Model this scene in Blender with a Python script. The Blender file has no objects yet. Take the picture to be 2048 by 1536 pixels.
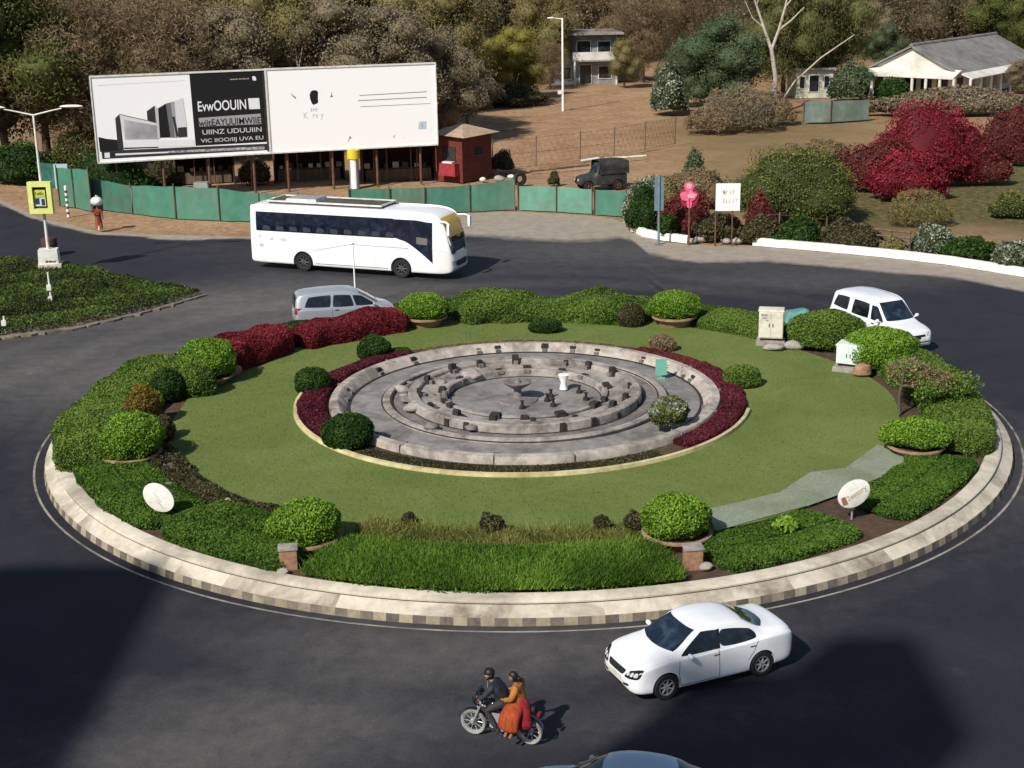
import bpy, bmesh, math, random
import numpy as np
from mathutils import Vector, Matrix
from mathutils.bvhtree import BVHTree

rng = np.random.default_rng(11)
random.seed(11)
R = math.radians
S = bpy.context.scene
COL = S.collection
PI = math.pi

# ------------------------------------------------------------------ camera numbers (survey of the place)
F_PX, PITCH, CAM_H, ROLL = 2900.0, R(16.75), 16.2, R(1.0)

def P(px, py, z=0.0):
    """ground (or height z) point seen at a photo position, used to survey where things stand"""
    a, b = px-1024.0, py-768.0
    u = (a*math.cos(ROLL)-b*math.sin(ROLL))/F_PX
    v = (a*math.sin(ROLL)+b*math.cos(ROLL))/F_PX
    dy = math.cos(PITCH)-v*math.sin(PITCH)
    dz = -math.sin(PITCH)-v*math.cos(PITCH)
    t = (z-CAM_H)/dz
    return Vector((u*t, dy*t, z))

def scale_at(p):
    return F_PX/(p.y*math.cos(PITCH)+(CAM_H-p.z)*math.sin(PITCH))

C0 = Vector((0.50, 49.4, 0.0))      # centre of the roundabout
C1 = Vector((0.35, 50.2, 0.0))      # centre of the fountain
ZI = 0.55                           # level of the lawn

# ------------------------------------------------------------------ tags
def tag(o, label=None, cat=None, group=None, kind=None):
    if label: o['label'] = label
    if cat: o['category'] = cat
    if group: o['group'] = group
    if kind: o['kind'] = kind
    return o

def empty(name, loc=(0, 0, 0), rz=0.0):
    o = bpy.data.objects.new(name, None)
    o.empty_display_size = 0.3
    COL.objects.link(o)
    o.location = loc
    o.rotation_euler = (0, 0, rz)
    return o

def thing(name, label, cat, loc=(0, 0, 0), rz=0.0, group=None):
    return tag(empty(name, loc, rz), label, cat, group)

def link(name, me, parent=None, loc=None):
    o = bpy.data.objects.new(name, me)
    COL.objects.link(o)
    if parent is not None: o.parent = parent
    if loc is not None: o.location = loc
    return o

def copy_tree(o, parent=None):
    c = o.copy()
    COL.objects.link(c)
    c.parent = parent
    for ch in list(o.children):
        copy_tree(ch, c)
    return c

# ------------------------------------------------------------------ mesh builder
class MB:
    def __init__(self):
        self.v, self.f, self.m = [], [], []
    def add(self, vs, fs, mi=0):
        k = len(self.v)
        self.v += [tuple(p) for p in vs]
        self.f += [tuple(i+k for i in f) for f in fs]
        self.m += [mi]*len(fs)
        return self
    def box(self, c, s, rz=0.0, mi=0, taper=1.0):
        hx, hy, hz = s[0]/2, s[1]/2, s[2]/2
        ca, sa = math.cos(rz), math.sin(rz)
        vs = []
        for dz in (-1, 1):
            t = 1.0 if dz < 0 else taper
            for dx, dy in ((-1, -1), (1, -1), (1, 1), (-1, 1)):
                x, y = dx*hx*t, dy*hy*t
                vs.append((c[0]+x*ca-y*sa, c[1]+x*sa+y*ca, c[2]+dz*hz))
        return self.add(vs, [(3, 2, 1, 0), (4, 5, 6, 7), (0, 1, 5, 4), (1, 2, 6, 5), (2, 3, 7, 6), (3, 0, 4, 7)], mi)
    def tube(self, p0, p1, r0, r1=None, n=8, mi=0):
        return self.path([p0, p1], [r0, r0 if r1 is None else r1], n, mi)
    def path(self, pts, rs, n=8, mi=0, caps=True):
        pts = [Vector(p) for p in pts]
        if not hasattr(rs, '__len__'): rs = [rs]*len(pts)
        vs, fs = [], []
        up = None
        for i, p in enumerate(pts):
            d = (pts[min(i+1, len(pts)-1)]-pts[max(i-1, 0)]).normalized()
            if up is None:
                up = Vector((0, 0, 1)) if abs(d.z) < 0.9 else Vector((1, 0, 0))
            a = d.cross(up)
            if a.length < 1e-5: a = d.cross(Vector((0, 1, 0)))
            a.normalize(); b = d.cross(a); up = -b if False else up
            for k in range(n):
                t = 2*PI*k/n
                vs.append(p+(a*math.cos(t)+b*math.sin(t))*rs[i])
        for i in range(len(pts)-1):
            for k in range(n):
                k2 = (k+1) % n
                fs.append((i*n+k, i*n+k2, (i+1)*n+k2, (i+1)*n+k))
        if caps:
            fs.append(tuple(range(n-1, -1, -1)))
            fs.append(tuple((len(pts)-1)*n+k for k in range(n)))
        return self.add(vs, fs, mi)
    def lathe(self, prof, n=48, c=(0, 0, 0), a0=0.0, a1=2*PI, mi=0, axis='z', sx=1.0, sy=1.0):
        full = abs(a1-a0-2*PI) < 1e-6
        cols = n if full else n+1
        vs, fs = [], []
        for i in range(cols):
            a = a0+(a1-a0)*i/n
            for (r, z) in prof:
                x, y = r*math.cos(a)*sx, r*math.sin(a)*sy
                q = (x, y, z) if axis == 'z' else (x, z, y)
                vs.append((c[0]+q[0], c[1]+q[1], c[2]+q[2]))
        L = len(prof)
        for i in range(n):
            j = (i+1) % cols
            for k in range(L-1):
                q = (i*L+k, j*L+k, j*L+k+1, i*L+k+1)
                fs.append(q if axis == 'z' else q[::-1])
        return self.add(vs, fs, mi)
    def prism(self, poly, z0, z1, mi=0):
        n = len(poly)
        vs = [(p[0], p[1], z0) for p in poly]+[(p[0], p[1], z1) for p in poly]
        fs = [tuple(range(n-1, -1, -1)), tuple(range(n, 2*n))]
        fs += [(i, (i+1) % n, n+(i+1) % n, n+i) for i in range(n)]
        return self.add(vs, fs, mi)
    def ball(self, c, r, nu=16, nv=10, mi=0, fn=None):
        if not hasattr(r, '__len__'): r = (r, r, r)
        vs, fs = [], []
        for j in range(nv+1):
            t = -PI/2+PI*j/nv
            for i in range(nu):
                a = 2*PI*i/nu
                d = (math.cos(t)*math.cos(a), math.cos(t)*math.sin(a), math.sin(t))
                k = 1.0 if fn is None else fn(d)
                vs.append((c[0]+d[0]*r[0]*k, c[1]+d[1]*r[1]*k, c[2]+d[2]*r[2]*k))
        for j in range(nv):
            for i in range(nu):
                i2 = (i+1) % nu
                fs.append((j*nu+i, j*nu+i2, (j+1)*nu+i2, (j+1)*nu+i))
        return self.add(vs, fs, mi)
    def build(self, name, mats, parent=None, smooth=None, origin=None, loc=None):
        me = bpy.data.meshes.new(name)
        v = self.v
        if origin is not None:
            v = [(p[0]-origin[0], p[1]-origin[1], p[2]-origin[2]) for p in v]
        me.from_pydata(v, [], self.f)
        if not isinstance(mats, (list, tuple)): mats = [mats]
        for m in mats: me.materials.append(m)
        me.polygons.foreach_set('material_index', self.m)
        if smooth is not None:
            me.polygons.foreach_set('use_smooth', [True]*len(me.polygons))
            me.set_sharp_from_angle(angle=R(smooth))
        me.update()
        return link(name, me, parent, loc if loc is not None else origin)

def np_mesh(name, V, Fq, mats, attrs=None, smooth=False, mi=None):
    """mesh from numpy arrays; Fq (n,4) quads"""
    me = bpy.data.meshes.new(name)
    V = np.asarray(V, np.float32); Fq = np.asarray(Fq, np.int32)
    k = Fq.shape[1]
    me.vertices.add(len(V)); me.vertices.foreach_set('co', V.ravel())
    me.loops.add(Fq.size); me.loops.foreach_set('vertex_index', Fq.ravel())
    me.polygons.add(len(Fq))
    me.polygons.foreach_set('loop_start', np.arange(0, Fq.size, k, dtype=np.int32))
    me.polygons.foreach_set('loop_total', np.full(len(Fq), k, np.int32))
    if not isinstance(mats, (list, tuple)): mats = [mats]
    for m in mats: me.materials.append(m)
    if mi is not None: me.polygons.foreach_set('material_index', np.asarray(mi, np.int32))
    if smooth: me.polygons.foreach_set('use_smooth', np.ones(len(Fq), bool))
    for n, a in (attrs or {}).items():
        at = me.attributes.new(n, 'FLOAT', 'POINT')
        at.data.foreach_set('value', np.asarray(a, np.float32))
    me.update(calc_edges=True)
    return me

def grid_faces(nx, ny):
    i, j = np.meshgrid(np.arange(nx-1), np.arange(ny-1), indexing='ij')
    a = (i*ny+j).ravel()
    return np.stack([a, a+ny, a+ny+1, a+1], 1)

class Wave:
    """cheap smooth noise from random sines, about -1..1"""
    def __init__(self, freq, n=10, dim=3, seed=0):
        r = np.random.default_rng(seed)
        self.k = r.normal(size=(n, dim))*freq; self.p = r.uniform(0, 2*PI, n)
    def __call__(self, X):
        return np.sin(np.asarray(X) @ self.k.T+self.p).mean(1)*2.0

def smooth(a, b, x):
    t = np.clip((x-a)/(b-a), 0, 1)
    return t*t*(3-2*t)

# ------------------------------------------------------------------ materials
def nodes(name):
    m = bpy.data.materials.new(name)
    m.use_nodes = True
    nt = m.node_tree
    return m, nt, nt.nodes['Principled BSDF'], nt.nodes['Material Output']

def ramp(nt, fac, stops):
    r = nt.nodes.new('ShaderNodeValToRGB')
    e = r.color_ramp.elements
    while len(e) < len(stops): e.new(0.5)
    for el, (p, c) in zip(e, stops):
        el.position = p; el.color = (*c, 1)
    nt.links.new(fac, r.inputs['Fac'])
    return r.outputs['Color']

def noise(nt, scale, detail=6, rough=0.6, dist=0.0, coord='Object', stretch=None):
    tc = nt.nodes.new('ShaderNodeTexCoord')
    n = nt.nodes.new('ShaderNodeTexNoise')
    n.inputs['Scale'].default_value = scale
    n.inputs['Detail'].default_value = detail
    n.inputs['Roughness'].default_value = rough
    n.inputs['Distortion'].default_value = dist
    src = tc.outputs[coord]
    if stretch:
        mp = nt.nodes.new('ShaderNodeMapping')
        mp.inputs['Scale'].default_value = stretch
        nt.links.new(src, mp.inputs['Vector']); src = mp.outputs['Vector']
    nt.links.new(src, n.inputs['Vector'])
    return n.outputs['Fac']

def mixc(nt, fac, a, b, mode='MIX'):
    x = nt.nodes.new('ShaderNodeMix')
    x.data_type = 'RGBA'; x.blend_type = mode
    for sock, val in ((x.inputs[0], fac), (x.inputs[6], a), (x.inputs[7], b)):
        if isinstance(val, (int, float)): sock.default_value = val
        elif isinstance(val, tuple): sock.default_value = (*val, 1)
        else: nt.links.new(val, sock)
    return x.outputs[2]

def mathn(nt, op, a, b=None):
    x = nt.nodes.new('ShaderNodeMath'); x.operation = op
    for s, val in ((x.inputs[0], a), (x.inputs[1], b)):
        if val is None: continue
        if isinstance(val, (int, float)): s.default_value = val
        else: nt.links.new(val, s)
    return x.outputs[0]

def attr(nt, name):
    a = nt.nodes.new('ShaderNodeAttribute'); a.attribute_name = name
    return a.outputs['Fac']

def bump(nt, b, h, strength, dist=0.02):
    n = nt.nodes.new('ShaderNodeBump')
    n.inputs['Strength'].default_value = strength
    n.inputs['Distance'].default_value = dist
    nt.links.new(h, n.inputs['Height'])
    nt.links.new(n.outputs['Normal'], b.inputs['Normal'])

def surf(name, c1, c2, scale=3.0, rough=0.85, bmp=0.3, dirt=None, dirt_scale=0.6, dirt_amt=0.5, spec=0.3, metal=0.0, coat=0.0, stretch=None, bdist=0.02):
    """rough two-tone surface with large dirt patches on top"""
    m, nt, b, o = nodes(name)
    f = noise(nt, scale, stretch=stretch)
    col = ramp(nt, f, [(0.3, c1), (0.7, c2)])
    if dirt is not None:
        d = noise(nt, dirt_scale, 8, 0.7, 0.4, stretch=stretch)
        d = mathn(nt, 'MULTIPLY', ramp(nt, d, [(0.45, (0, 0, 0)), (0.68, (1, 1, 1))]), dirt_amt)
        col = mixc(nt, d, col, dirt)
    nt.links.new(col, b.inputs['Base Color'])
    b.inputs['Roughness'].default_value = rough
    b.inputs['Specular IOR Level'].default_value = spec
    b.inputs['Metallic'].default_value = metal
    b.inputs['Coat Weight'].default_value = coat
    b.inputs['Coat Roughness'].default_value = 0.05
    if bmp:
        h = noise(nt, scale*6, 6, 0.7, stretch=stretch)
        bump(nt, b, h, bmp, bdist)
    return m

def plain(name, c, rough=0.6, spec=0.4, metal=0.0, coat=0.0, var=0.12, scale=4.0):
    c2 = tuple(x*(1-var) for x in c)
    return surf(name, c2, c, scale, rough, 0.0, None, spec=spec, metal=metal, coat=coat)

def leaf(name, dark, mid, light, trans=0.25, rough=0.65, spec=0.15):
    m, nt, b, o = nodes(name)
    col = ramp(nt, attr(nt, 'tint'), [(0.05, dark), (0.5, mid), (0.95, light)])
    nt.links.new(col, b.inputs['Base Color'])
    b.inputs['Roughness'].default_value = rough
    b.inputs['Specular IOR Level'].default_value = spec
    t = nt.nodes.new('ShaderNodeBsdfTranslucent')
    nt.links.new(col, t.inputs['Color'])
    x = nt.nodes.new('ShaderNodeMixShader')
    x.inputs[0].default_value = trans
    nt.links.new(b.outputs[0], x.inputs[1]); nt.links.new(t.outputs[0], x.inputs[2])
    nt.links.new(x.outputs[0], o.inputs['Surface'])
    return m

def glass(name, c, rough=0.06, spec=0.6):
    m, nt, b, o = nodes(name)
    f = noise(nt, 2.2, 5, .6, .8)  # pale cloudy patches: reflections put into the glass colour
    nt.links.new(ramp(nt, f, [(0.42, c), (0.56, tuple(x*1.8+.003 for x in c)), (0.74, tuple(x*4.5+0.008 for x in c))]), b.inputs['Base Color'])
    b.inputs['Roughness'].default_value = rough
    b.inputs['Specular IOR Level'].default_value = spec
    return m

# ------------------------------------------------------------------ foliage
def leaf_quads(pts, nrm, ln, wd, tint, flat=0.7, droop=0.0):
    n = len(pts)
    N = nrm*flat+rng.normal(size=(n, 3))*(1-flat)*1.1
    N /= np.linalg.norm(N, axis=1, keepdims=True)+1e-9
    T = rng.normal(size=(n, 3))
    if droop: T[:, 2] -= droop
    T -= N*(T*N).sum(1, keepdims=True)
    T /= np.linalg.norm(T, axis=1, keepdims=True)+1e-9
    B = np.cross(N, T)
    L = (ln*rng.uniform(0.6, 1.3, n))[:, None]*0.5
    W = (wd*rng.uniform(0.6, 1.3, n))[:, None]*0.5
    V = np.stack([pts-T*L, pts+B*W-T*L*0.1, pts+T*L, pts-B*W-T*L*0.1], 1).reshape(-1, 3)
    Fq = np.arange(4*n, dtype=np.int32).reshape(-1, 4)
    return V, Fq, np.repeat(tint, 4)

def foliage(name, parts, mat, parent=None, origin=None, loc=None):
    """parts: list of (V, F, tint)"""
    Vs, Fs, Ts, k = [], [], [], 0
    for V, Fq, T in parts:
        Vs.append(V); Fs.append(Fq+k); Ts.append(T); k += len(V)
    V = np.concatenate(Vs)
    if origin is not None: V = V-np.array(origin)
    me = np_mesh(name, V, np.concatenate(Fs), mat, {'tint': np.clip(np.concatenate(Ts), 0, 1)})
    return link(name, me, parent, loc if loc is not None else origin)

def blob_pts(c, r, n, seed=0, lump=0.10, zmin=-0.5, shell=0.12):
    d = rng.normal(size=(int(n*1.6), 3)); d /= np.linalg.norm(d, axis=1, keepdims=True)
    d = d[d[:, 2] > zmin][:n]
    w = Wave(2.6, 8, 3, seed)
    w2 = Wave(7.5, 8, 3, seed+77)
    k = 1+lump*w(d)+lump*0.5*w2(d)
    k = k*(1-shell*rng.uniform(0, 1, len(d))**1.5)
    r = np.array(r if hasattr(r, '__len__') else (r, r, r))
    p = np.array(c)+d*r*k[:, None]
    nn = d/r; nn /= np.linalg.norm(nn, axis=1, keepdims=True)
    return p, nn, d, w(d*1.7)

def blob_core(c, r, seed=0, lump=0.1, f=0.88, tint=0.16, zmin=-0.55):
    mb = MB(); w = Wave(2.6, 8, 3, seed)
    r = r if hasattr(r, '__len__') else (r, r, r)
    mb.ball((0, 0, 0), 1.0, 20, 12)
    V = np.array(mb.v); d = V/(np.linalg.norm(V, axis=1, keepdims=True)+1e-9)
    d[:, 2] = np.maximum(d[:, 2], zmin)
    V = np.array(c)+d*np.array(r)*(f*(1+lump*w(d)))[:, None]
    return V, np.array(mb.f), np.full(len(V), tint)  # darker inner core, shade between the leaves put into its tint

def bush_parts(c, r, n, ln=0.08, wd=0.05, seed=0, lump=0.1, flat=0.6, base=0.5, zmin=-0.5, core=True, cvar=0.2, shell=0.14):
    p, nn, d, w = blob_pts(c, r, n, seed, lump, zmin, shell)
    t = base+cvar*0.6*w+0.16*d[:, 2]+rng.normal(size=len(p))*cvar  # tint rises upward: light on the top put into leaf colour
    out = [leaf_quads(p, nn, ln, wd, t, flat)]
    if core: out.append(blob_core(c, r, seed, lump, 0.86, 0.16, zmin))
    return out

def hedge_parts(line, width, height, n, z0=0.0, ln=0.08, wd=0.05, seed=0, lump=0.08, base=0.5, cvar=0.2, flat=0.6, sq=4.0, spike=0.0):
    """clipped hedge along a polyline of (x, y); rounded box section"""
    L = np.array([(p[0], p[1]) for p in line], float)
    seg = np.linalg.norm(np.diff(L, axis=0), axis=1); cum = np.r_[0, np.cumsum(seg)]
    tot = cum[-1]
    w1 = Wave(1.1, 8, 3, seed); w2 = Wave(4.0, 10, 3, seed+5)
    hw = width if callable(width) else (lambda s: np.full(len(s), width))
    hh = height if callable(height) else (lambda s: np.full(len(s), height))
    def shape(s, th, k):
        x = np.interp(s, cum, L[:, 0]); y = np.interp(s, cum, L[:, 1])
        e = 0.05
        tx = np.interp(np.minimum(s+e, tot), cum, L[:, 0])-np.interp(np.maximum(s-e, 0), cum, L[:, 0])
        ty = np.interp(np.minimum(s+e, tot), cum, L[:, 1])-np.interp(np.maximum(s-e, 0), cum, L[:, 1])
        l = np.hypot(tx, ty)+1e-9; nx, ny = -ty/l, tx/l
        c, sn = np.cos(th), np.sin(th)
        W = hw(s/tot)/2; H = hh(s/tot)
        endk = np.clip(np.minimum(s, tot-s)/(0.45*W+1e-6), 0, 1); endk = np.sqrt(1-(1-endk)**2)
        u = np.sign(c)*np.abs(c)**(2/sq)*W*(0.25+0.75*endk); z = np.abs(sn)**(2/sq)*H*(0.35+0.65*endk)
        q = np.stack([x+nx*u, y+ny*u, z0+z], 1)
        lu = 1+lump*w1(q)+lump*0.6*w2(q)
        u *= lu*k; z *= (0.15+0.85*lu)*k
        q = np.stack([x+nx*u, y+ny*u, z0+z], 1)
        no = np.stack([nx*c, ny*c, sn+0.05], 1)
        return q, no/np.linalg.norm(no, axis=1, keepdims=True)
    s = rng.uniform(0, tot, n)
    tg = np.linspace(0, PI, 400); mw, mh = float(np.mean(hw(np.array([.3, .5, .7]))))/2, float(np.mean(hh(np.array([.3, .5, .7]))))
    gx = np.sign(np.cos(tg))*np.abs(np.cos(tg))**(2/sq)*mw; gz = np.abs(np.sin(tg))**(2/sq)*mh
    al = np.r_[0, np.cumsum(np.hypot(np.diff(gx), np.diff(gz)))]
    th = np.interp(rng.uniform(0, al[-1], n), al, tg)
    q, no = shape(s, th, 1-0.10*rng.uniform(0, 1, n)**1.5)
    if spike: q[:, 2] += spike*rng.uniform(0, 1, n)**4*np.sin(th)
    t = base+cvar*0.7*w1(q*1.3)+0.14*(np.sin(th)-0.6)+rng.normal(size=n)*cvar  # hedge tops tinted lighter, painting in light from above
    parts = [leaf_quads(q, no, ln, wd, t, flat)]
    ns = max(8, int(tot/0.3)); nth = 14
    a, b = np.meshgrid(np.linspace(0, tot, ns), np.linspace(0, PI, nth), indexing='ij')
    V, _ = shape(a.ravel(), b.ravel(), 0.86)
    parts.append((V, grid_faces(ns, nth), np.full(len(V), 0.14)))  # dark hedge core, inner shade put into its tint
    return parts

def arc(c, r, a0, a1, n=40):
    return [(c[0]+r*math.cos(R(a0+(a1-a0)*i/(n-1))), c[1]+r*math.sin(R(a0+(a1-a0)*i/(n-1)))) for i in range(n)]

def blades(pts, h, w, tint, lean=0.35):
    """grass blades, one thin quad each"""
    n = len(pts)
    a = rng.uniform(0, 2*PI, n)
    sx = np.stack([np.cos(a), np.sin(a), np.zeros(n)], 1)
    H = h*rng.uniform(0.5, 1.2, n)
    top = pts+np.stack([rng.normal(size=n)*lean*H, rng.normal(size=n)*lean*H, H], 1)
    V = np.stack([pts-sx*w/2, pts+sx*w/2, top+sx*w*0.12, top-sx*w*0.12], 1).reshape(-1, 3)
    return V, np.arange(4*n, dtype=np.int32).reshape(-1, 4), np.repeat(tint, 4)

def text_mesh(body, size, mat, name='lettering', parent=None, bold=0.0, extr=0.0, align='LEFT'):
    cu = bpy.data.curves.new(name, 'FONT')
    cu.body = body; cu.size = size; cu.offset = bold; cu.extrude = extr; cu.align_x = align
    t = bpy.data.objects.new(name+'_tmp', cu); COL.objects.link(t)
    bpy.context.view_layer.update()
    me = bpy.data.meshes.new_from_object(t.evaluated_get(bpy.context.evaluated_depsgraph_get()))
    bpy.data.objects.remove(t); bpy.data.curves.remove(cu)
    me.name = name
    me.materials.clear(); me.materials.append(mat)
    return link(name, me, parent)

def place(o, M):
    """local matrix of a child"""
    o.matrix_basis = M
    return o
# ================================================================== MATERIALS
M = {}
M['concrete'] = surf('pale concrete', (.27, .24, .215), (.42, .375, .335), 5, .9, .6, (.085, .075, .066), .9, .95)
M['concrete_dark'] = surf('damp concrete', (.14, .125, .12), (.25, .225, .21), 6, .9, .5, (.05, .045, .04), 1.6, .7)
M['fountain_floor'] = surf('silt floor', (.19, .178, .165), (.30, .28, .26), 2.5, .85, .5, (.085, .078, .07), .6, .9)
M['niche'] = surf('dark niche', (.015, .013, .012), (.05, .043, .038), 9, .95, .3)
M['kerb_a'] = surf('cream painted kerb', (.52, .46, .36), (.66, .59, .48), 3, .85, .6, (.17, .135, .10), .35, .95)
M['kerb_b'] = surf('cream painted kerb worn', (.51, .45, .352), (.65, .58, .47), 4, .9, .6, (.14, .11, .08), .4, .95)
M['kerb_c'] = surf('cream painted kerb pale', (.54, .48, .375), (.68, .61, .50), 3, .85, .6, (.19, .155, .115), .3, .95)
M['kerb_joint'] = plain('kerb joint', (.09, .075, .06), .95)  # dark strip in place of the shade under the capstone
M['band_dark'] = surf('black band paint', (.085, .072, .06), (.16, .132, .11), 7, .85, .4, (.24, .20, .15), .8, .85)
M['band_light'] = surf('cream band paint', (.30, .25, .17), (.42, .36, .26), 7, .85, .4, (.15, .12, .09), .8, .85)
M['soil'] = surf('garden soil', (.055, .032, .02), (.12, .072, .045), 4, .95, .8, (.03, .02, .014), .9, .6)
M['gravel'] = surf('grey green matting', (.19, .22, .155), (.27, .30, .225), 9, .95, .5, (.10, .14, .06), .8, .5)
M['brick'] = surf('orange brick', (.26, .13, .075), (.42, .25, .15), 7, .9, .6, (.13, .08, .05), 1.4, .6)
M['white'] = plain('white paint', (.88, .88, .86), .5, var=.06)
M['white_dirty'] = surf('grubby white paint', (.66, .64, .59), (.80, .79, .74), 2, .6, .15, (.34, .28, .20), 1.4, .6)
M['cream_box'] = surf('cream sheet metal', (.62, .58, .46), (.76, .72, .60), 2, .55, .1, (.3, .25, .17), 1.8, .6)
M['pale_box'] = surf('pale green sheet metal', (.58, .70, .64), (.74, .84, .79), 2, .5, .1, (.4, .45, .38), 1.5, .5)
M['metal_grey'] = surf('galvanised steel', (.30, .32, .33), (.45, .47, .48), 5, .45, .1, (.16, .13, .1), 2, .4, metal=.3)
M['metal_blue'] = surf('blue grey steel', (.10, .17, .20), (.18, .27, .31), 5, .6, .1, (.12, .09, .07), 2, .4)
M['rust'] = surf('rusty steel', (.10, .045, .03), (.20, .10, .065), 6, .85, .3, (.04, .025, .02), 2, .5)
M['wood'] = surf('weathered timber', (.10, .065, .045), (.20, .14, .10), 5, .9, .5, (.04, .03, .02), 1.5, .5, stretch=(1, 1, .12))
M['bark'] = surf('bark', (.06, .045, .033), (.15, .115, .085), 4, .95, .8, stretch=(1, 1, .25))
M['bark_pale'] = surf('pale bark', (.36, .31, .25), (.58, .52, .44), 3, .85, .4, (.16, .12, .09), 1.0, .5)
M['black'] = plain('black rubber', (.018, .018, .019), .75, .3)
M['black_gloss'] = plain('black plastic', (.012, .012, .014), .3, .5)
M['green_sheet'] = surf('green fence sheet', (.045, .17, .115), (.075, .235, .165), 1.2, .55, .12, (.10, .13, .09), .7, .55)
M['green_sheet_b'] = surf('green fence sheet faded', (.06, .185, .13), (.10, .25, .18), 1.0, .6, .15, (.12, .12, .08), .5, .7)
M['green_sheet_c'] = surf('green fence sheet dark', (.03, .13, .095), (.055, .19, .14), 1.4, .6, .15, (.08, .09, .06), .6, .7)
M['green_sheet_pale'] = surf('faded green fence sheet', (.10, .27, .19), (.14, .33, .24), 1.2, .6, .12, (.13, .15, .10), .8, .5)
M['green_net'] = surf('green shade netting', (.02, .10, .08), (.04, .16, .13), 2.5, .9, .4, (.015, .03, .02), 1.2, .7)

# foliage kinds: dark, mid, light
M['lf_topiary'] = leaf('topiary leaves', (.035, .075, .008), (.135, .255, .022), (.26, .42, .05))
M['lf_hedge'] = leaf('hedge leaves', (.03, .055, .010), (.105, .18, .026), (.22, .31, .06))
M['lf_hedge_dark'] = leaf('dark hedge leaves', (.008, .020, .005), (.028, .068, .012), (.075, .145, .025))
M['lf_grass'] = leaf('tall grass blades', (.03, .07, .008), (.105, .205, .024), (.22, .36, .05), .3)
M['lf_lawn'] = leaf('lawn blades', (.105, .142, .036), (.143, .188, .050), (.19, .235, .068), .2)
M['lf_cover'] = leaf('ground cover leaves', (.022, .05, .008), (.070, .145, .018), (.15, .24, .034))
M['lf_dry'] = leaf('dry straw plants', (.05, .055, .012), (.16, .18, .04), (.33, .31, .09))
M['lf_yellow'] = leaf('yellowing leaves', (.05, .04, .008), (.20, .145, .025), (.32, .23, .04))
M['lf_red'] = leaf('crimson leaves', (.05, .008, .010), (.20, .020, .028), (.38, .06, .07))
M['lf_redbrown'] = leaf('maroon ground cover', (.05, .016, .013), (.145, .028, .026), (.26, .07, .06))
M['lf_maroon'] = leaf('wine red ground cover', (.04, .008, .012), (.115, .018, .030), (.21, .045, .06))
M['lf_bougain'] = leaf('bougainvillea bracts', (.07, .012, .014), (.25, .017, .032), (.40, .045, .07))
M['lf_green'] = leaf('green tree leaves', (0.027, 0.038, 0.011), (0.103, 0.124, 0.032), (0.247, 0.249, 0.074))
M['lf_bluegreen'] = leaf('blue green tree leaves', (0.027, 0.044, 0.022), (0.091, 0.128, 0.061), (0.195, 0.232, 0.122))
M['lf_olive'] = leaf('olive tree leaves', (0.115, 0.095, 0.039), (0.221, 0.185, 0.074), (0.312, 0.263, 0.112))
M['lf_yellowgreen'] = leaf('yellow green tree leaves', (0.120, 0.109, 0.023), (0.255, 0.221, 0.048), (0.342, 0.293, 0.073))
M['lf_brown'] = leaf('dry brown twigs and leaves', (0.131, 0.090, 0.047), (0.242, 0.175, 0.097), (0.332, 0.254, 0.146))
M['lf_greybrown'] = leaf('grey brown dusty leaves', (0.120, 0.095, 0.056), (0.221, 0.177, 0.110), (0.312, 0.254, 0.166))
M['lf_darkscrub'] = leaf('dark scrub', (.022, .020, .009), (.072, .068, .030), (.16, .14, .07))
M['lf_weep'] = leaf('weeping tree leaves', (.04, .046, .016), (.135, .14, .05), (.26, .26, .10))
M['lf_pale'] = leaf('grey white flowering leaves', (.020, .030, .012), (.12, .15, .08), (.50, .52, .42))

# ================================================================== GROUND
def build_ground():
    m, nt, b, o = nodes('dry earth')
    n1 = noise(nt, .25, 8, .65, .5); n2 = noise(nt, 2.2, 8, .75)
    soil = ramp(nt, n1, [(.25, (.31, .182, .098)), (.5, (.43, .27, .155)), (.75, (.53, .365, .22))])
    grass = ramp(nt, n2, [(.3, (.085, .075, .028)), (.6, (.17, .145, .06)), (.8, (.25, .20, .09))])
    speck = ramp(nt, n2, [(.35, (.55, .5, .45)), (.62, (1, 1, 1))])
    f = mathn(nt, 'ADD', attr(nt, 'grass'), mathn(nt, 'MULTIPLY', mathn(nt, 'SUBTRACT', n2, .5), .9))
    f = ramp(nt, f, [(.35, (0, 0, 0)), (.75, (1, 1, 1))])
    col = mixc(nt, 1.0, mixc(nt, f, soil, grass), speck, 'MULTIPLY')
    nt.links.new(col, b.inputs['Base Color'])
    b.inputs['Roughness'].default_value = .95; b.inputs['Specular IOR Level'].default_value = .15
    bump(nt, b, noise(nt, 3, 8, .8), .6, .15)
    xs = np.unique(np.r_[np.linspace(-1600, -120, 16), np.linspace(-120, 120, 161), np.linspace(120, 1600, 16)])
    ys = np.unique(np.r_[np.linspace(-600, 60, 12), np.linspace(60, 260, 161), np.linspace(260, 2600, 20)])
    X, Y = np.meshgrid(xs, ys, indexing='ij')
    X, Y = X.ravel(), Y.ravel()
    w = Wave(.12, 10, 2, 3)
    und = w(np.stack([X, Y], 1))
    away = smooth(96, 112, Y)
    Z = -.05+.18*und*away
    g = .30+.25*Wave(.06, 8, 2, 9)(np.stack([X, Y], 1))
    for (px, py, r, k) in ((1900, 430, 9, .55), (1150, 185, 26, .28), (1960, 360, 10, .4), (1880, 60, 40, .8), (1500, 330, 8, .1), (1200, 210, 14, -.25), (1050, 300, 12, -.4), (1950, 460, 5, -.5), (600, 370, 14, -.3), (300, 450, 10, -.3)):
        q = P(px, py)
        g = g+k*np.exp(-((X-q.x)**2+((Y-q.y)*.6)**2)/r**2)
    me = np_mesh('ground', np.stack([X, Y, Z], 1), grid_faces(len(xs), len(ys)), m, {'grass': g}, True)
    tag(link('ground', me), kind='structure')
build_ground()

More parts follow.
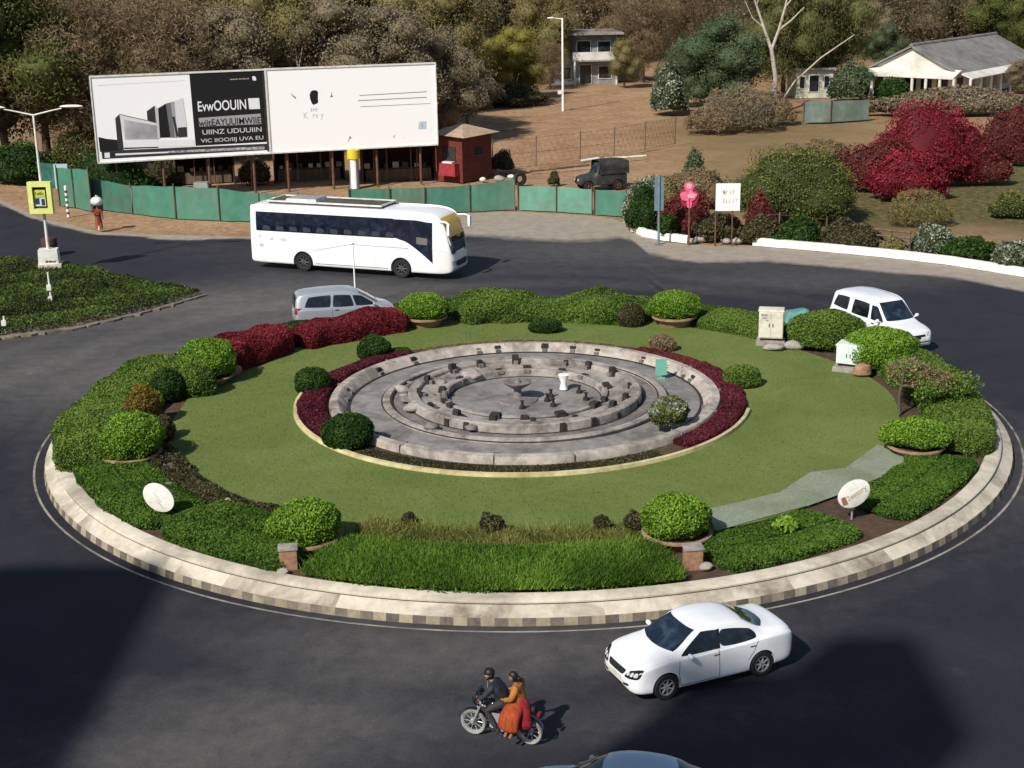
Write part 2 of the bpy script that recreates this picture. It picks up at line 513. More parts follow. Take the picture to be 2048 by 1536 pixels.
EDGE_PX = [(0, 398), (70, 432), (200, 464), (340, 470), (500, 474), (640, 470), (760, 462), (850, 450), (905, 427), (1030, 424), (1185, 432), (1243, 440)]
KERB_PX = [(1268, 468), (1318, 482), (1375, 489), (1440, 491), (1505, 492), (1600, 500), (1700, 509), (1800, 519), (1900, 531), (2048, 555)]
edge_pts = [P(*q) for q in EDGE_PX]+[P(*q) for q in KERB_PX]
EX = np.array([-90.0]+[p.x for p in edge_pts]+[60.0, 90.0])
EY = np.array([edge_pts[0].y+22.0]+[p.y for p in edge_pts]+[edge_pts[-1].y-20.0, edge_pts[-1].y-38.0])
for i in range(1, len(EX)):
    if EX[i] <= EX[i-1]: EX[i] = EX[i-1]+.05

def build_road():
    m, nt, b, o = nodes('asphalt')
    n1 = noise(nt, .35, 8, .65, .6); n2 = noise(nt, 14, 6, .8); n3 = noise(nt, 1.4, 8, .7, .3)
    asph = ramp(nt, n1, [(.3, (.018, .018, .025)), (.7, (.031, .030, .038))])
    worn = ramp(nt, n3, [(.3, (.10, .094, .086)), (.7, (.15, .14, .128))])
    dust = ramp(nt, n3, [(.3, (.27, .225, .175)), (.7, (.40, .345, .28))])
    jit = mathn(nt, 'MULTIPLY', mathn(nt, 'SUBTRACT', n3, .5), .40)
    fw = ramp(nt, mathn(nt, 'ADD', attr(nt, 'wear'), jit), [(.1, (0, 0, 0)), (.95, (1, 1, 1))])
    fd = ramp(nt, mathn(nt, 'ADD', attr(nt, 'dust'), jit), [(.25, (0, 0, 0)), (.85, (1, 1, 1))])
    col = mixc(nt, fd, mixc(nt, fw, asph, worn), dust)
    grit = ramp(nt, n2, [(.35, (.72, .72, .72)), (.65, (1.12, 1.12, 1.12))])
    col = mixc(nt, 1.0, col, grit, 'MULTIPLY')
    nt.links.new(col, b.inputs['Base Color'])
    b.inputs['Roughness'].default_value = .8; b.inputs['Specular IOR Level'].default_value = .25
    bump(nt, b, n2, .35, .01)
    xs = np.r_[np.linspace(-90, -42, 17), np.arange(-41, 45.01, .6), np.linspace(46, 90, 15)]
    ts = np.linspace(0, 1, 170)
    yb = np.interp(xs, EX, EY)
    X = np.repeat(xs, len(ts)); T = np.tile(ts, len(xs)); B = np.repeat(yb, len(ts))
    Y = -10+(B+10)*T
    XY = np.stack([X, Y], 1)
    d = B-Y
    wd = np.interp(X, [-90, -14, -8, -4, 0, 5, 8, 14, 27, 60], [.7, .9, 2.0, 6.5, 9.5, 8.5, 5.2, 4.2, 3.9, 4])
    dust = 1-smooth(wd*.75, wd*1.15+.3, d+.5*Wave(.5, 8, 2, 4)(XY))
    # dust round the traffic island and under the kerb of the roundabout
    r0 = np.hypot(X-C0.x, Y-C0.y)
    wear = np.full(len(X), .04)
    for (px, py, rx, ry, k) in ((440, 610, 10, 5, .85), (150, 740, 10, 7, .75), (620, 1340, 4.0, 3.5, .32), (400, 1510, 4, 2.2, .65), (1000, 1310, 5, 2.0, .28), (1250, 500, 12, 5, .45), (700, 500, 9, 3, .2), (1700, 560, 12, 3, .35), (1990, 900, 3, 7, .2), (230, 820, 5, 6, -.2), (1900, 700, 6, 8, -.25)):
        q = P(px, py)
        wear = wear+k*np.exp(-((X-q.x)/rx)**2-((Y-q.y)/ry)**2)
    wear = wear+.18*np.exp(-((r0-17.4)/.7)**2)+.10*np.sin(r0*2.1+.6*Wave(.2, 6, 2, 12)(XY))*np.exp(-((r0-21)/4)**2)
    wear = wear+.12*Wave(.16, 8, 2, 8)(XY)
    me = np_mesh('road', np.stack([X, Y, np.zeros(len(X))], 1), grid_faces(len(xs), len(ts)), m, {'dust': dust, 'wear': wear}, True)
    tag(link('road', me), kind='structure')
build_road()

# ------------------------------------------------------------------ paint line round the kerb
m_line = surf('worn road paint', (.22, .20, .17), (.40, .36, .30), 3, .8, .2, (.05, .047, .047), .45, 1.0)
mb = MB(); mb.lathe([(16.90, .008), (16.825, .008)], 180, C0)
tag(mb.build('road_marking', m_line), kind='structure')

# white kerb along the far pavement (two runs) and its broken stretch
m_white_kerb = surf('whitewashed kerb', (.74, .70, .62), (.86, .83, .76), 2, .8, .3, (.45, .38, .28), .9, .5)
def kerb_run(pts, label, h=.42, w=.35):
    mb = MB()
    pts = [Vector((p.x, p.y, 0)) for p in pts]
    dense = []
    for i in range(len(pts)-1):
        for k in range(6): dense.append(pts[i].lerp(pts[i+1], k/6))
    dense.append(pts[-1])
    prof = [(-.02, 0), (0.0, h*.85), (.05, h), (w-.05, h), (w, h*.85), (w+.02, 0)]
    vs, fs = [], []
    for i, p in enumerate(dense):
        d = (dense[min(i+1, len(dense)-1)]-dense[max(i-1, 0)]).normalized(); n = Vector((-d.y, d.x, 0))
        for (a, z) in prof: vs.append(p+n*a+Vector((0, 0, z+.004*math.sin(i*1.7))))
    L = len(prof)
    for i in range(len(dense)-1):
        for k in range(L-1): fs.append((i*L+k, (i+1)*L+k, (i+1)*L+k+1, i*L+k+1))
    fs.append(tuple(range(L))); fs.append(tuple((len(dense)-1)*L+k for k in range(L-1, -1, -1)))
    mb.add(vs, fs)
    tag(mb.build('white_kerb', m_white_kerb, None, 40, origin=dense[0]), label, 'kerb', 'whitewashed kerbs along the far pavement')
kerb_run([P(*q) for q in ((1262, 462), (1285, 473), (1318, 480), (1374, 487))], 'short curved white kerb at the corner beneath the pink flower sign')
kp = [P(*q) for q in ((1505, 491), (1600, 499), (1700, 508), (1800, 518), (1900, 530), (2048, 554))]
kerb_run(kp+[kp[-1]+Vector((9, -7.5, 0)), kp[-1]+Vector((20, -15, 0))], 'long white kerb sweeping to the right edge along the far pavement')

def stone(px, py, s, label, mat='concrete', grp=None, z=0.0, name='rubble_stone', cat='stone', flat=.6):
    w = Wave(2.2, 8, 3, int(px*7+py))
    mb = MB(); p = P(px, py, z)
    mb.ball((0, 0, s*flat*.4), (s*.5, s*.38, s*flat*.5), 12, 8, fn=lambda d: 1+.22*float(w(np.array([d]))[0]))
    return tag(mb.build(name, M[mat], None, 50, loc=p), label, cat, grp)
for px, py, s, l in ((1385, 487, .55, 'pale stone right at the foot of the pink flower sign post'), (1402, 484, .8, 'largest pale stone in the gap of the white kerb'),
                     (1450, 487, .6, 'flat pale stone below the white notice board'), (1474, 488, .65, 'pale stone at the left end of the long white kerb')):
    stone(px, py, s, l, grp='stones in the gap of the white kerb')

# ================================================================== ROUNDABOUT ISLAND
def kerb():
    t = thing('roundabout_kerb', 'cream painted sloping kerb wall with black blocks encircling the roundabout garden', 'kerb', C0)
    n = 60
    mb = MB()
    for i in range(n):
        a0, a1 = 2*PI*i/n, 2*PI*(i+1)/n
        mb.lathe([(16.50, .205), (16.43, .23), (16.14, .40)], 5, (0, 0, 0), a0, a1, int(rng.integers(0, 3)))
    mb.build('wall', [M['kerb_a'], M['kerb_a'], M['kerb_b']], t, 40)
    mb = MB(); mb.lathe([(16.14, .40), (16.115, .432)], 240, (0, 0, 0)); mb.build('joint', M['kerb_joint'], t)  # dark line drawn for the shade below the cap
    mb = MB()
    for i in range(75):
        a0, a1 = 2*PI*i/75, 2*PI*(i+1)/75
        mb.lathe([(16.15, .432), (16.15, .475), (16.09, .515), (15.72, .535), (15.68, .50), (15.68, .2)], 4, (0, 0, 0), a0, a1, int(rng.integers(0, 3)))
    mb.build('capstone', [M['kerb_c'], M['kerb_c'], M['kerb_c']], t, 40)
    mb = MB()
    nb = 300
    for i in range(nb):
        a0, a1 = 2*PI*i/nb, 2*PI*(i+1)/nb
        mb.lathe([(16.55, 0), (16.515, .20), (16.50, .205)], 1, (0, 0, 0), a0, a1, i % 2)
    mb.build('painted_band', [M['band_dark'], M['band_light']], t)
kerb()

def disc(name, r0, r1, z, mat, c=C0, n=160, rings=12, a0=0, a1=2*PI, wob=0.0, attrs=None, seed=0):
    full = abs(a1-a0-2*PI) < 1e-6
    A = np.linspace(a0, a1, n+1); RR = np.linspace(r0, r1, rings)
    aa, rr = np.meshgrid(A, RR, indexing='ij'); aa, rr = aa.ravel(), rr.ravel()
    w = Wave(1.2, 8, 2, seed)
    edge = wob*w(np.stack([np.cos(aa), np.sin(aa)], 1)*6)*(rr > r1-1e-6)
    X = c[0]+(rr+edge)*np.cos(aa); Y = c[1]+(rr+edge)*np.sin(aa)
    Z = np.full(len(X), z)
    me = np_mesh(name, np.stack([X, Y, Z], 1), grid_faces(n+1, rings)[:, ::-1], mat, None, True)
    return tag(link(name, me), kind='structure')

def bridged(name, c_in, r_in, c_out, r_out, z, mat, wob=0.0, seed=0, n=180, rings=14):
    A = np.linspace(0, 2*PI, n+1); T = np.linspace(0, 1, rings)
    aa, tt = np.meshgrid(A, T, indexing='ij'); aa, tt = aa.ravel(), tt.ravel()
    e = wob*Wave(1.2, 8, 2, seed)(np.stack([np.cos(aa), np.sin(aa)], 1)*6)
    X = (c_in[0]+r_in*np.cos(aa))*(1-tt)+(c_out[0]+(r_out+e)*np.cos(aa))*tt
    Y = (c_in[1]+r_in*np.sin(aa))*(1-tt)+(c_out[1]+(r_out+e)*np.sin(aa))*tt
    me = np_mesh(name, np.stack([X, Y, np.full(len(X), z)], 1), grid_faces(n+1, rings)[:, ::-1], mat, None, True)
    return tag(link(name, me), kind='structure')
bridged('garden_soil', C1, 7.6, C0, 15.75, ZI-.07, M['soil'])
m_lawn, nt, b, o = nodes('mown lawn')
n1 = noise(nt, .28, 9, .68, .6); n2 = noise(nt, 16, 6, .8)
colr = mixc(nt, 1.0, ramp(nt, n1, [(.3, (.116, .155, .041)), (.5, (.142, .183, .053)), (.72, (.185, .210, .072))]), ramp(nt, n2, [(.3, (.84, .85, .80)), (.7, (1.10, 1.10, 1.06))]), 'MULTIPLY')
nt.links.new(colr, b.inputs['Base Color']); b.inputs['Roughness'].default_value = .95; b.inputs['Specular IOR Level'].default_value = .1
bump(nt, b, n2, .8, .03)
CL = (C0.x+.25, C0.y-.1, 0)
bridged('lawn', C1, 7.9, CL, 12.8, ZI, m_lawn, .22, 5)
n = 60000
a = rng.uniform(0, 2*PI, n); rr = np.sqrt(rng.uniform(7.0**2, 12.8**2, n))
pts = np.stack([CL[0]+rr*np.cos(a), CL[1]+rr*np.sin(a), np.full(n, ZI)], 1)
ok = np.hypot(pts[:, 0]-C1.x, pts[:, 1]-C1.y) > 8.25
pts = pts[ok]
tw = Wave(.5, 8, 3, 31)(pts)
o = foliage('lawn_grass', [blades(pts, .035, .02, .5+.25*tw+rng.normal(size=len(pts))*.18, .8)], M['lf_lawn'])
tag(o, 'short mown grass over the round lawn', 'grass', kind='stuff')

# pale worn strip of matting between lawn and planting, right front
def strip(name, inner, outer, z, mat):
    vs, fs = [], []
    n = len(inner)
    A = [P(*q, z) for q in inner]; B = [P(*q, z) for q in outer]
    k = 8
    da, db = [], []
    for i in range(n-1):
        for j in range(k):
            da.append(A[i].lerp(A[i+1], j/k)); db.append(B[i].lerp(B[i+1], j/k))
    da.append(A[-1]); db.append(B[-1])
    mb = MB(); mb.add(da+db, [(i, i+len(da), i+len(da)+1, i+1) for i in range(len(da)-1)])
    return tag(mb.build(name, mat), kind='structure')
strip('gravel_path', [(1412, 1018), (1470, 1006), (1560, 984), (1620, 944), (1690, 936), (1755, 889)],
      [(1432, 1062), (1530, 1034), (1620, 1010), (1690, 985), (1770, 950), (1832, 912)], ZI+.02, M['gravel'])

# ------------------------------------------------------------------ fountain bed, edging, fountain
disc('bed_soil', 6.85, 8.06, ZI+.02, M['soil'], C1)
mb = MB(); mb.lathe([(8.22, ZI-.02), (8.20, ZI+.11), (8.08, ZI+.12), (8.05, ZI+.0)], 110, (0, 0, 0), R(168), R(346))
m_edge = surf('yellowish cream edging', (.50, .42, .20), (.68, .60, .36), 2, .8, .3, (.22, .17, .09), .8, .8)
tag(mb.build('flower_bed_edging', m_edge, None, 40, loc=C1), 'thin cream edging kerb around the fountain flower bed', 'edging')

def fountain():
    t = thing('fountain', 'dry round grey concrete fountain with stepped rings in the middle of the lawn', 'fountain', (C1.x+.1, C1.y-.12, ZI))
    def L(name, prof, mat, n=120, sm=30):
        mb = MB(); mb.lathe(prof, n, (0, 0, 0)); return mb.build(name, mat, t, sm)
    rim = surf('sunlit fountain rim', (.33, .29, .25), (.53, .465, .40), 3, .9, .7, (.11, .095, .082), .7, 1.0)  # rim concrete paler, sunlight put into its colour
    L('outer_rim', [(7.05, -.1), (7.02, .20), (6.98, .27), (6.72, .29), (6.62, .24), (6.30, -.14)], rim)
    L('basin_floor', [(6.36, -.02), (5.15, .05), (5.12, .05)], M['fountain_floor'])
    L('step_ring', [(5.14, .0), (5.12, .16), (5.05, .19), (4.86, .19), (4.82, .14), (4.80, .06)], M['concrete'])
    L('channel_floor', [(4.84, .09), (4.20, .09)], M['concrete_dark'])
    L('ring_wall', [(4.24, .0), (4.20, .38), (4.14, .42), (3.86, .42), (3.82, .38), (3.78, .1)], M['concrete'])
    L('ledge', [(3.80, .28), (2.98, .22), (2.96, .1)], M['concrete'])
    L('pool_lip', [(3.02, .18), (3.0, .30), (2.88, .31), (2.82, .27), (2.78, -.1)], M['concrete'])
    L('pool_floor', [(2.84, .02), (1.4, .0), (.01, .02)], M['fountain_floor'])
    def ring(name, r, n, z, s, mats, off=0, jitter=.25, skip=0.0):
        for i in range(n):
            if random.random() < skip: continue
            a = 2*PI*(i+off+random.uniform(-jitter, jitter))/n
            mb = MB()
            k = random.uniform(.75, 1.25)
            c = (r*math.cos(a), r*math.sin(a), z+s[2]*k/2)
            mb.box(c, (s[0]*k, s[1]*k, s[2]*k), a, 0, .8)
            mb.box((c[0]-.10*math.cos(a), c[1]-.10*math.sin(a), z+s[2]*.3), (s[0]*1.3, s[1]*.7, s[2]*.55), a, 1)
            mb.build(name, mats, t)
    for r, z in ((6.34, .0), (5.125, .12), (4.825, .15), (4.23, .10), (3.79, .26), (2.99, .24), (2.80, .03)):
        L('dark_joint', [(r+.05, z+.012), (r-.05, z+.014)], M['niche'])
    for i in range(15):
        a = 2*PI*(i+random.uniform(-.3, .3))/15; mb = MB(); mb.box((6.84*math.cos(a), 6.84*math.sin(a), .165), (.46, .014, .262), a); mb.build('rim_joint', M['concrete_dark'], t)
    dm = [M['niche'], M['concrete_dark']]
    ring('niche_block', 6.62, 30, -.02, (.20, .26, .24), dm, 0, .35, .12)
    ring('niche_block', 4.20, 18, .08, (.13, .20, .27), dm, .3, .35, .15)
    ring('niche_block', 3.80, 16, .24, (.18, .24, .30), dm, .1)
    ring('niche_block', 3.02, 14, .18, (.24, .34, .20), dm, .4, .4)
    # rubble heaped against the ring wall on the left
    for i in range(16):
        a = R(random.uniform(120, 250)); r = random.uniform(3.0, 4.9)
        w = Wave(2, 6, 3, 900+i); mb = MB(); s = random.uniform(.12, .30)
        mb.ball((r*math.cos(a), r*math.sin(a), .25), (s*1.3, s, s*.6), 10, 7, fn=lambda d: 1+.3*float(w(np.array([d]))[0]))
        mb.build('rubble', M['concrete_dark' if i % 3 else 'concrete'], t, 60)
    # central nozzle: stepped foot, stem and worn bowl
    mb = MB(); mb.lathe([(.75, 0), (.72, .06), (.45, .10), (.18, .14), (.13, .40), (.20, .46), (.46, .62), (.50, .70), (.40, .72), (.12, .66), (.05, .82), (.01, .84)], 24, (-.25, -.1, .0))
    mb.build('centre_nozzle', M['concrete_dark'], t, 50)
    for (x, y) in ((.95, .15), (.8, -.35), (1.0, -.95), (-.1, -1.15), (2.2, -.3), (2.0, .6)):
        mb = MB(); mb.lathe([(.12, 0), (.10, .12), (.05, .14), (.045, .26), (.09, .30), (.01, .31)], 10, (x, y, .0)); mb.build('nozzle', M['niche'], t, 50)
    mb = MB(); mb.lathe([(.16, 0), (.10, .25), (.22, .55), (.01, .56)], 10, (1.45, 1.0, .05)); mb.build('white_nozzle', M['white'], t, 50)
fountain()

def drape(name, label, cat, p, w, d, h, mat, seed, rz=0.0, sag=.35):
    """sheet of cloth draped over something square"""
    n = 15
    u, v = np.meshgrid(np.linspace(-1, 1, n), np.linspace(-1, 1, n), indexing='ij')
    rr = np.maximum(np.abs(u), np.abs(v))
    wv = Wave(2.6, 8, 2, seed)(np.stack([u.ravel(), v.ravel()], 1)).reshape(n, n)
    z = h*(1-smooth(sag, 1.0, rr))+.10*h*wv*(rr > .2)
    k = 1-.22*smooth(sag, 1, rr)+.06*wv
    V = np.stack([(u*w/2*k).ravel(), (v*d/2*k).ravel(), np.maximum(z, .01).ravel()], 1)
    o = tag(link(name, np_mesh(name, V, grid_faces(n, n), mat, None, True), None, p), label, cat)
    o.rotation_euler.z = rz
    return o
m_tarp = surf('teal tarpaulin', (.07, .20, .17), (.14, .32, .28), 3, .6, .3, (.05, .10, .08), 1.2, .5)
drape('tarpaulin', 'crumpled teal tarpaulin heap behind the tall cream cabinet', 'tarpaulin', P(1592, 664, .5), 1.9, 1.4, .95, m_tarp, 8)
m_cloth = plain('mint green cloth', (.16, .42, .33), .8)
mb = MB(); mb.box((0, 0, .45), (.42, .05, .62)); mb.box((0, .02, .12), (.05, .04, .24)); mb.box((0, 0, .02), (.3, .2, .04))
tag(mb.build('utility_panel', m_cloth, None, 40, loc=P(1322, 757, ZI+.02)), 'small mint green panel standing on the right side of the fountain floor', 'panel')

# ------------------------------------------------------------------ cabinets
def cabinet(label, p, s, mat, rz, lid=False):
    t = thing('electric_cabinet', label, 'cabinet', p, rz)
    mb = MB(); mb.box((0, 0, .12), (s[0]*1.25, s[1]*1.4, .24), 0, 0, .92); mb.build('plinth', M['concrete'], t)
    z0 = .24+.10
    mb = MB()
    for dx in (-1, 1): mb.box((dx*s[0]*.38, 0, .29), (.08, s[1]*.8, .14))
    mb.build('foot', M['niche'], t)
    mb = MB(); mb.box((0, 0, z0+s[2]/2), s)
    bo = mb.build('housing', mat, t)
    bv = bo.modifiers.new('b', 'BEVEL'); bv.width = .025; bv.segments = 2
    mb = MB(); mb.box((0, .02, z0+s[2]+.035), (s[0]*1.08, s[1]*1.12, .07), 0, 0, .94); mb.build('roof_plate', mat, t)
    for dx in (-.25, .25):
        mb = MB(); mb.box((dx*s[0]*.96, -s[1]/2-.012, z0+s[2]*.5), (s[0]*.46, .02, s[2]*.90))
        d = mb.build('door', mat, t)
        mb = MB(); mb.box((dx*s[0]*.3, -s[1]/2-.03, z0+s[2]*.5), (.03, .03, .14)); mb.build('handle', M['niche'], d)
    return t, z0
t, z0 = cabinet('tall cream electrical cabinet standing on the far side of the lawn', P(1541, 690, ZI-.05), (.98, .55, 1.12), M['cream_box'], R(-12))
for (x, z, w, h) in ((-.28, .98, .26, .09), (-.26, .86, .20, .07), (-.16, .76, .10, .06)):
    mb = MB(); mb.box((x, -.30, z0+z), (w, .006, h)); mb.build('notice', M['metal_grey'], t)
t, z0 = cabinet('short pale mint electrical cabinet at the right edge of the lawn', P(1700, 742, ZI-.05), (.95, .7, .70), M['pale_box'], R(-28))
stone(1548, 700, .9, 'flat pale slab in front of the tall cream cabinet', 'concrete', 'slabs by the cabinets', ZI, 'stone_slab', 'slab', .35)
stone(1590, 698, .8, 'pale slab at the right foot of the tall cream cabinet', 'concrete', 'slabs by the cabinets', ZI, 'stone_slab', 'slab', .5)
stone(1724, 752, .75, 'tan block at the right foot of the mint cabinet', 'brick', 'slabs by the cabinets', ZI, 'stone_slab', 'slab', .7)

# ------------------------------------------------------------------ planters with clipped bushes
def make_planter():
    t = empty('planter')
    mb = MB(); mb.lathe([(.70, -.1), (.72, .05), (.86, .28), (.98, .36)], 40, (0, 0, 0)); mb.build('bowl', M['brick'], t, 40)
    mb = MB(); mb.lathe([(.98, .36), (1.06, .38), (1.06, .45), (.94, .46), (.90, .38)], 40, (0, 0, 0)); mb.build('rim', surf('planter rim', (.27, .16, .10), (.42, .27, .17), 5, .9, .4, (.16, .13, .07), 1.2, .6), t, 40)
    mb = MB(); mb.lathe([(.93, .40), (.01, .42)], 40, (0, 0, 0)); mb.build('potting_soil', M['soil'], t)
    return t
PL = [((-5.75, 37.0), 'front left', (1.0, .95, .60), 'beside the front grass strip on its left', 1.06),
      ((4.45, 36.85), 'front right', (1.0, .95, .58), 'at the near end of the grey matting', 1.0),
      ((12.85, 43.7), 'right', (1.10, 1.0, .46), 'at the far end of the grey matting on the right', .95),
      ((7.02, 60.5), 'back right', (1.08, 1.0, .66), 'on the far side right of the back hedge', 1.0),
      ((-3.72, 61.2), 'back left', (1.14, 1.05, .60), 'on the far side beside the red hedge', 1.0),
      ((-12.35, 44.2), 'left', (1.10, 1.05, .74), 'at the left edge above the white oval disc', 1.05),
      ((-11.55, 53.0), 'left rear', (1.08, 1.0, .86), 'at the left end of the red hedge', 1.0)]
proto = make_planter()
for i, (q, nm, rr, wh, k) in enumerate(PL):
    o = proto if i == 0 else copy_tree(proto)
    o.location = (q[0], q[1], ZI-.06)
    kz = 1.05 if 'back' in nm else .75
    o.scale = (k*.92, k*.92, k*kz)
    tag(o, 'round brick bowl planter %s' % wh, 'planter', 'bowl planters ringing the lawn')
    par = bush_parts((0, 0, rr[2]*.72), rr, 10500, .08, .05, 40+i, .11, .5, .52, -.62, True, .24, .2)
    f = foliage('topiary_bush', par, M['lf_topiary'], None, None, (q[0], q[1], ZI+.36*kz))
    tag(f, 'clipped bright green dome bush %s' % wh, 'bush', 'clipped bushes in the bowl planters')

def pillar(px, py, label):
    t = thing('brick_pillar', label, 'pillar', P(px, py, ZI-.1), R(8))
    mb = MB(); mb.box((0, 0, .30), (.46, .34, .6)); mb.build('shaft', M['brick'], t)
    mb = MB(); mb.box((0, 0, .63), (.52, .40, .06)); mb.build('cap', M['concrete'], t)
pillar(1385, 1138, 'short tan brick pillar right of the front grass strip')
pillar(578, 1138, 'short tan brick pillar left of the front grass strip')
stone(566, 1148, .32, 'small grey stone beside the left brick pillar', 'concrete', 'stones behind the front kerb', ZI-.05)
stone(1412, 1140, .36, 'small grey stone beside the right brick pillar', 'concrete', 'stones behind the front kerb', ZI-.05)

# ------------------------------------------------------------------ hedges of the ring
def hedge(name, label, cat, parts, mat, group=None, kind=None, origin=None):
    o = foliage(name, parts, M[mat], None, origin)
    return tag(o, label, cat, group, kind)
def org(r, a, c=C0): return (c[0]+r*math.cos(R(a)), c[1]+r*math.sin(R(a)), ZI)
HZ = ZI-.06
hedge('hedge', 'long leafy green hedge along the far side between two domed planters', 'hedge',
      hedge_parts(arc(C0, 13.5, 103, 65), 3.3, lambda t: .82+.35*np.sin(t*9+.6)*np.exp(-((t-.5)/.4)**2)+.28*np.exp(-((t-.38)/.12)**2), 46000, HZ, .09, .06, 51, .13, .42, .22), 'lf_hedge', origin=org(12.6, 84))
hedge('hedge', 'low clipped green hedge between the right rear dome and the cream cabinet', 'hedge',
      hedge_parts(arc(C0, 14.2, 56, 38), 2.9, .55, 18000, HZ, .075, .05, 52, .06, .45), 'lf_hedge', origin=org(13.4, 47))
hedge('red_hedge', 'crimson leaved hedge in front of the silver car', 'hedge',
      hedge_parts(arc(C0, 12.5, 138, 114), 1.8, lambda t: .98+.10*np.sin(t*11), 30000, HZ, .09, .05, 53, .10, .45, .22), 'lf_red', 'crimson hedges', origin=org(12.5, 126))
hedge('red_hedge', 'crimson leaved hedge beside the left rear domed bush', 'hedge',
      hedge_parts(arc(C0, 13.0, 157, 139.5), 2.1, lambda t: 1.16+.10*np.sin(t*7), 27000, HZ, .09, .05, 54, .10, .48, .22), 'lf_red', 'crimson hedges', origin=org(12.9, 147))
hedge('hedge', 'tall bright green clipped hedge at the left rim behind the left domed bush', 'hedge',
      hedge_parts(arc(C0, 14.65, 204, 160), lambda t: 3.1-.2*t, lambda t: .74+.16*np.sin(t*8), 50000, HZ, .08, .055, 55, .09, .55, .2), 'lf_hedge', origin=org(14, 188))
hedge('ground_cover', 'low dark green ground cover below the left domed bush', 'ground cover',
      hedge_parts(arc(C0, 14.55, 202, 226), 2.4, .32, 20000, HZ, .09, .06, 56, .10, .45, .2, .5, 6), 'lf_cover', kind='stuff')
hedge('hedge', 'broad low dark green hedge beside the left white oval disc', 'hedge',
      hedge_parts(arc(C0, 14.45, 227, 245.5), 2.5, lambda t: .55+.10*np.sin(t*7), 30000, HZ, .09, .06, 57, .14, .42, .22), 'lf_cover', origin=org(14.4, 236))
# front strip of tall grass
n = 42000
a = R(1)*rng.uniform(-113.0, -75.8, n); r = rng.uniform(13.2, 15.72, n)
pts = np.stack([C0.x+r*np.cos(a), C0.y+r*np.sin(a), HZ+.10+.12*(1-((r-14.4)/1.4)**2)], 1)
tw = Wave(1.3, 8, 3, 61)(pts)
gp = [blades(pts, .19, .035, .48+.25*tw+rng.normal(size=n)*.2, .55)]
gp += hedge_parts(arc(C0, 14.48, -113, -75.8), 2.5, .22, 9000, HZ, .12, .05, 62, .08, .4, .2, .5, 6)
tag(foliage('tall_grass', gp, M['lf_grass']), 'bright green tall grass strip along the front kerb', 'grass', kind='stuff')
# dry straw row between grass and lawn
n = 26000
a = R(1)*rng.uniform(-112.5, -76.0, n); r = 12.55+.33*rng.normal(size=n)
pts = np.stack([C0.x+r*np.cos(a), C0.y+r*np.sin(a), np.full(n, HZ)], 1)
tw = Wave(1.6, 8, 3, 63)(pts)
gp = [blades(pts, .24+.14*np.clip(tw, -1, 1), .035, .50+.35*tw+rng.normal(size=n)*.22, .5)]
tag(foliage('straw_plants', gp, M['lf_dry']), 'row of yellow dry plants behind the front grass strip', 'plants', kind='stuff')
for (px, py, s, l) in ((985, 1072, .42, 'dark leafy shrub in the middle of the dry plant row'), (820, 1052, .26, 'small dark shrub at the left of the dry plant row'), (1268, 1060, .34, 'dark brown shrub by the right front dome'), (1205, 1066, .32, 'dark green shrub left of the brown shrub by the right front dome')):
    hedge('small_shrub', l, 'shrub', bush_parts((0, 0, s*.7), (s*.8, s*.7, s*.9), 900, .09, .06, int(px), .2, .4, .4, core=False), 'lf_darkscrub', 'shrubs in the dry plant row', origin=None).location = P(px, py, ZI-.05)
# right front low cover
hedge('ground_cover', 'low green ground cover below the matting around the right oval disc', 'ground cover',
      hedge_parts(arc(C0, 14.45, -71.5, -53), 2.3, .26, 18000, HZ, .09, .06, 64, .10, .45, .22, .5, 6), 'lf_cover', kind='stuff')
hedge('ground_cover', 'low green ground cover at the right rim near the right domed bush', 'ground cover',
      hedge_parts(arc(C0, 14.5, -48, -26), 2.2, .28, 18000, HZ, .09, .06, 65, .10, .45, .22, .5, 6), 'lf_cover', kind='stuff')
hedge('hedge', 'wide mid green hedge curving along the right rim', 'hedge',
      hedge_parts(arc(C0, 14.85, -24, 16), lambda t: 2.0+.6*t, lambda t: .55+.25*t, 38000, HZ, .085, .055, 66, .12, .45, .22), 'lf_hedge', origin=org(14.7, -5))
hedge('hedge', 'rounded bright green hedge in front of the white van', 'hedge',
      bush_parts((0, 0, .72), (1.55, 1.15, .92), 15000, .08, .055, 67, .08, .55, .5), 'lf_topiary', origin=None).location = (14.1, 53.4, HZ)
hedge('hedge', 'rounded mid green hedge between the two cabinets', 'hedge',
      bush_parts((0, 0, .66), (1.6, 1.1, .92), 14000, .08, .055, 68, .08, .55, .45), 'lf_hedge', origin=None).location = (12.75, 56.6, HZ)
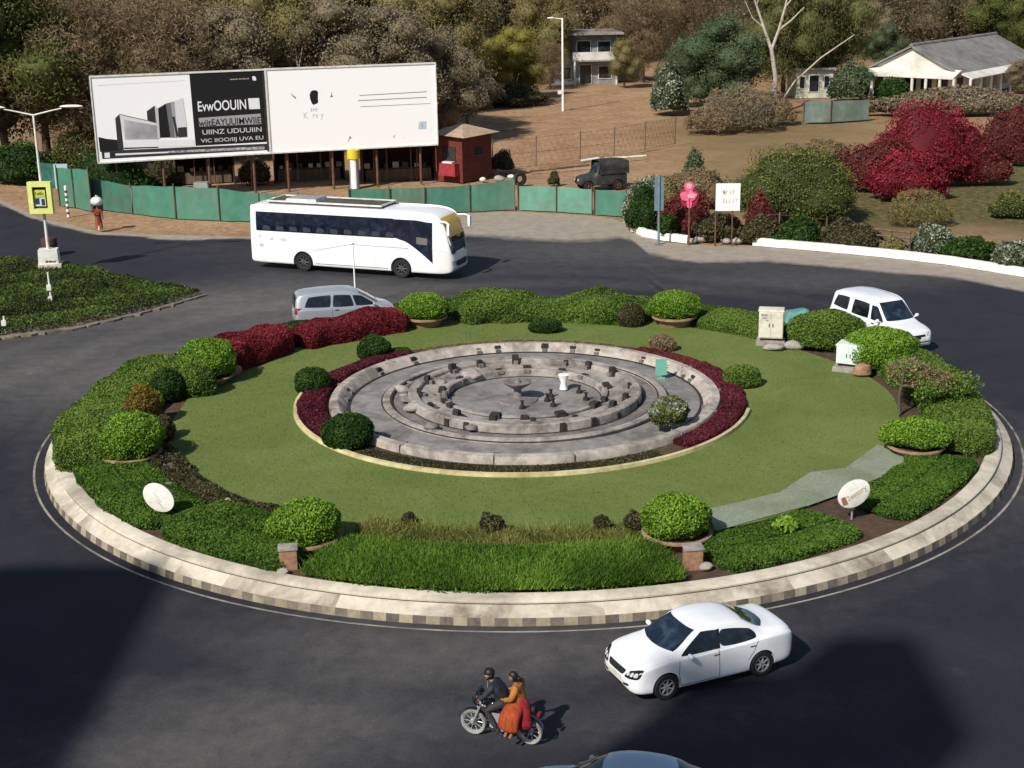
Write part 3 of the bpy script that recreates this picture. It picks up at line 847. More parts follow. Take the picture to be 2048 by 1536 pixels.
# inner bushes
for (px, py, rr, mat, l, n, sd) in (
        (697, 893, (.88, .85, .66), 'lf_hedge_dark', 'dark clipped dome bush on the left front rim of the fountain bed', 9000, 71),
        (750, 715, (.72, .65, .52), 'lf_hedge_dark', 'small dark bush on the lawn left behind the fountain', 5000, 72),
        (800, 712, (.50, .4, .20), 'lf_hedge_dark', 'very low flat bush right beside the small dark bush', 2500, 73),
        (627, 785, (.68, .6, .56), 'lf_hedge_dark', 'small dark bush at the left of the fountain bed', 5000, 74),
        (1482, 772, (.72, .6, .48), 'lf_hedge', 'spreading olive bush right of the fountain bed', 5000, 75),
        (1090, 665, (.75, .5, .35), 'lf_hedge_dark', 'low dark bush at the foot of the long back hedge', 3500, 76),
        (1262, 652, (.62, .5, .55), 'lf_darkscrub', 'dark brown bush at the right end of the back hedge', 3500, 77),
        (285, 850, (.62, .62, .85), 'lf_yellow', 'yellow leaved bush among the hedge on the left rim', 5000, 78),
        (335, 800, (.62, .6, .72), 'lf_hedge_dark', 'dark bush inside the left rim hedge', 4500, 79),
        (325, 880, (.45, .5, .5), 'lf_darkscrub', 'dark scrubby bush by the left end of the lawn', 3000, 80),
        (395, 790, (.7, .6, .75), 'lf_hedge', 'mottled green bush below the left rear dome', 5000, 81),
        (1325, 702, (.55, .4, .40), 'lf_brown', 'dry brown bush right behind the fountain', 2500, 82)):
    o = foliage('round_bush', bush_parts((0, 0, rr[2]*.72), rr, n, .075, .05, sd, .10, .5, .45, -.65), M[mat], None, None, P(px, py, ZI-.03))
    tag(o, l, 'bush')
# shrub on a stem inside the fountain
t = thing('small_tree', 'small round leafy tree on a thin stem at the right of the fountain', 'tree', P(1338, 862, ZI+.02))
mb = MB(); mb.path([(0, 0, 0), (.02, 0, .3), (0, .02, .6)], [.035, .03, .02], 6); mb.build('trunk', M['bark'], t)
foliage('crown', bush_parts((0, 0, .72), (.66, .62, .52), 2200, .13, .09, 83, .14, .4, .5, -.8, False), M['lf_pale'], t)
foliage('crown', bush_parts((0, 0, .72), (.62, .58, .48), 3200, .12, .08, 84, .14, .4, .5, -.8, False), M['lf_green'], t)
# brown crowned tree on the right rim
t = thing('small_tree', 'thin dark trunked tree with sparse brownish crown on the right rim', 'tree', (13.35, 47.6, ZI), R(-10))
mb = MB(); mb.path([(0, 0, 0), (-.03, 0, .6), (.04, .02, 1.2), (.1, .05, 1.7)], [.07, .055, .045, .02], 8)
for (x, y) in ((.8, .2), (.3, .9), (-.4, .5), (.9, -.4), (1.3, .5)): mb.path([(.02, 0, 1.0), (x*.5, y*.5, 1.12), (x, y, 1.25)], [.035, .025, .01], 5)
mb.build('trunk', M['bark'], t)
pr = []
for (x, y, z, s) in ((.4, .5, 1.30, .72), (1.1, .8, 1.1, .75), (.1, 1.2, 1.25, .65), (1.7, .4, .9, .7), (.9, -.1, .95, .55), (2.1, 1.0, .85, .6)):
    pr += bush_parts((x, y, z), (s, s, s*.6), 1500, .11, .05, int(x*100+y*10+300), .3, .3, .5, -1, False, .25, .8)
foliage('crown', pr, M['lf_hedge'], t)
pr = []
for (x, y, z, s) in ((.6, .5, 1.3, .75), (.1, .9, 1.3, .6), (1.3, .5, 1.05, .7)):
    pr += bush_parts((x, y, z), (s, s, s*.6), 1500, .11, .05, int(x*100+y*10+330), .2, .3, .6, -1, False, .25, .6)
foliage('dry_twigs', pr, M['lf_brown'], t)
# maroon carpet in the fountain bed
def carpet(name, label, c, r0, r1, a0, a1, n, mat, h=.22, seed=1):
    rm = (r0+r1)/2
    o = foliage(name, hedge_parts(arc(c, rm, a0, a1), r1-r0, h, n, ZI, .08, .055, seed, .12, .45, .22, .5, 5), M[mat])
    tag(o, label, 'ground cover', kind='stuff')
carpet('red_ground_cover', 'wine red ground cover on the left of the fountain', C1, 7.12, 8.0, 126, 212, 12500, 'lf_maroon', .25, 91)
carpet('red_ground_cover', 'wine red ground cover on the right of the fountain', C1, 7.1, 8.05, -48, 28, 16000, 'lf_maroon', .25, 92)
carpet('red_ground_cover', 'brownish red ground cover right behind the fountain', C1, 7.2, 8.0, 28, 52, 5000, 'lf_redbrown', .2, 93)
carpet('weeds', 'thin weeds on the soil in front of the fountain', C1, 7.25, 7.95, 214, 305, 2600, 'lf_darkscrub', .06, 94)
carpet('weeds', 'thin brown weeds on the soil behind the fountain', C1, 7.3, 7.95, 58, 122, 1500, 'lf_brown', .06, 95)

o = foliage('dark_plants', hedge_parts(arc(C0, 12.9, 198, 240), 1.0, .30, 5200, HZ, .12, .06, 97, .2, .4, .25, .4, 4)[:1], M['lf_darkscrub'])
tag(o, 'sparse dark plants along the left front edge of the lawn', 'plants', kind='stuff')
for a0, a1, mt, l in ((113, 160, 'lf_hedge_dark', 'low dark green cover between the crimson hedges and the far kerb'), (100, 113, 'lf_cover', 'low green cover behind the back left dome'), (54, 67, 'lf_cover', 'low green cover behind the back right dome'), (12, 40, 'lf_cover', 'low green cover behind the cabinets along the kerb')):
    o = foliage('ground_cover', hedge_parts(arc(C0, 15.0, a0, a1), 2.3, .16 if a0 == 113 else .34, int(abs(a1-a0)*420), HZ, .10, .06, 700+a0, .12, .42, .22, .5, 5), M[mt])
    tag(o, l, 'ground cover', kind='stuff')
# ------------------------------------------------------------------ oval discs leaning in the planting
def oval(px, py, label, rz, tilt, roll, lettering):
    t = thing('oval_sign', label, 'sign', P(px, py, ZI), rz)
    h = .74
    e = empty('x'); 
    bpy.data.objects.remove(e)
    mb = MB()
    n = 40
    out = [(math.cos(2*PI*i/n)*.50, math.sin(2*PI*i/n)*.36) for i in range(n)]
    vs = [(x, -.03, z) for x, z in out]+[(x, .03, z) for x, z in out]+[(x*.94, -.04, z*.94) for x, z in out]
    fs = [tuple(range(2*n, 3*n)), tuple(range(2*n-1, n-1, -1))]
    fs += [(i, (i+1) % n, (i+1) % n+2*n, i+2*n)[::1] for i in range(n)]
    fs += [(i+n, (i+1) % n+n, (i+1) % n, i) for i in range(n)]
    mb.add(vs, fs)
    T = Matrix.Translation((0, 0, h)) @ Matrix.Rotation(tilt, 4, 'X') @ Matrix.Rotation(roll, 4, 'Y')
    d = mb.build('disc', M['white_dirty'], t, 30); d.matrix_basis = T
    mb = MB(); mb.path([(0, .06, -.1), (0, .06, h)], .03, 8); mb.build('post', M['metal_grey'], t)
    if lettering:
        x = text_mesh('2estory', .21, plain('tan lettering', (.42, .33, .22), .7), 'lettering', d, .004)
        x.matrix_basis = Matrix.Translation((-.26, -.046, -.09)) @ Matrix.Rotation(R(90), 4, 'X') 
        x = text_mesh('o o', .10, plain('faint lettering', (.62, .58, .5), .7), 'lettering', d)
        x.matrix_basis = Matrix.Translation((-.05, -.046, .12)) @ Matrix.Rotation(R(90), 4, 'X')
        mb = MB(); mb.add([(-.45, -.043, -.12), (-.30, -.043, -.16), (-.27, -.043, .08), (-.40, -.043, .10)], [(0, 1, 2, 3)])
        mb.add([(-.27, -.045, .08), (-.40, -.045, .02), (-.29, -.045, -.10)], [(0, 1, 2)], 1)
        mb.build('emblem', [plain('brown emblem', (.22, .14, .09), .7), plain('red emblem', (.35, .10, .06), .7)], d)
    else:
        for (x0, z0, w, hh, a) in ((-.2, .02, .34, .03, -.3), (.05, -.12, .28, .035, -.25), (-.3, .16, .2, .02, -.3)):
            mb = MB(); ca, sa = math.cos(a), math.sin(a)
            mb.add([(x0+u*ca-v*sa, -.046, z0+u*sa+v*ca) for u, v in ((0, 0), (w, .01), (w*.95, hh), (.02, hh*.8))], [(0, 1, 2, 3)])
            mb.build('stain', plain('tan stain', (.5, .42, .3), .8), d)
oval(322, 1043, 'blank white oval disc leaning beside the left front hedge', R(-6), R(-14), R(36), False)
oval(1705, 1036, 'white oval sign with tan lettering in the right front ground cover', R(8), R(-10), R(-30), True)
stone(455, 1018, .30, 'small grey bird-like stone at the front left edge of the lawn', 'concrete', None, ZI, flat=1.3)
for k, (px, py, s, l) in enumerate(((462, 752, .85, 'brown leaning stone slab under the left rear dome'), (340, 985, .5, 'grey edging stone at the lower left end of the lawn'), (345, 940, .42, 'grey edging stone above another at the left end of the lawn'))):
    stone(px, py, s, l, 'brick' if k == 0 else 'concrete_dark', None, ZI-.05, flat=.7)
# weedy plant near right oval
hedge('small_plant', 'pale lime plant in the ground cover left of the right oval disc', 'plant', bush_parts((0, 0, .35), (.28, .25, .22), 260, .14, .06, 99, .3, .3, .75, core=False), 'lf_topiary').location = P(1572, 1075, ZI)
# raked earth patches
def patch(pxs, z, mat, name='soil_patch'):
    mb = MB(); mb.add([P(*q, z) for q in pxs], [tuple(range(len(pxs)))])
    tag(mb.build(name, mat), kind='structure')

# ================================================================== TRAFFIC ISLAND (left)
ti = [P(*q) for q in ((-160, 520), (0, 526), (110, 531), (250, 560), (415, 592), (300, 626), (150, 661), (0, 681), (-160, 705))]
dense = []
for i in range(len(ti)):
    for k in range(14):
        q = ti[i].lerp(ti[(i+1) % len(ti)], k/14); dense.append((q.x+random.uniform(-.16, .16), q.y+random.uniform(-.16, .16)))
mb = MB(); mb.prism(list(reversed(dense)), -.02, .09)
tag(mb.build('traffic_island', surf('dusty island kerb', (.14, .115, .09), (.30, .25, .19), 2, .95, .8, (.06, .05, .04), .5, .9)), kind='structure')
poly = [(p.x, p.y) for p in ti]
def inside(x, y, poly):
    c = np.zeros(len(x), bool); n = len(poly)
    for i in range(n):
        x1, y1 = poly[i]; x2, y2 = poly[(i+1) % n]
        k = ((y1 > y) != (y2 > y)) & (x < (x2-x1)*(y-y1)/(y2-y1+1e-12)+x1)
        c ^= k
    return c
cen = np.array(poly).mean(0)
sh = [(cen[0]+(q[0]-cen[0])*.965, cen[1]+(q[1]-cen[1])*.95) for q in poly]
X = rng.uniform(-36, -14, 200000); Y = rng.uniform(58, 80, 200000)
ok = inside(X, Y, sh); X, Y = X[ok][:60000], Y[ok][:60000]
n = len(X)
hw = Wave(.9, 10, 2, 41)(np.stack([X, Y], 1)); hw2 = Wave(2.6, 10, 2, 42)(np.stack([X, Y], 1))
Z = .14+(.30+.16*hw+.12*hw2)*rng.uniform(.3, 1, n)
nr = np.tile([0, 0, 1.0], (n, 1))
o = foliage('ground_cover', [leaf_quads(np.stack([X, Y, Z], 1), nr, .13, .08, .40+.34*hw+.24*hw2+rng.normal(size=n)*.2, .4)], leaf('tangled weeds', (.018, .022, .008), (.062, .095, .020), (.135, .205, .042)))
tag(o, 'tangled green ground cover over the left traffic island', 'ground cover', kind='stuff')
def marker(px, py, h, label, boxy):
    t = thing('marker_post', label, 'post', P(px, py, .14), R(6))
    mb = MB(); mb.path([(0, 0, 0), (-.02, 0, h)], [.055, .045], 8); mb.build('shaft', M['white_dirty'], t)
    for (z, s) in boxy:
        mb = MB(); mb.box((-.03, -.05, z), (s, .14, s*1.2)); mb.build('box', M['white_dirty'], t)
marker(103, 605, 1.5, 'thin white post with a small box standing in the traffic island plants', ((.75, .22), (.18, .2)))
marker(12, 665, .75, 'stubby white post at the left edge of the traffic island', ((.45, .2),))
# ================================================================== VEHICLES
def crom(ts, T, A):
    """Catmull-Rom through rows of A at parameters T"""
    A = np.asarray(A, float); T = np.asarray(T, float)
    out = []
    for t in ts:
        i = int(np.clip(np.searchsorted(T, t)-1, 0, len(T)-2))
        h = T[i+1]-T[i]; u = (t-T[i])/h
        m0 = (A[min(i+1, len(A)-1)]-A[max(i-1, 0)])/(T[min(i+1, len(A)-1)]-T[max(i-1, 0)])*h
        m1 = (A[min(i+2, len(A)-1)]-A[i])/(T[min(i+2, len(A)-1)]-T[i])*h
        out.append((2*u**3-3*u**2+1)*A[i]+(u**3-2*u**2+u)*m0+(-2*u**3+3*u**2)*A[i+1]+(u**3-u**2)*m1)
    return np.array(out)

def section(r, crown, box):
    zb, zs, zt, ws, wb, wt = r
    g = max(zt-zs, .02)
    e = .012 if box else .10
    pts = [(0, zb), (.55*ws, zb), (.90*ws, zb+.004), (ws, zb+.09), (max(ws, wb)*1.005, zb+(zs-zb)*.55), (wb, zs-.04),
           (wb-.03*(0 if box else 1), zs+min(.02, .25*g)), (wt+(wb-wt)*.16, zt-min(.10, .5*g)), (wt*.92, zt-min(.018, .1*g)), (wt*.5, zt+crown*.75), (0, zt+crown)]
    pts = np.array(pts)
    T = np.arange(len(pts))
    ts = np.linspace(0, len(pts)-1, 41)
    q = crom(ts, T, pts)
    q[0, 0] = q[-1, 0] = 0
    q[:, 0] = np.maximum(q[:, 0], 0)
    return q

def loft_body(name, st, mat, parent, wheels, wr, dark, crown=.03, box=False, nx=90, arch_w=.34):
    st = np.array(st, float)
    xs = st[:, 0]
    # denser sampling near the ends
    tt = (1-np.cos(np.linspace(0, PI, nx)))/2*.5+np.linspace(0, 1, nx)*.5
    X = xs[0]+(xs[-1]-xs[0])*tt
    rows = crom(X, xs, st[:, 1:])
    V, n = [], None
    for x, r in zip(X, rows):
        q = section(r, crown, box); n = len(q)
        ring = [(x, y, z) for y, z in q]+[(x, -y, z) for y, z in q[-2:0:-1]]
        V += ring
    L = 2*n-2
    bm = bmesh.new()
    vs = [bm.verts.new(v) for v in V]
    for i in range(len(X)-1):
        for k in range(L):
            k2 = (k+1) % L
            bm.faces.new((vs[i*L+k], vs[i*L+k2], vs[(i+1)*L+k2], vs[(i+1)*L+k]))
    bm.faces.new([vs[k] for k in range(L-1, -1, -1)]); bm.faces.new([vs[(len(X)-1)*L+k] for k in range(L)])
    bmesh.ops.recalc_face_normals(bm, faces=bm.faces)
    bvh = BVHTree.FromBMesh(bm)
    me = bpy.data.meshes.new(name); bm.to_mesh(me); bm.free()
    me.materials.append(mat); me.materials.append(dark)
    o = link(name, me, None)
    # wheel arches
    cut = MB()
    wmax = max(st[:, 4].max(), st[:, 5].max())
    for wx in wheels:
        for s in (-1, 1):
            prof = [(0.001, 0), (wr*1.17, 0), (wr*1.17, arch_w+.3), (.001, arch_w+.3)]
            cut.lathe([(r, (z+wmax-arch_w)*s) for r, z in prof][::s], 36, (wx, 0, wr*1.02), axis='y')
    c = cut.build('cutter', dark)
    bm = bmesh.new(); bm.from_mesh(c.data); bmesh.ops.remove_doubles(bm, verts=bm.verts, dist=.0005); bmesh.ops.recalc_face_normals(bm, faces=bm.faces); bm.to_mesh(c.data); bm.free()
    md = o.modifiers.new('arch', 'BOOLEAN'); md.operation = 'DIFFERENCE'; md.object = c; md.solver = 'EXACT'
    bpy.context.view_layer.update()
    me2 = bpy.data.meshes.new_from_object(o.evaluated_get(bpy.context.evaluated_depsgraph_get()))
    o.modifiers.clear()
    if len(me2.polygons) > len(me.polygons)*.5: o.data = me2
    cd = c.data; bpy.data.objects.remove(c); bpy.data.meshes.remove(cd)
    me2 = o.data
    while len(me2.materials) < 2: me2.materials.append(dark)
    me2.materials[0] = mat; me2.materials[1] = dark
    for p in me2.polygons:
        x, y, z = p.center
        hit = any(math.hypot(x-wx, z-wr*1.02) < wr*1.15 for wx in wheels) and abs(y) < wmax-.03 and z > .05
        p.material_index = 1 if (hit and abs(y) > wmax-arch_w-.02) else 0
        p.use_smooth = True
    me2.set_sharp_from_angle(angle=R(38))
    o.name = name; me2.name = name
    o.parent = parent
    return o, bvh

def decal(name, bvh, grid, direction, mat, parent, off=.008):
    """thin panel lying on a body: grid of points projected along a direction"""
    d = Vector(direction).normalized()
    ny = len(grid[0]); V = []
    for col in grid:
        for p in col:
            o = Vector(p)-d*6
            h = bvh.ray_cast(o, d)
            V.append(h[0]+h[1]*off if h[0] is not None else Vector(p))
    Fq = grid_faces(len(grid), ny)
    me = np_mesh(name, np.array([tuple(v) for v in V]), Fq, mat, None, True)
    # face outward
    s = sum((p.normal.dot(-d) for p in me.polygons))
    if s < 0:
        me.flip_normals()
    return link(name, me, parent)

def quadgrid(a, b, c, d, n=14, m=10, rnd=.25):
    a, b, c, d = map(Vector, (a, b, c, d)); g = []
    for i in range(n+1):
        col = []
        for j in range(m+1):
            s, t = 2*i/n-1, 2*j/m-1
            s2 = s*math.sqrt(1-rnd*t*t/2*abs(s)**3) ; t2 = t*math.sqrt(1-rnd*s*s/2*abs(t)**3)
            u, v = (s2+1)/2, (t2+1)/2
            col.append(a.lerp(b, u).lerp(d.lerp(c, u), v))
        g.append(col)
    return g

def side(s, pts2, bvh, name, mat, parent, rnd=.25, off=.008, n=14, m=10):
    q = [(x, s*3, z) for x, z in pts2]
    return decal(name, bvh, quadgrid(*q, n, m, rnd), (0, -s, 0), mat, parent, off)
def front(pts2, bvh, name, mat, parent, sgn=1, rnd=.25, off=.008):
    q = [(sgn*3, y, z) for y, z in pts2]
    return decal(name, bvh, quadgrid(*q, 14, 8, rnd), (-sgn, 0, 0), mat, parent, off)
def top(pts2, bvh, name, mat, parent, rnd=.25, off=.008):
    q = [(x, y, 4) for x, y in pts2]
    return decal(name, bvh, quadgrid(*q, 14, 8, rnd), (0, 0, -1), mat, parent, off)
def seam(s, path, bvh, parent, mat, w=.012, name='door_seam'):
    """dark shut line along a path in the side view"""
    P2 = [Vector((x, 0, z)) for x, z in path]; g = []
    dense = []
    for i in range(len(P2)-1):
        for k in range(8): dense.append(P2[i].lerp(P2[i+1], k/8))
    dense.append(P2[-1])
    for i, p in enumerate(dense):
        d = (dense[min(i+1, len(dense)-1)]-dense[max(i-1, 0)]).normalized(); nn = Vector((-d.z, 0, d.x))
        g.append([(p.x-nn.x*w/2, s*3, p.z-nn.z*w/2), (p.x+nn.x*w/2, s*3, p.z+nn.z*w/2)])
    return decal(name, bvh, g, (0, -s, 0), mat, parent, .004)

def wheel(parent, x, y, r, w, s, spokes=7, rimmat=None, tyre=None, name='wheel'):
    """wheel on the side s (+1 / -1 in y)"""
    e = empty(name, (x, y, r)); e.parent = parent
    mb = MB(); k = r
    prof = [(r*.62, -w*.5), (r*.93, -w*.5), (r*.99, -w*.36), (r, 0), (r*.99, w*.36), (r*.93, w*.5), (r*.62, w*.5), (r*.62, -w*.5)]
    mb.lathe(prof, 32, (0, 0, 0), axis='y'); mb.build('tyre', tyre or M['black'], e, 40)
    mb = MB()
    f = s*w*.36
    mb.lathe([(r*.64, f+s*.03), (r*.58, f+s*.03), (r*.56, f-s*.03)][::s], 32, (0, 0, 0), axis='y', mi=0)
    mb.lathe([(r*.57, f-s*.05), (.001, f-s*.05)][::s], 24, (0, 0, 0), axis='y', mi=1)
    for i in range(spokes):
        a = 2*PI*i/spokes
        p0 = (math.cos(a)*r*.10, f-s*.0, math.sin(a)*r*.10); p1 = (math.cos(a)*r*.59, f-s*.005, math.sin(a)*r*.59)
        mb.path([p0, p1], [r*.10, r*.055], 6, 0)
    mb.lathe([(r*.17, f-s*.02), (r*.16, f+s*.02), (.001, f+s*.025)][::s], 16, (0, 0, 0), axis='y', mi=0)
    mb.build('rim', [rimmat or M['alloy'], M['black_gloss']], e, 40)
    return e

M['paint_white'] = surf('white car paint', (.80, .81, .83), (.85, .86, .87), 1, .25, 0, (.62, .60, .56), .9, .35, spec=.5, coat=.8)
M['paint_white_bus'] = surf('white coach paint', (.82, .82, .81), (.88, .88, .87), 1, .3, 0, (.60, .55, .48), .5, .3, coat=.5)
M['paint_silver'] = plain('silver car paint', (.40, .42, .455), .3, .5, metal=.25, coat=.5, var=.05, scale=1)
M['paint_bluegrey'] = plain('blue grey car paint', (.40, .50, .58), .3, .5, metal=.1, coat=.5, var=.05, scale=1)
M['alloy'] = plain('alloy wheel', (.40, .41, .42), .4, .5, metal=.6)
M['glass'] = glass('tinted glass', (.006, .008, .012))
M['glass_blue'] = glass('bluish windscreen', (.010, .017, .028), .04)
M['glass_sky'] = glass('sky reflecting windscreen', (.10, .14, .19), .05)
M['chrome'] = plain('chrome', (.6, .6, .6), .15, .5, metal=1.0)
M['lamp_clear'] = plain('clear lamp', (.55, .57, .58), .08, .6, var=.3, scale=14)
M['lamp_red'] = plain('red lamp', (.25, .012, .012), .15, .6)
M['plate'] = plain('white plate', (.75, .75, .7), .5)
M['seam'] = plain('shut line', (.05, .05, .055), .7)

def sedan(name, label, loc, rz, paint, detail=True):
    t = thing(name, label, 'car', loc, rz)
    st = [(-2.22, .46, .80, .86, .52, .56, .42), (-2.17, .36, .88, .97, .70, .72, .58), (-2.02, .27, .94, 1.06, .81, .81, .70), (-1.65, .22, .95, 1.10, .84, .845, .70),
          (-1.30, .20, .95, 1.17, .85, .86, .655), (-.80, .19, .945, 1.40, .85, .86, .60), (-.30, .19, .935, 1.47, .85, .86, .605), (.22, .19, .92, 1.455, .85, .86, .605),
          (.60, .19, .91, 1.34, .85, .86, .61), (1.12, .19, .90, 1.045, .85, .855, .70), (1.40, .19, .88, .985, .85, .85, .72), (1.78, .20, .82, .90, .83, .83, .70), (2.04, .22, .72, .79, .77, .76, .60), (2.17, .27, .62, .68, .64, .62, .48), (2.23, .36, .53, .57, .46, .45, .36)]
    body, bvh = loft_body('body', st, paint, t, (1.36, -1.25), .31, M['black'])
    for s in (-1, 1):
        side(s, ((.98, .955), (.02, .965), (-.06, 1.36), (.34, 1.38)), bvh, 'window', M['glass'], t, .12)
        side(s, ((-.06, .968), (-1.16, .99), (-1.0, 1.22), (-.12, 1.375)), bvh, 'window', M['glass'], t, .6)
        side(s, ((.035, .965), (-.075, .968), (-.13, 1.365), (-.05, 1.36)), bvh, 'pillar', M['black_gloss'], t, 0, .010, 3, 8)
        for path in ([(1.02, .93), (1.04, .60), (.98, .28)], [(-.03, .95), (-.05, .60), (-.06, .27)], [(-.06, .27), (.98, .28)], [(-1.12, .97), (-1.0, .70), (-.85, .52)]):
            seam(s, path, bvh, t, M['seam'])
        for x in (.12, -.88):
            side(s, ((x, .83), (x-.17, .832), (x-.17, .855), (x, .853)), bvh, 'door_handle', M['seam'], t, .3, .012, 4, 3)
        wheel(t, 1.36, s*.76, .315, .20, s)
        wheel(t, -1.25, s*.76, .315, .20, s)
        front(((s*.36, .56), (s*.77, .60), (s*.79, .82), (s*.50, .74)), bvh, 'headlight_surround', M['black_gloss'], t, 1, .5, .008)
        for k, y in enumerate((.49, .60, .70)):
            front(((s*(y-.045), .62+.012*k), (s*(y+.045), .63+.012*k), (s*(y+.04), .70+.02*k), (s*(y-.035), .69+.02*k)), bvh, 'headlight', M['lamp_clear'], t, 1, .9, .015)
        front(((s*.36, .37), (s*.56, .40), (s*.56, .46), (s*.36, .43)), bvh, 'fog_lamp', M['black_gloss'], t, 1, .5)
        front(((s*.50, .78), (s*.76, .80), (s*.74, .95), (s*.56, .93)), bvh, 'taillight', M['lamp_red'], t, -1, .3)
        mb = MB(); mb.ball((.80, s*.96, 1.0), (.06, .10, .062), 12, 8); mb.path([(.80, s*.84, .95), (.80, s*.93, .97)], .03, 6)
        mb.build('mirror', paint, t, 60)
    front(((-.67, 1.035), (.67, 1.035), (.54, 1.40), (-.54, 1.40)), bvh, 'windshield', M['glass_blue'], t, 1, .15)
    front(((-.62, 1.14), (.62, 1.14), (.50, 1.39), (-.50, 1.39)), bvh, 'rear_window', M['glass_blue'], t, -1, .2)
    g = front(((-.32, .58), (.32, .58), (.40, .71), (-.40, .71)), bvh, 'grille', M['black_gloss'], t, 1, .3)
    front(((-.30, .29), (.30, .29), (.36, .38), (-.36, .38)), bvh, 'air_intake', M['black_gloss'], t, 1, .3)
    front(((-.24, .44), (.24, .44), (.24, .54), (-.24, .54)), bvh, 'number_plate', M['cream_box'], t, 1, 0, .012)
    return t

p0, p1 = P(1332, 1398), P(1525, 1350)
hd = (p0-p1); hd.z = 0; hd.normalize()
rzs = math.atan2(hd.y, hd.x)
left = Vector((-hd.y, hd.x, 0))
cen_s = (p0+p1)/2-left*.80-hd*.02
s_car = sedan('sedan_car', 'white four door sedan turning on the near road in front of the kerb', (cen_s.x, cen_s.y, 0), rzs, M['paint_white'])
s_car.scale = (.965, 1, 1)

def van(name, label, loc, rz, paint, st, wheels, wr, wins, ws, rw, gr, lamp, ww=.76, extra=None):
    t = thing(name, label, 'car', loc, rz)
    body, bvh = loft_body('body', st, paint, t, wheels, wr, M['black'])
    for s in (-1, 1):
        for q in wins: side(s, q, bvh, 'window', M['glass'], t, .2)
        for x in wheels: wheel(t, x, s*ww, wr, .2, s)
        front([(s*a, b) for a, b in lamp], bvh, 'headlight', M['lamp_clear'], t, 1, .4)
        xs = wins[0][0][0]
        mb = MB(); mb.ball((xs-.12, s*(ww+.20), wins[0][0][1]+.08), (.05, .10, .075), 12, 8); mb.path([(xs-.12, s*(ww+.05), wins[0][0][1]+.03), (xs-.12, s*(ww+.18), wins[0][0][1]+.06)], .03, 6)
        mb.build('mirror', paint, t, 60)
        for q in wins[:2]:
            x0 = q[1][0]-.03
            seam(s, [(x0, q[1][1]-.02), (x0, .35)], bvh, t, M['seam'])
            side(s, ((x0+.12, q[1][1]-.14), (x0+.30, q[1][1]-.14), (x0+.30, q[1][1]-.10), (x0+.12, q[1][1]-.10)), bvh, 'door_handle', M['chrome'], t, .3, .014, 4, 3)
        seam(s, [(wins[0][0][0]+.05, wins[0][0][1]-.02), (wins[0][0][0]+.03, .35)], bvh, t, M['seam'])
        seam(s, [(wheels[0]-.55, .62), (wheels[1]+.5, .62)], bvh, t, M['seam'], .015, 'side_trim')
    front(ws, bvh, 'windshield', M['glass_blue'], t, 1, .12)
    front(rw, bvh, 'rear_window', M['glass'], t, -1, .25)
    front(gr, bvh, 'grille', M['black_gloss'], t, 1, .2)
    if extra: extra(t, bvh)
    return t
# white van on the right
st = [(-2.12, .50, .95, 1.02, .60, .62, .45), (-2.08, .38, 1.0, 1.30, .74, .76, .58), (-2.0, .30, 1.02, 1.62, .80, .81, .60), (-1.80, .26, 1.03, 1.76, .83, .84, .62), (-1.3, .24, 1.03, 1.83, .84, .85, .64), (-.4, .24, 1.02, 1.85, .84, .85, .65),
      (.25, .24, 1.0, 1.82, .84, .85, .64), (.62, .24, 1.0, 1.68, .84, .85, .64), (1.10, .24, .99, 1.22, .84, .845, .70), (1.32, .24, .96, 1.08, .84, .84, .72), (1.75, .26, .88, .96, .82, .82, .70), (2.02, .28, .78, .85, .77, .77, .64), (2.13, .32, .66, .72, .68, .67, .52), (2.18, .42, .56, .60, .50, .50, .42)]
def vanx(t, bvh):
    front(((-.16, .60), (.16, .60), (.16, .74), (-.16, .74)), bvh, 'emblem', M['black_gloss'], t, 1, .2, .012)
    front(((-.05, .32), (.05, .32), (.05, .62), (-.05, .62)), bvh, 'bumper_split', M['black_gloss'], t, 1, 0, .010)
    front(((-.75, .46), (.75, .46), (.76, .49), (-.76, .49)), bvh, 'bumper_line', M['black_gloss'], t, 1, 0, .010)
    side(-1, ((-1.10, .86), (-1.22, .86), (-1.16, 1.0), (-1.13, 1.0)), bvh, 'emblem', M['metal_grey'], t, 0, .012, 4, 4)
q0, q1 = P(1652, 652), P(1806, 706)
hd = (q1-q0); hd.z = 0; hd.normalize(); rzv = math.atan2(hd.y, hd.x); left = Vector((-hd.y, hd.x, 0))
cv = (q0+q1)/2+left*.85+hd*.12
v_car = van('white_van', 'white people carrier van driving round the right side of the garden', (cv.x-.30, cv.y-.75, 0), rzv, M['paint_white'], st, (1.30, -1.30), .31,
    [((1.12, 1.08), (.42, 1.09), (.36, 1.62), (.66, 1.60)), ((.28, 1.09), (-.72, 1.10), (-.66, 1.66), (.24, 1.64)), ((-.96, 1.14), (-1.86, 1.20), (-1.68, 1.62), (-.92, 1.66))],
    ((-.66, 1.14), (.66, 1.14), (.56, 1.72), (-.56, 1.72)), ((-.60, 1.12), (.60, 1.12), (.52, 1.62), (-.52, 1.62)), ((-.40, .66), (.40, .66), (.42, .74), (-.42, .74)), ((.46, .66), (.70, .68), (.72, .82), (.48, .80)), extra=vanx)
v_car.scale = (1.10, 1.08, 1.10)
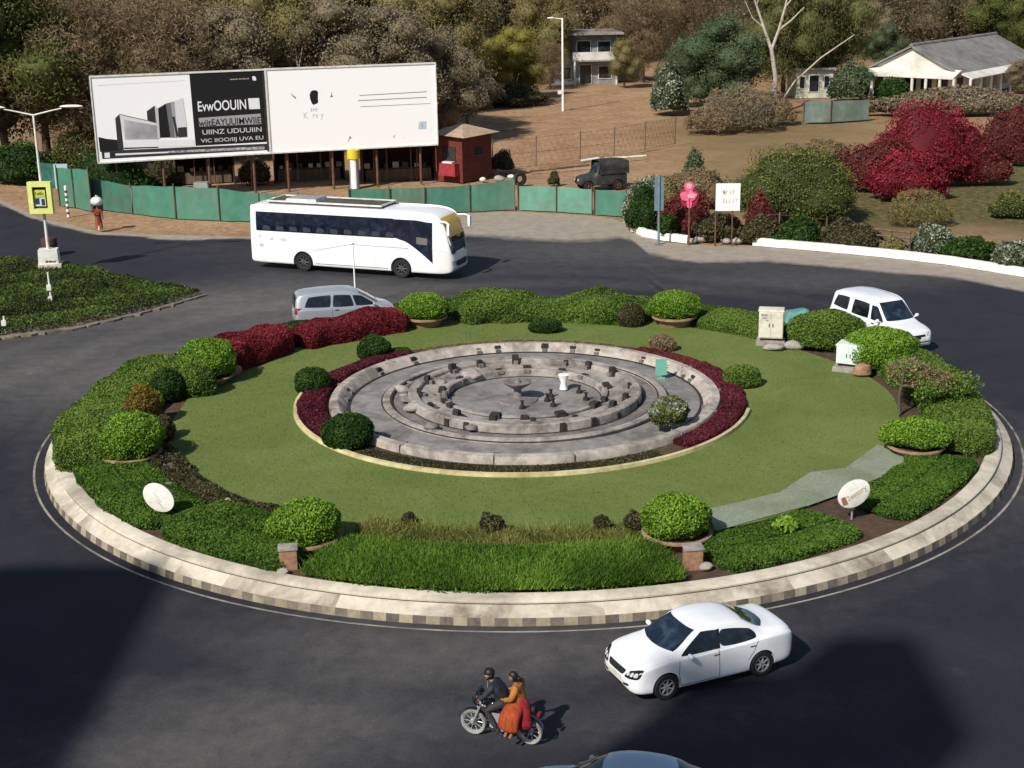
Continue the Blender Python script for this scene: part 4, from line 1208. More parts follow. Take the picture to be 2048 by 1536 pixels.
# silver people carrier behind the red hedge
st = [(-2.28, .50, .95, 1.02, .60, .62, .45), (-2.24, .38, 1.02, 1.36, .76, .78, .58), (-2.12, .30, 1.04, 1.62, .84, .85, .60), (-1.80, .26, 1.05, 1.73, .87, .88, .64), (-1.2, .24, 1.04, 1.77, .88, .89, .66), (-.3, .24, 1.03, 1.78, .88, .89, .67),
      (.35, .24, 1.0, 1.72, .88, .89, .66), (.80, .24, .99, 1.52, .88, .88, .66), (1.45, .24, .97, 1.13, .88, .88, .74), (1.65, .24, .95, 1.04, .87, .87, .74), (2.0, .26, .86, .93, .83, .83, .70), (2.20, .30, .74, .80, .74, .74, .60), (2.30, .42, .60, .64, .54, .54, .44)]
def mpvx(t, bvh):
    for s in (-1, 1):
        front(((s*.60, .86), (s*.84, .88), (s*.82, 1.16), (s*.66, 1.14)), bvh, 'taillight', M['lamp_red'], t, -1, .3)
    front(((-.72, .62), (.72, .62), (.74, .84), (-.74, .84)), bvh, 'rear_bumper', plain('grey bumper', (.30, .31, .32), .5), t, -1, .3)
    front(((-.26, .88), (.26, .88), (.26, .99), (-.26, .99)), bvh, 'number_plate', M['plate'], t, -1, 0, .014)
ps = P(594, 668)
rzm = R(14)
cs = Vector((ps.x, ps.y, 0))+Vector((math.cos(rzm), math.sin(rzm), 0))*2.25+Vector((-math.sin(rzm), math.cos(rzm), 0))*.75
van('silver_car', 'silver people carrier passing behind the crimson hedge', (cs.x, cs.y, 0), rzm, M['paint_silver'], st, (1.38, -1.37), .33,
    [((1.32, 1.10), (.42, 1.10), (.28, 1.58), (.68, 1.52)), ((.34, 1.10), (-.62, 1.11), (-.56, 1.64), (.20, 1.59)), ((-.72, 1.12), (-1.88, 1.17), (-1.66, 1.60), (-.66, 1.65))],
    ((-.70, 1.16), (.70, 1.16), (.56, 1.64), (-.56, 1.64)), ((-.66, 1.12), (.66, 1.12), (.54, 1.60), (-.54, 1.60)), ((-.40, .70), (.40, .70), (.42, .82), (-.42, .82)), ((.48, .72), (.74, .76), (.74, .90), (.52, .88)), .80, mpvx)
# car cut by the lower edge
pz = P(1244, 1492, 1.47)
hb = R(172)
sedan('partial_car', 'blue grey car roof cut off by the lower edge of the picture', (pz.x+.10, pz.y-.72, 0), hb, M['paint_bluegrey'], False)

# ------------------------------------------------------------------ coach
def coach():
    b0, b1 = P(614, 543), P(817, 557)
    hd = (b1-b0); hd.z = 0; hd.normalize(); rz = math.atan2(hd.y, hd.x); lf = Vector((-hd.y, hd.x, 0))
    mid = (b0+b1)/2+lf*1.20-hd*.25
    t = thing('coach', 'large white coach with dark window band and yellow windscreen visor', 'bus', (mid.x, mid.y, 0), rz)
    wh = (2.84, -2.84)
    st = [(-6.00, .60, 1.7, 3.10, 1.10, 1.10, .96), (-5.95, .45, 1.7, 3.30, 1.22, 1.22, 1.08), (-5.7, .38, 1.7, 3.40, 1.265, 1.265, 1.16), (-4, .36, 1.7, 3.42, 1.275, 1.275, 1.18), (0, .34, 1.7, 3.42, 1.275, 1.275, 1.18), (3.2, .34, 1.7, 3.42, 1.275, 1.275, 1.18),
          (4.2, .34, 1.68, 3.38, 1.27, 1.27, 1.15), (4.75, .34, 1.65, 3.26, 1.25, 1.25, 1.10), (5.05, .34, 1.60, 3.05, 1.20, 1.20, 1.05), (5.30, .36, 1.55, 2.55, 1.14, 1.14, 1.0), (5.50, .40, 1.40, 1.95, 1.06, 1.06, .92), (5.62, .50, 1.10, 1.35, .92, .92, .80), (5.66, .60, .95, 1.05, .80, .80, .66)]
    body, bvh = loft_body('body', st, M['paint_white_bus'], t, wh, .50, M['black'], .05, True, 110, .45)
    g1 = glass('coach side glass', (.004, .006, .016), .05)
    for s in (-1, 1):
        side(s, ((-5.58, 2.07), (2.50, 2.07), (2.50, 3.08), (-5.58, 3.08)), bvh, 'window_band', M['black_gloss'], t, .01, .007, 40, 8)
        xs = [-5.55, -3.95, -2.35, -.75, .85, 2.45]
        for i in range(len(xs)-1):
            x0, x1 = xs[i]+.02, xs[i+1]-.02
            side(s, ((x0, 2.10), (x1, 2.10), (x1, 3.05), (x0, 3.05)), bvh, 'window', g1, t, .02, .012)
        # swept front side window: bottom edge drops towards the front
        X = np.linspace(2.47, 4.62, 22)
        lo = np.where(X < 3.0, 2.10-.12*smooth(2.5, 3.0, X), 1.98-1.10*((X-3.0)/1.62)**1.25)
        hi = 3.05-.10*smooth(3.6, 4.6, X)
        grid = [[(x, s*3, a+(c-a)*k/10) for k in range(11)] for x, a, c in zip(X, lo, hi)]
        decal('driver_window', bvh, grid, (0, -s, 0), g1, t, .012)
        side(s, ((3.75, 1.85), (4.35, 1.80), (4.35, 2.15), (3.75, 2.20)), bvh, 'side_vent', plain('grey glass', (.16, .15, .13), .3), t, .05, .016)
        for x in np.arange(-5.2, 2.2, .8):
            side(s, ((x, 2.13), (x+.5, 2.13), (x+.46, 2.34), (x+.06, 2.38)), bvh, 'seat_back', plain('seat fabric', (.028, .032, .05), .6), t, .4, .0125, 6, 4)
        seam(s, [(-2.2, 1.16), (.05, 1.62), (3.3, 1.58)], bvh, t, plain('thin tan trim', (.30, .27, .22), .6), .03, 'trim_line')
        for x in (-1.6, -.1, 1.4): seam(s, [(x, .48), (x, 1.30)], bvh, t, plain('hatch line', (.45, .45, .44), .6), .014, 'hatch_seam')
        seam(s, [(-2.1, .48), (2.1, .48)], bvh, t, M['seam'], .03, 'skirt_line')
        for x in wh: wheel(t, x, s*1.10, .50, .30, s, 8, plain('dark steel wheel', (.07, .07, .072), .6))
        front(((s*.60, .72), (s*1.02, .78), (s*1.0, 1.0), (s*.62, .95)), bvh, 'headlight', M['lamp_clear'], t, 1, .4, .014)
    front(((-1.0, 1.30), (1.0, 1.30), (1.06, 2.36), (-1.06, 2.36)), bvh, 'windshield', glass('coach windscreen', (.05, .065, .085), .05), t, 1, .12, .012)
    front(((-1.06, 2.20), (1.06, 2.20), (.98, 3.16), (-.98, 3.16)), bvh, 'sun_visor', surf('yellow visor', (.75, .42, .015), (.88, .54, .03), 2, .4, 0, coat=.3), t, 1, .1, .02)
    front(((-.95, 1.95), (.95, 1.95), (1.0, 2.34), (-1.0, 2.34)), bvh, 'dark_interior', glass('dark upper windscreen', (.008, .009, .012), .05), t, 1, .1, .018)
    front(((-1.02, .98), (.20, .98), (.22, 1.34), (-1.04, 1.34)), bvh, 'white_panel', M['white'], t, 1, .1, .03)
    front(((-.62, .66), (.62, .66), (.74, .98), (-.74, .98)), bvh, 'grille', M['black_gloss'], t, 1, .5, .022)
    front(((-.30, .52), (.30, .52), (.30, .62), (-.30, .62)), bvh, 'number_plate', M['plate'], t, 1, 0, .03)
    # roof: dark luggage deck with white rails, air unit
    mb = MB(); mb.box((-1.7, .10, 3.52), (6.6, 1.75, .12)); d = mb.build('roof_deck', surf('dark roof deck', (.05, .045, .04), (.11, .10, .09), 2, .8, .2), t)
    mb = MB()
    for y in (-.80, 1.0): mb.box((-1.7, y, 3.60), (6.6, .07, .08))
    for x in (-5.0, 1.6): mb.box((x, .10, 3.60), (.07, 1.87, .08))
    mb.build('rail', M['white_dirty'], d)
    mb = MB(); mb.box((-3.2, .1, 3.64), (1.9, 1.3, .16), 0, 0, .9); mb.build('air_unit', M['metal_grey'], d)
    for s in (-1, 1):
        mb = MB(); mb.path([(4.9, s*1.05, 3.02), (5.4, s*1.22, 3.02), (5.62, s*1.34, 2.92)], [.06, .055, .05], 8); mb.box((5.60, s*1.36, 2.66), (.12, .22, .50))
        mb.build('mirror', M['white'], t, 50)
    # faint lettering at the rear of the side
    for i, (tx, x, z, sz) in enumerate((('2;', -5.45, 1.72, .26), ('oh', -4.75, 1.62, .20), ('No', -4.1, 1.58, .26), ('·', -3.1, 1.62, .3), ('86', -5.4, 1.22, .26))):
        o = text_mesh(tx, sz, plain('grey side lettering', (.38, .38, .37), .6), 'lettering', t)
        o.matrix_basis = Matrix.Translation((x, -1.292, z)) @ Matrix.Rotation(R(90), 4, 'X')
coach()

# ------------------------------------------------------------------ dark old jeep with a tarpaulin
def jeep():
    t = thing('covered_jeep', 'old dark jeep under a black tarpaulin parked behind the green gate', 'vehicle', P(1200, 378), R(197))
    M['old_paint'] = surf('dull dark green paint', (.014, .020, .018), (.04, .05, .045), 3, .5, .1, (.09, .07, .05), 1.5, .5)
    st = [(-1.75, .55, 1.0, 1.25, .66, .66, .55), (-1.70, .42, 1.05, 1.75, .76, .76, .62), (-1.4, .38, 1.05, 1.92, .78, .78, .66), (-.4, .36, 1.05, 1.96, .78, .78, .68), (.25, .36, 1.05, 1.80, .78, .78, .64), (.52, .36, 1.02, 1.25, .78, .78, .66), (.75, .36, .98, 1.10, .72, .70, .6), (1.3, .38, .92, 1.02, .64, .62, .5), (1.62, .42, .82, .92, .58, .56, .42), (1.72, .52, .72, .78, .45, .45, .32)]
    body, bvh = loft_body('body', st, M['old_paint'], t, (1.1, -1.05), .34, M['black'])
    for s in (-1, 1):
        for x in (1.1, -1.05): wheel(t, x, s*.70, .34, .2, s, 5, M['rust'])
        side(s, ((.42, 1.14), (-.35, 1.14), (-.35, 1.62), (.20, 1.62)), bvh, 'window', M['glass'], t, .1)
        front(((s*.22, .66), (s*.42, .66), (s*.42, .84), (s*.22, .84)), bvh, 'headlight', M['lamp_clear'], t, 1, .9, .03)
    front(((-.56, 1.24), (.56, 1.24), (.5, 1.66), (-.5, 1.66)), bvh, 'windshield', M['glass_blue'], t, 1, .1)
    front(((-.30, .60), (.30, .60), (.26, .66), (-.26, .66)), bvh, 'bumper', M['chrome'], t, 1, .1, .04)
    front(((-.16, .68), (.16, .68), (.18, .84), (-.18, .84)), bvh, 'grille', M['black_gloss'], t, 1, .3, .02)
    mt = surf('black tarpaulin', (.012, .012, .012), (.045, .042, .04), 3, .7, .6, (.09, .08, .07), 1.5, .4)
    n = 22
    u, v = np.meshgrid(np.linspace(-1.85, .35, n), np.linspace(-1.25, 1.25, n), indexing='ij')
    w = Wave(2.3, 10, 2, 17)(np.stack([u.ravel(), v.ravel()], 1)).reshape(n, n)
    z = 2.03-.9*smooth(.62, 1.25, np.abs(v))-.5*smooth(-1.4, -1.85, u)*0+.06*w
    y = np.clip(v, -.84, .84)*(1+.05*w)
    me = np_mesh('tarpaulin', np.stack([u.ravel(), y.ravel(), z.ravel()], 1), grid_faces(n, n), mt, None, True)
    link('tarpaulin', me, t)
jeep()
for (px, py, z, w, l) in ((1183, 312, 1.95, 1.3, 'white plank lying on the roof of the covered jeep'),):
    mb = MB(); mb.box((0, 0, .05), (w, .35, .06)); o = mb.build('plank', M['white_dirty'], None, None, loc=P(1190, 378)+Vector((-.35, .1, 2.02))); o.rotation_euler = (0, R(-6), R(14)); tag(o, l, 'plank')

# ================================================================== PEOPLE
def skin_mesh(pts, edges, radii, root=0, sub=1):
    me = bpy.data.meshes.new('sk')
    me.from_pydata([tuple(p) for p in pts], edges, [])
    o = bpy.data.objects.new('sk', me); COL.objects.link(o)
    o.modifiers.new('s', 'SKIN')
    sv = me.skin_vertices[0].data
    for i, r in enumerate(radii):
        rr = r if hasattr(r, '__len__') else (r, r)
        sv[i].radius = rr; sv[i].use_root = (i == root)
    md = o.modifiers.new('u', 'SUBSURF'); md.levels = sub; md.render_levels = sub
    bpy.context.view_layer.update()
    m2 = bpy.data.meshes.new_from_object(o.evaluated_get(bpy.context.evaluated_depsgraph_get()))
    vs = [tuple(v.co) for v in m2.vertices]; fs = [tuple(p.vertices) for p in m2.polygons]
    bpy.data.objects.remove(o); bpy.data.meshes.remove(me); bpy.data.meshes.remove(m2)
    return vs, fs

def head_fn(d):
    """head shape in its own frame: x forward, z up"""
    x, y, z = d
    k = 1.0
    if z < -.2: k *= 1-.20*min(1, (-z-.2)/.8)*(1-.4*max(0, x))
    if x > .8: k *= 1+.16*max(0, 1-abs(y)*6)*max(0, 1-abs(z+.08)*4.5)     # nose
    if x > .55 and abs(z-.12) < .16 and .18 < abs(y) < .5: k *= .965        # eye hollows
    return k

def human(label, loc, rz, J, skin, cloth, hair=None, face=(1, 0, 0), group=None, grip=(True, True)):
    """J: joints in local space. cloth: list of (name, material, [joint chain lists], radii)"""
    t = thing('person', label, 'person', loc, rz, group)
    J = {k: Vector(v) for k, v in J.items()}
    names = ['pelvis', 'belly', 'chest', 'neck', 'skull', 'shL', 'elL', 'wrL', 'paL', 'shR', 'elR', 'wrR', 'paR', 'hipL', 'knL', 'anL', 'toL', 'hipR', 'knR', 'anR', 'toR']
    rad = dict(pelvis=(.145, .11), belly=(.13, .10), chest=(.155, .11), neck=.052, skull=.05, sh=.062, el=.043, wr=.030, pa=(.038, .022), hip=.088, kn=.056, an=.038, to=(.042, .026))
    idx = {n: i for i, n in enumerate(names)}
    ed = [('pelvis', 'belly'), ('belly', 'chest'), ('chest', 'neck'), ('neck', 'skull')]
    for s in 'LR': ed += [('chest', 'sh'+s), ('sh'+s, 'el'+s), ('el'+s, 'wr'+s), ('wr'+s, 'pa'+s), ('pelvis', 'hip'+s), ('hip'+s, 'kn'+s), ('kn'+s, 'an'+s), ('an'+s, 'to'+s)]
    rr = [rad.get(n, rad.get(n[:-1])) for n in names]
    vs, fs = skin_mesh([J[n] for n in names], [(idx[a], idx[b]) for a, b in ed], rr, 0, 1)
    mb = MB(); mb.add(vs, fs)
    # head
    f = Vector(face).normalized(); l = Vector((0, 0, 1)).cross(f).normalized(); u = f.cross(l)
    hc = J['head']
    h = MB(); h.ball((0, 0, 0), (.098, .078, .118), 24, 18, fn=head_fn)
    mb.add([hc+f*p[0]+l*p[1]+u*p[2] for p in h.v], h.f)
    for s in (-1, 1):
        h = MB(); h.ball((0, 0, 0), (.022, .010, .032), 8, 6); mb.add([hc+f*(p[0]-.005)+l*(p[1]+s*.078)+u*(p[2]-.005) for p in h.v], h.f)
    # fingers and thumb
    for s in 'LR':
        w, p = J['wr'+s], J['pa'+s]
        d = (p-w).normalized(); a = d.cross(Vector((0, 0, 1)))
        a = a.normalized() if a.length > .1 else Vector((0, 1, 0)); n = a.cross(d)
        bend = .9 if grip[0 if s == 'L' else 1] else .3
        for i, ln in enumerate((.062, .072, .068, .052)):
            b0 = p+a*(.027-.018*i)+d*.008
            b1 = b0+(d*math.cos(bend)-n*math.sin(bend))*ln*.5 if n.z > 0 else b0+(d*math.cos(bend)+n*math.sin(bend))*ln*.5
            sg = -1 if n.z > 0 else 1
            b2 = b1+(d*math.cos(bend*2)+n*sg*math.sin(bend*2))*ln*.5
            mb.path([b0-d*.02, b0, b1, b2], [.009, .0095, .0085, .006], 6)
        c0 = w.lerp(p, .45)+a*.028; mb.path([c0-a*.012, c0+a*.02+d*.015, c0+a*.028+d*.045], [.011, .010, .007], 6)
    mb.build('body', skin, t, 70)
    # face details
    for s in (-1, 1):
        e = MB(); e.ball(hc+f*.086+l*s*.030+u*.012, (.010, .010, .007), 8, 6); e.build('eye', plain('eye', (.03, .02, .015), .3), t, 80)
    e = MB(); e.ball(hc+f*.086-u*.055, (.010, .022, .006), 8, 6); e.build('mouth', plain('lips', (.22, .07, .06), .5), t, 80)
    if hair:
        hm, bun = hair
        h = MB(); h.ball((0, 0, 0), (.112, .092, .126), 20, 14, fn=lambda d: 1.0 if (d[2] > .25 or d[0] < .15) and d[2] > -.75 else .80)
        h.v = [tuple(hc-f*.012+u*.012+f*p[0]+l*p[1]+u*p[2]) for p in h.v]
        if bun: h.ball(hc-f*.12-u*.03, (.055, .055, .05), 12, 8)
        h.build('hair', hm, t, 70)
    for nm, mt, chains, radii, root in cloth:
        nn, ee, pts, rads = {}, [], [], []
        for ch, rs in zip(chains, radii):
            prev = None
            for q, r in zip(ch, rs):
                key = q if isinstance(q, str) else tuple(q)
                if key not in nn:
                    nn[key] = len(pts); pts.append(J[q] if isinstance(q, str) else Vector(q)); rads.append(r)
                if prev is not None and (prev, nn[key]) not in ee: ee.append((prev, nn[key]))
                prev = nn[key]
        v2, f2 = skin_mesh(pts, ee, rads, nn[root], 2)
        m2 = MB(); m2.add(v2, f2); m2.build(nm, mt, t, 70)
    return t

SKIN = surf('brown skin', (.20, .095, .055), (.27, .135, .08), 8, .55, 0)
HAIR = plain('black hair', (.010, .009, .009), .5, .4)

# walking woman with a white bundle on her head
wl = P(199, 463)
J = dict(pelvis=(0, 0, .86), belly=(.0, 0, 1.02), chest=(.01, 0, 1.22), neck=(.01, 0, 1.40), skull=(.03, 0, 1.48), head=(.035, 0, 1.535),
         shL=(0, .17, 1.33), elL=(.06, .27, 1.10), wrL=(.16, .25, .90), paL=(.19, .245, .82), shR=(0, -.17, 1.33), elR=(.04, -.36, 1.40), wrR=(.06, -.25, 1.60), paR=(.06, -.17, 1.66),
         hipL=(0, .09, .82), knL=(.17, .09, .48), anL=(.20, .09, .09), toL=(.32, .09, .04), hipR=(0, -.09, .82), knR=(.02, -.09, .46), anR=(-.20, -.09, .12), toR=(-.09, -.09, .04))
SARI = surf('rust red sari', (.15, .028, .016), (.38, .085, .04), 14, .8, .6, (.45, .20, .07), 2.5, .45, stretch=(1, 1, .15))  # vertical streaks put fold shading into the cloth colour
human('woman in a rust red sari walking along the dirt shoulder balancing a white bundle', (wl.x, wl.y, 0), R(-62), J, SKIN,
      [('blouse', SARI, [['belly', 'chest', 'neck'], ['chest', 'shL', 'elL'], ['chest', 'shR', 'elR']], [[(.18, .15), (.20, .16), .07], [(.20, .16), .095, .072], [(.20, .16), .095, .072]], 'chest'),
       ('sari_skirt', SARI, [['belly', 'pelvis', (.02, 0, .62), (.03, 0, .30), (.02, 0, .13)], ['chest', (-.06, .16, 1.05), (-.10, .20, .75)]], [[(.18, .15), (.225, .19), (.25, .20), (.25, .20), (.25, .20)], [(.15, .12), (.13, .08), (.12, .07)]], 'pelvis'),
       ('petticoat_hem', plain('off white cloth', (.62, .56, .48), .8), [[(.10, -.06, .42), (.16, -.04, .24), (.16, -.02, .10)]], [[(.07, .10), (.08, .11), (.07, .09)]], (.16, -.04, .24))],
      (HAIR, True), (1, 0, -.05), grip=(False, False))
w = Wave(2.2, 8, 3, 222); mb = MB()
mb.ball((0, 0, .24), (.35, .33, .30), 20, 14, fn=lambda d: 1+.12*float(w(np.array([d]))[0]))
mb.path([(0, 0, .50), (.03, .02, .60)], [.05, .10], 8)
o = mb.build('bundle', surf('white cloth bundle', (.55, .55, .53), (.78, .78, .76), 3, .85, .5, (.35, .33, .3), 1.5, .5), None, 60)
o.location = (wl.x+.015, wl.y-.03, 1.625)
tag(o, 'white cloth bundle carried on the head of the woman in rust red', 'bundle')

# ------------------------------------------------------------------ motorcycle and its riders
def motorcycle():
    f, r = P(950, 1467), P(1058, 1487)
    hd = (f-r); hd.z = 0; L = hd.length; hd.normalize()
    mid = (f+r)/2
    rz = math.atan2(hd.y, hd.x)
    t = thing('motorcycle', 'dark motorcycle with silver wheels carrying two riders on the near road', 'motorcycle', (mid.x, mid.y, 0), rz)
    wb = .64; rw = .30
    silver = plain('silver rim', (.55, .55, .53), .35, .5, metal=.5)
    for x in (wb, -wb):
        e = empty('wheel', (x, 0, rw)); e.parent = t
        mb = MB(); mb.lathe([(rw*.80, -.045), (rw*.93, -.05), (rw, 0), (rw*.93, .05), (rw*.80, .045), (rw*.80, -.045)], 36, (0, 0, 0), axis='y'); mb.build('tyre', surf('dusty tyre', (.16, .15, .145), (.38, .37, .35), 6, .85, .2), e, 40)
        mb = MB(); mb.lathe([(rw*.82, -.035), (rw*.72, -.03), (rw*.72, .03), (rw*.82, .035)], 36, (0, 0, 0), axis='y')
        for i in range(10):
            a = 2*PI*i/10; mb.path([(0, .02*(-1)**i, 0), (math.cos(a)*rw*.75, 0, math.sin(a)*rw*.75)], .010, 5)
        mb.lathe([(.001, -.05), (.055, -.05), (.075, -.03), (.075, .03), (.055, .05), (.001, .05)], 18, (0, 0, 0), axis='y')
        mb.build('rim', silver, e, 40)
    bk = plain('gloss black enamel', (.012, .012, .016), .25, .5, coat=.6)
    mb = MB()
    for s in (-1, 1):
        mb.path([(wb, s*.075, rw), (.46, s*.075, .72), (.40, s*.07, .92)], [.028, .026, .024], 8)
    mb.build('fork', silver, t, 40)
    mb = MB()
    for s in (-1, 1):
        mb.path([(.42, 0, .84), (.25, s*.04, .62), (.0, s*.10, .38), (-.30, s*.10, .40), (-wb, s*.08, rw)], .022, 8)
        mb.path([(-.30, s*.10, .40), (-.34, s*.11, .70), (-.75, s*.10, .74)], .018, 8)
        mb.path([(-.55, s*.11, .66), (-wb, s*.11, rw+.02)], .028, 8)
    mb.build('frame', bk, t, 40)
    def fender(x, a0, a1, name):
        mb = MB(); n = 14; vs, fs = [], []
        for i in range(n+1):
            a = R(a0+(a1-a0)*i/n)
            for (dr, y) in ((.03, -.07), (.05, -.04), (.055, 0), (.05, .04), (.03, .07)):
                vs.append((x+math.cos(a)*(rw+dr), y, rw+math.sin(a)*(rw+dr)))
        for i in range(n):
            for k in range(4): fs.append((i*5+k, i*5+k+1, (i+1)*5+k+1, (i+1)*5+k))
        mb.add(vs, fs); mb.build(name, bk, t, 60)
    fender(wb, 20, 150, 'front_fender'); fender(-wb, 40, 185, 'rear_fender')
    mb = MB(); mb.ball((.18, 0, .80), (.27, .135, .13), 20, 12, fn=lambda d: 1+.12*max(0, d[0])); mb.build('fuel_tank', bk, t, 60)
    mb = MB(); mb.path([(.02, 0, .78), (-.2, 0, .77), (-.5, 0, .80), (-.78, 0, .83)], [(.09), .10, .105, .07], 12); o = mb.build('seat', M['black'], t, 60)
    mb = MB(); mb.box((.08, 0, .44), (.30, .24, .28), 0, 0, .85); mb.lathe([(.001, -.15), (.10, -.15), (.12, -.10), (.12, .10), (.10, .15), (.001, .15)], 20, (-.06, 0, .36), axis='y')
    for k in range(5): mb.box((.18, 0, .46+.045*k), (.17, .26, .018))
    mb.build('engine', M['metal_grey'], t, 40)
    mb = MB(); mb.path([(.2, -.12, .40), (.15, -.15, .26), (-.2, -.16, .24), (-.75, -.17, .32)], [.025, .028, .035, .045], 10); mb.build('exhaust', M['chrome'], t, 50)
    mb = MB(); mb.path([(.34, -.36, .98), (.40, -.22, 1.02), (.42, 0, .96), (.40, .22, 1.02), (.34, .36, .98)], .016, 8)
    for s in (-1, 1): mb.path([(.36, s*.28, 1.0), (.30, s*.40, .97)], .024, 8)
    h = mb.build('handlebar', M['metal_grey'], t, 50)
    for s in (-1, 1):
        mb = MB(); mb.path([(.40, s*.22, 1.02), (.42, s*.32, 1.16)], .008, 6); mb.ball((.42, s*.33, 1.19), (.02, .055, .04), 10, 8); mb.build('mirror', M['black_gloss'], h, 50)
    mb = MB(); mb.ball((.50, 0, .86), (.16, .15, .17), 18, 12, fn=lambda d: 1.0); mb.box((.46, 0, 1.03), (.06, .32, .24), 0, 0, .7); mb.build('fairing', bk, t, 60)
    mb = MB(); mb.ball((.585, 0, .85), (.075, .088, .095), 16, 10); mb.build('headlight', M['lamp_clear'], t, 60)
    mb = MB(); mb.box((-.86, 0, .74), (.06, .14, .07)); mb.build('taillight', M['lamp_red'], t)
    mb = MB(); mb.box((.50, 0, .74), (.012, .22, .06)); mb.build('number_plate', M['plate'], t)
    for s in (-1, 1):
        mb = MB(); mb.path([(-.02, s*.1, .30), (-.02, s*.30, .29)], .016, 8); mb.path([(-.42, s*.1, .36), (-.42, s*.26, .35)], .014, 8); mb.build('foot_peg', M['black'], t)
        mb = MB(); mb.box((.34, s*.14, .80), (.10, .01, .035)); mb.build('tank_badge', plain('white and red badge', (.7, .6, .6), .5), t)
    mb = MB(); mb.lathe([(.001, .135), (.06, .135), (.075, .125)], 16, (.10, 0, .33), axis='y'); mb.build('engine_cover', M['white'], t, 50)
    # side panels, pale grey cloth guard
    mb = MB(); mb.add([(.26, .17, .68), (-.34, .17, .70), (-.22, .19, .42), (.10, .18, .40)], [(0, 1, 2, 3)]); mb.build('side_panel', plain('pale lilac grey panel', (.30, .27, .30), .5), t)
    return mid, rz
bm_mid, bm_rz = motorcycle()
DARKJ = surf('navy black jacket', (.010, .011, .018), (.030, .032, .045), 6, .7, .3)
DARKT = plain('charcoal trousers', (.030, .030, .036), .8)
J = dict(pelvis=(-.10, 0, .92), belly=(-.05, 0, 1.05), chest=(.09, 0, 1.21), neck=(.19, 0, 1.34), skull=(.24, 0, 1.41), head=(.265, 0, 1.465),
         shL=(.13, .18, 1.27), elL=(.27, .31, 1.10), wrL=(.36, .33, 1.03), paL=(.40, .325, .99), shR=(.13, -.18, 1.27), elR=(.27, -.31, 1.10), wrR=(.36, -.33, 1.03), paR=(.40, -.325, .99),
         hipL=(-.06, .10, .90), knL=(.26, .21, .74), anL=(.02, .24, .36), toL=(.14, .25, .31), hipR=(-.06, -.10, .90), knR=(.26, -.21, .74), anR=(.02, -.24, .36), toR=(.14, -.25, .31))
drv = human('motorcycle rider in dark jacket leaning on the handlebars', (bm_mid.x, bm_mid.y, 0), bm_rz, J, SKIN,
      [('jacket', DARKJ, [['pelvis', 'belly', 'chest', 'neck'], ['chest', 'shL', 'elL', 'wrL'], ['chest', 'shR', 'elR', 'wrR']], [[(.165, .14), (.16, .14), (.185, .15), .065], [(.185, .15), .085, .064, .045], [(.185, .15), .085, .064, .045]], 'chest'),
       ('trousers', DARKT, [['pelvis', 'hipL', 'knL', 'anL'], ['pelvis', 'hipR', 'knR', 'anR']], [[(.16, .13), .105, .075, .058], [(.16, .13), .105, .075, .058]], 'pelvis'),
       ('shoe', M['black'], [['anL', 'toL']], [[.05, (.05, .035)]], 'anL'), ('shoe', M['black'], [['anR', 'toR']], [[.05, (.05, .035)]], 'anR')],
      (HAIR, False), (1, .05, -.12))
mb = MB()
f = Vector((1, .05, -.12)).normalized()
mb.lathe([(.104, -.005), (.106, .035), (.100, .036)], 24, (.258, 0, 1.49), a0=R(60), a1=R(300)); mb.build('white_band', M['white'], drv, 50)
mb = MB(); mb.lathe([(.118, .0), (.115, .05), (.085, .105), (.03, .125), (.001, .128)], 24, (.25, 0, 1.505)); mb.build('cap', HAIR, drv, 60)
ORANGE = surf('orange kurta', (.26, .09, .018), (.48, .19, .035), 9, .8, .6, (.24, .07, .02), 2, .4)
SKIRT = surf('orange red sari cloth', (.16, .018, .008), (.46, .10, .014), 16, .75, .6, (.28, .012, .02), 1.6, .7, stretch=(1, 1, .10))  # stretched streaks: shading of the folds painted as colour
SKIRT2 = surf('crimson cloth', (.12, .005, .012), (.36, .015, .03), 16, .75, .6, stretch=(1, 1, .12))  # fold shade drawn here too by streaks of colour
# side saddle: legs to the rider's left
J = dict(pelvis=(-.42, .02, .94), belly=(-.42, .02, 1.08), chest=(-.39, .0, 1.26), neck=(-.34, 0, 1.40), skull=(-.31, .01, 1.46), head=(-.29, .015, 1.515),
         shL=(-.40, .17, 1.33), elL=(-.34, .27, 1.12), wrL=(-.14, .20, 1.05), paL=(-.07, .17, 1.04), shR=(-.38, -.16, 1.33), elR=(-.26, -.24, 1.15), wrR=(-.10, -.17, 1.10), paR=(-.03, -.14, 1.09),
         hipL=(-.48, .12, .92), knL=(-.44, .42, .80), anL=(-.40, .44, .42), toL=(-.38, .54, .36), hipR=(-.34, .12, .92), knR=(-.26, .42, .80), anR=(-.28, .42, .42), toR=(-.26, .52, .36))
pas = human('woman passenger in orange top and red sari sitting side saddle on the motorcycle', (bm_mid.x, bm_mid.y, 0), bm_rz, J, SKIN,
      [('blouse', ORANGE, [['pelvis', 'belly', 'chest', (-.365, 0, 1.345)], ['chest', 'shL', 'elL', 'wrL'], ['chest', 'shR', 'elR']], [[(.19, .17), (.19, .16), (.205, .165), .07], [(.205, .165), .098, .076, .05], [(.205, .165), .098, .076]], 'chest'),
       ('sari_skirt', SKIRT, [['pelvis', (-.38, .22, .88), (-.34, .42, .78), (-.33, .44, .60), (-.32, .46, .47)]], [[(.21, .18), (.25, .17), (.26, .15), (.27, .13), (.29, .12)]], 'pelvis'),
       ('sari_drape', SKIRT2, [['belly', (-.52, .08, .92), (-.60, .20, .74), (-.62, .24, .56), (-.62, .25, .46)]], [[(.15, .13), (.18, .16), (.18, .15), (.17, .12), (.17, .09)]], (-.60, .20, .74))],
      (HAIR, True), (1, .15, -.1))
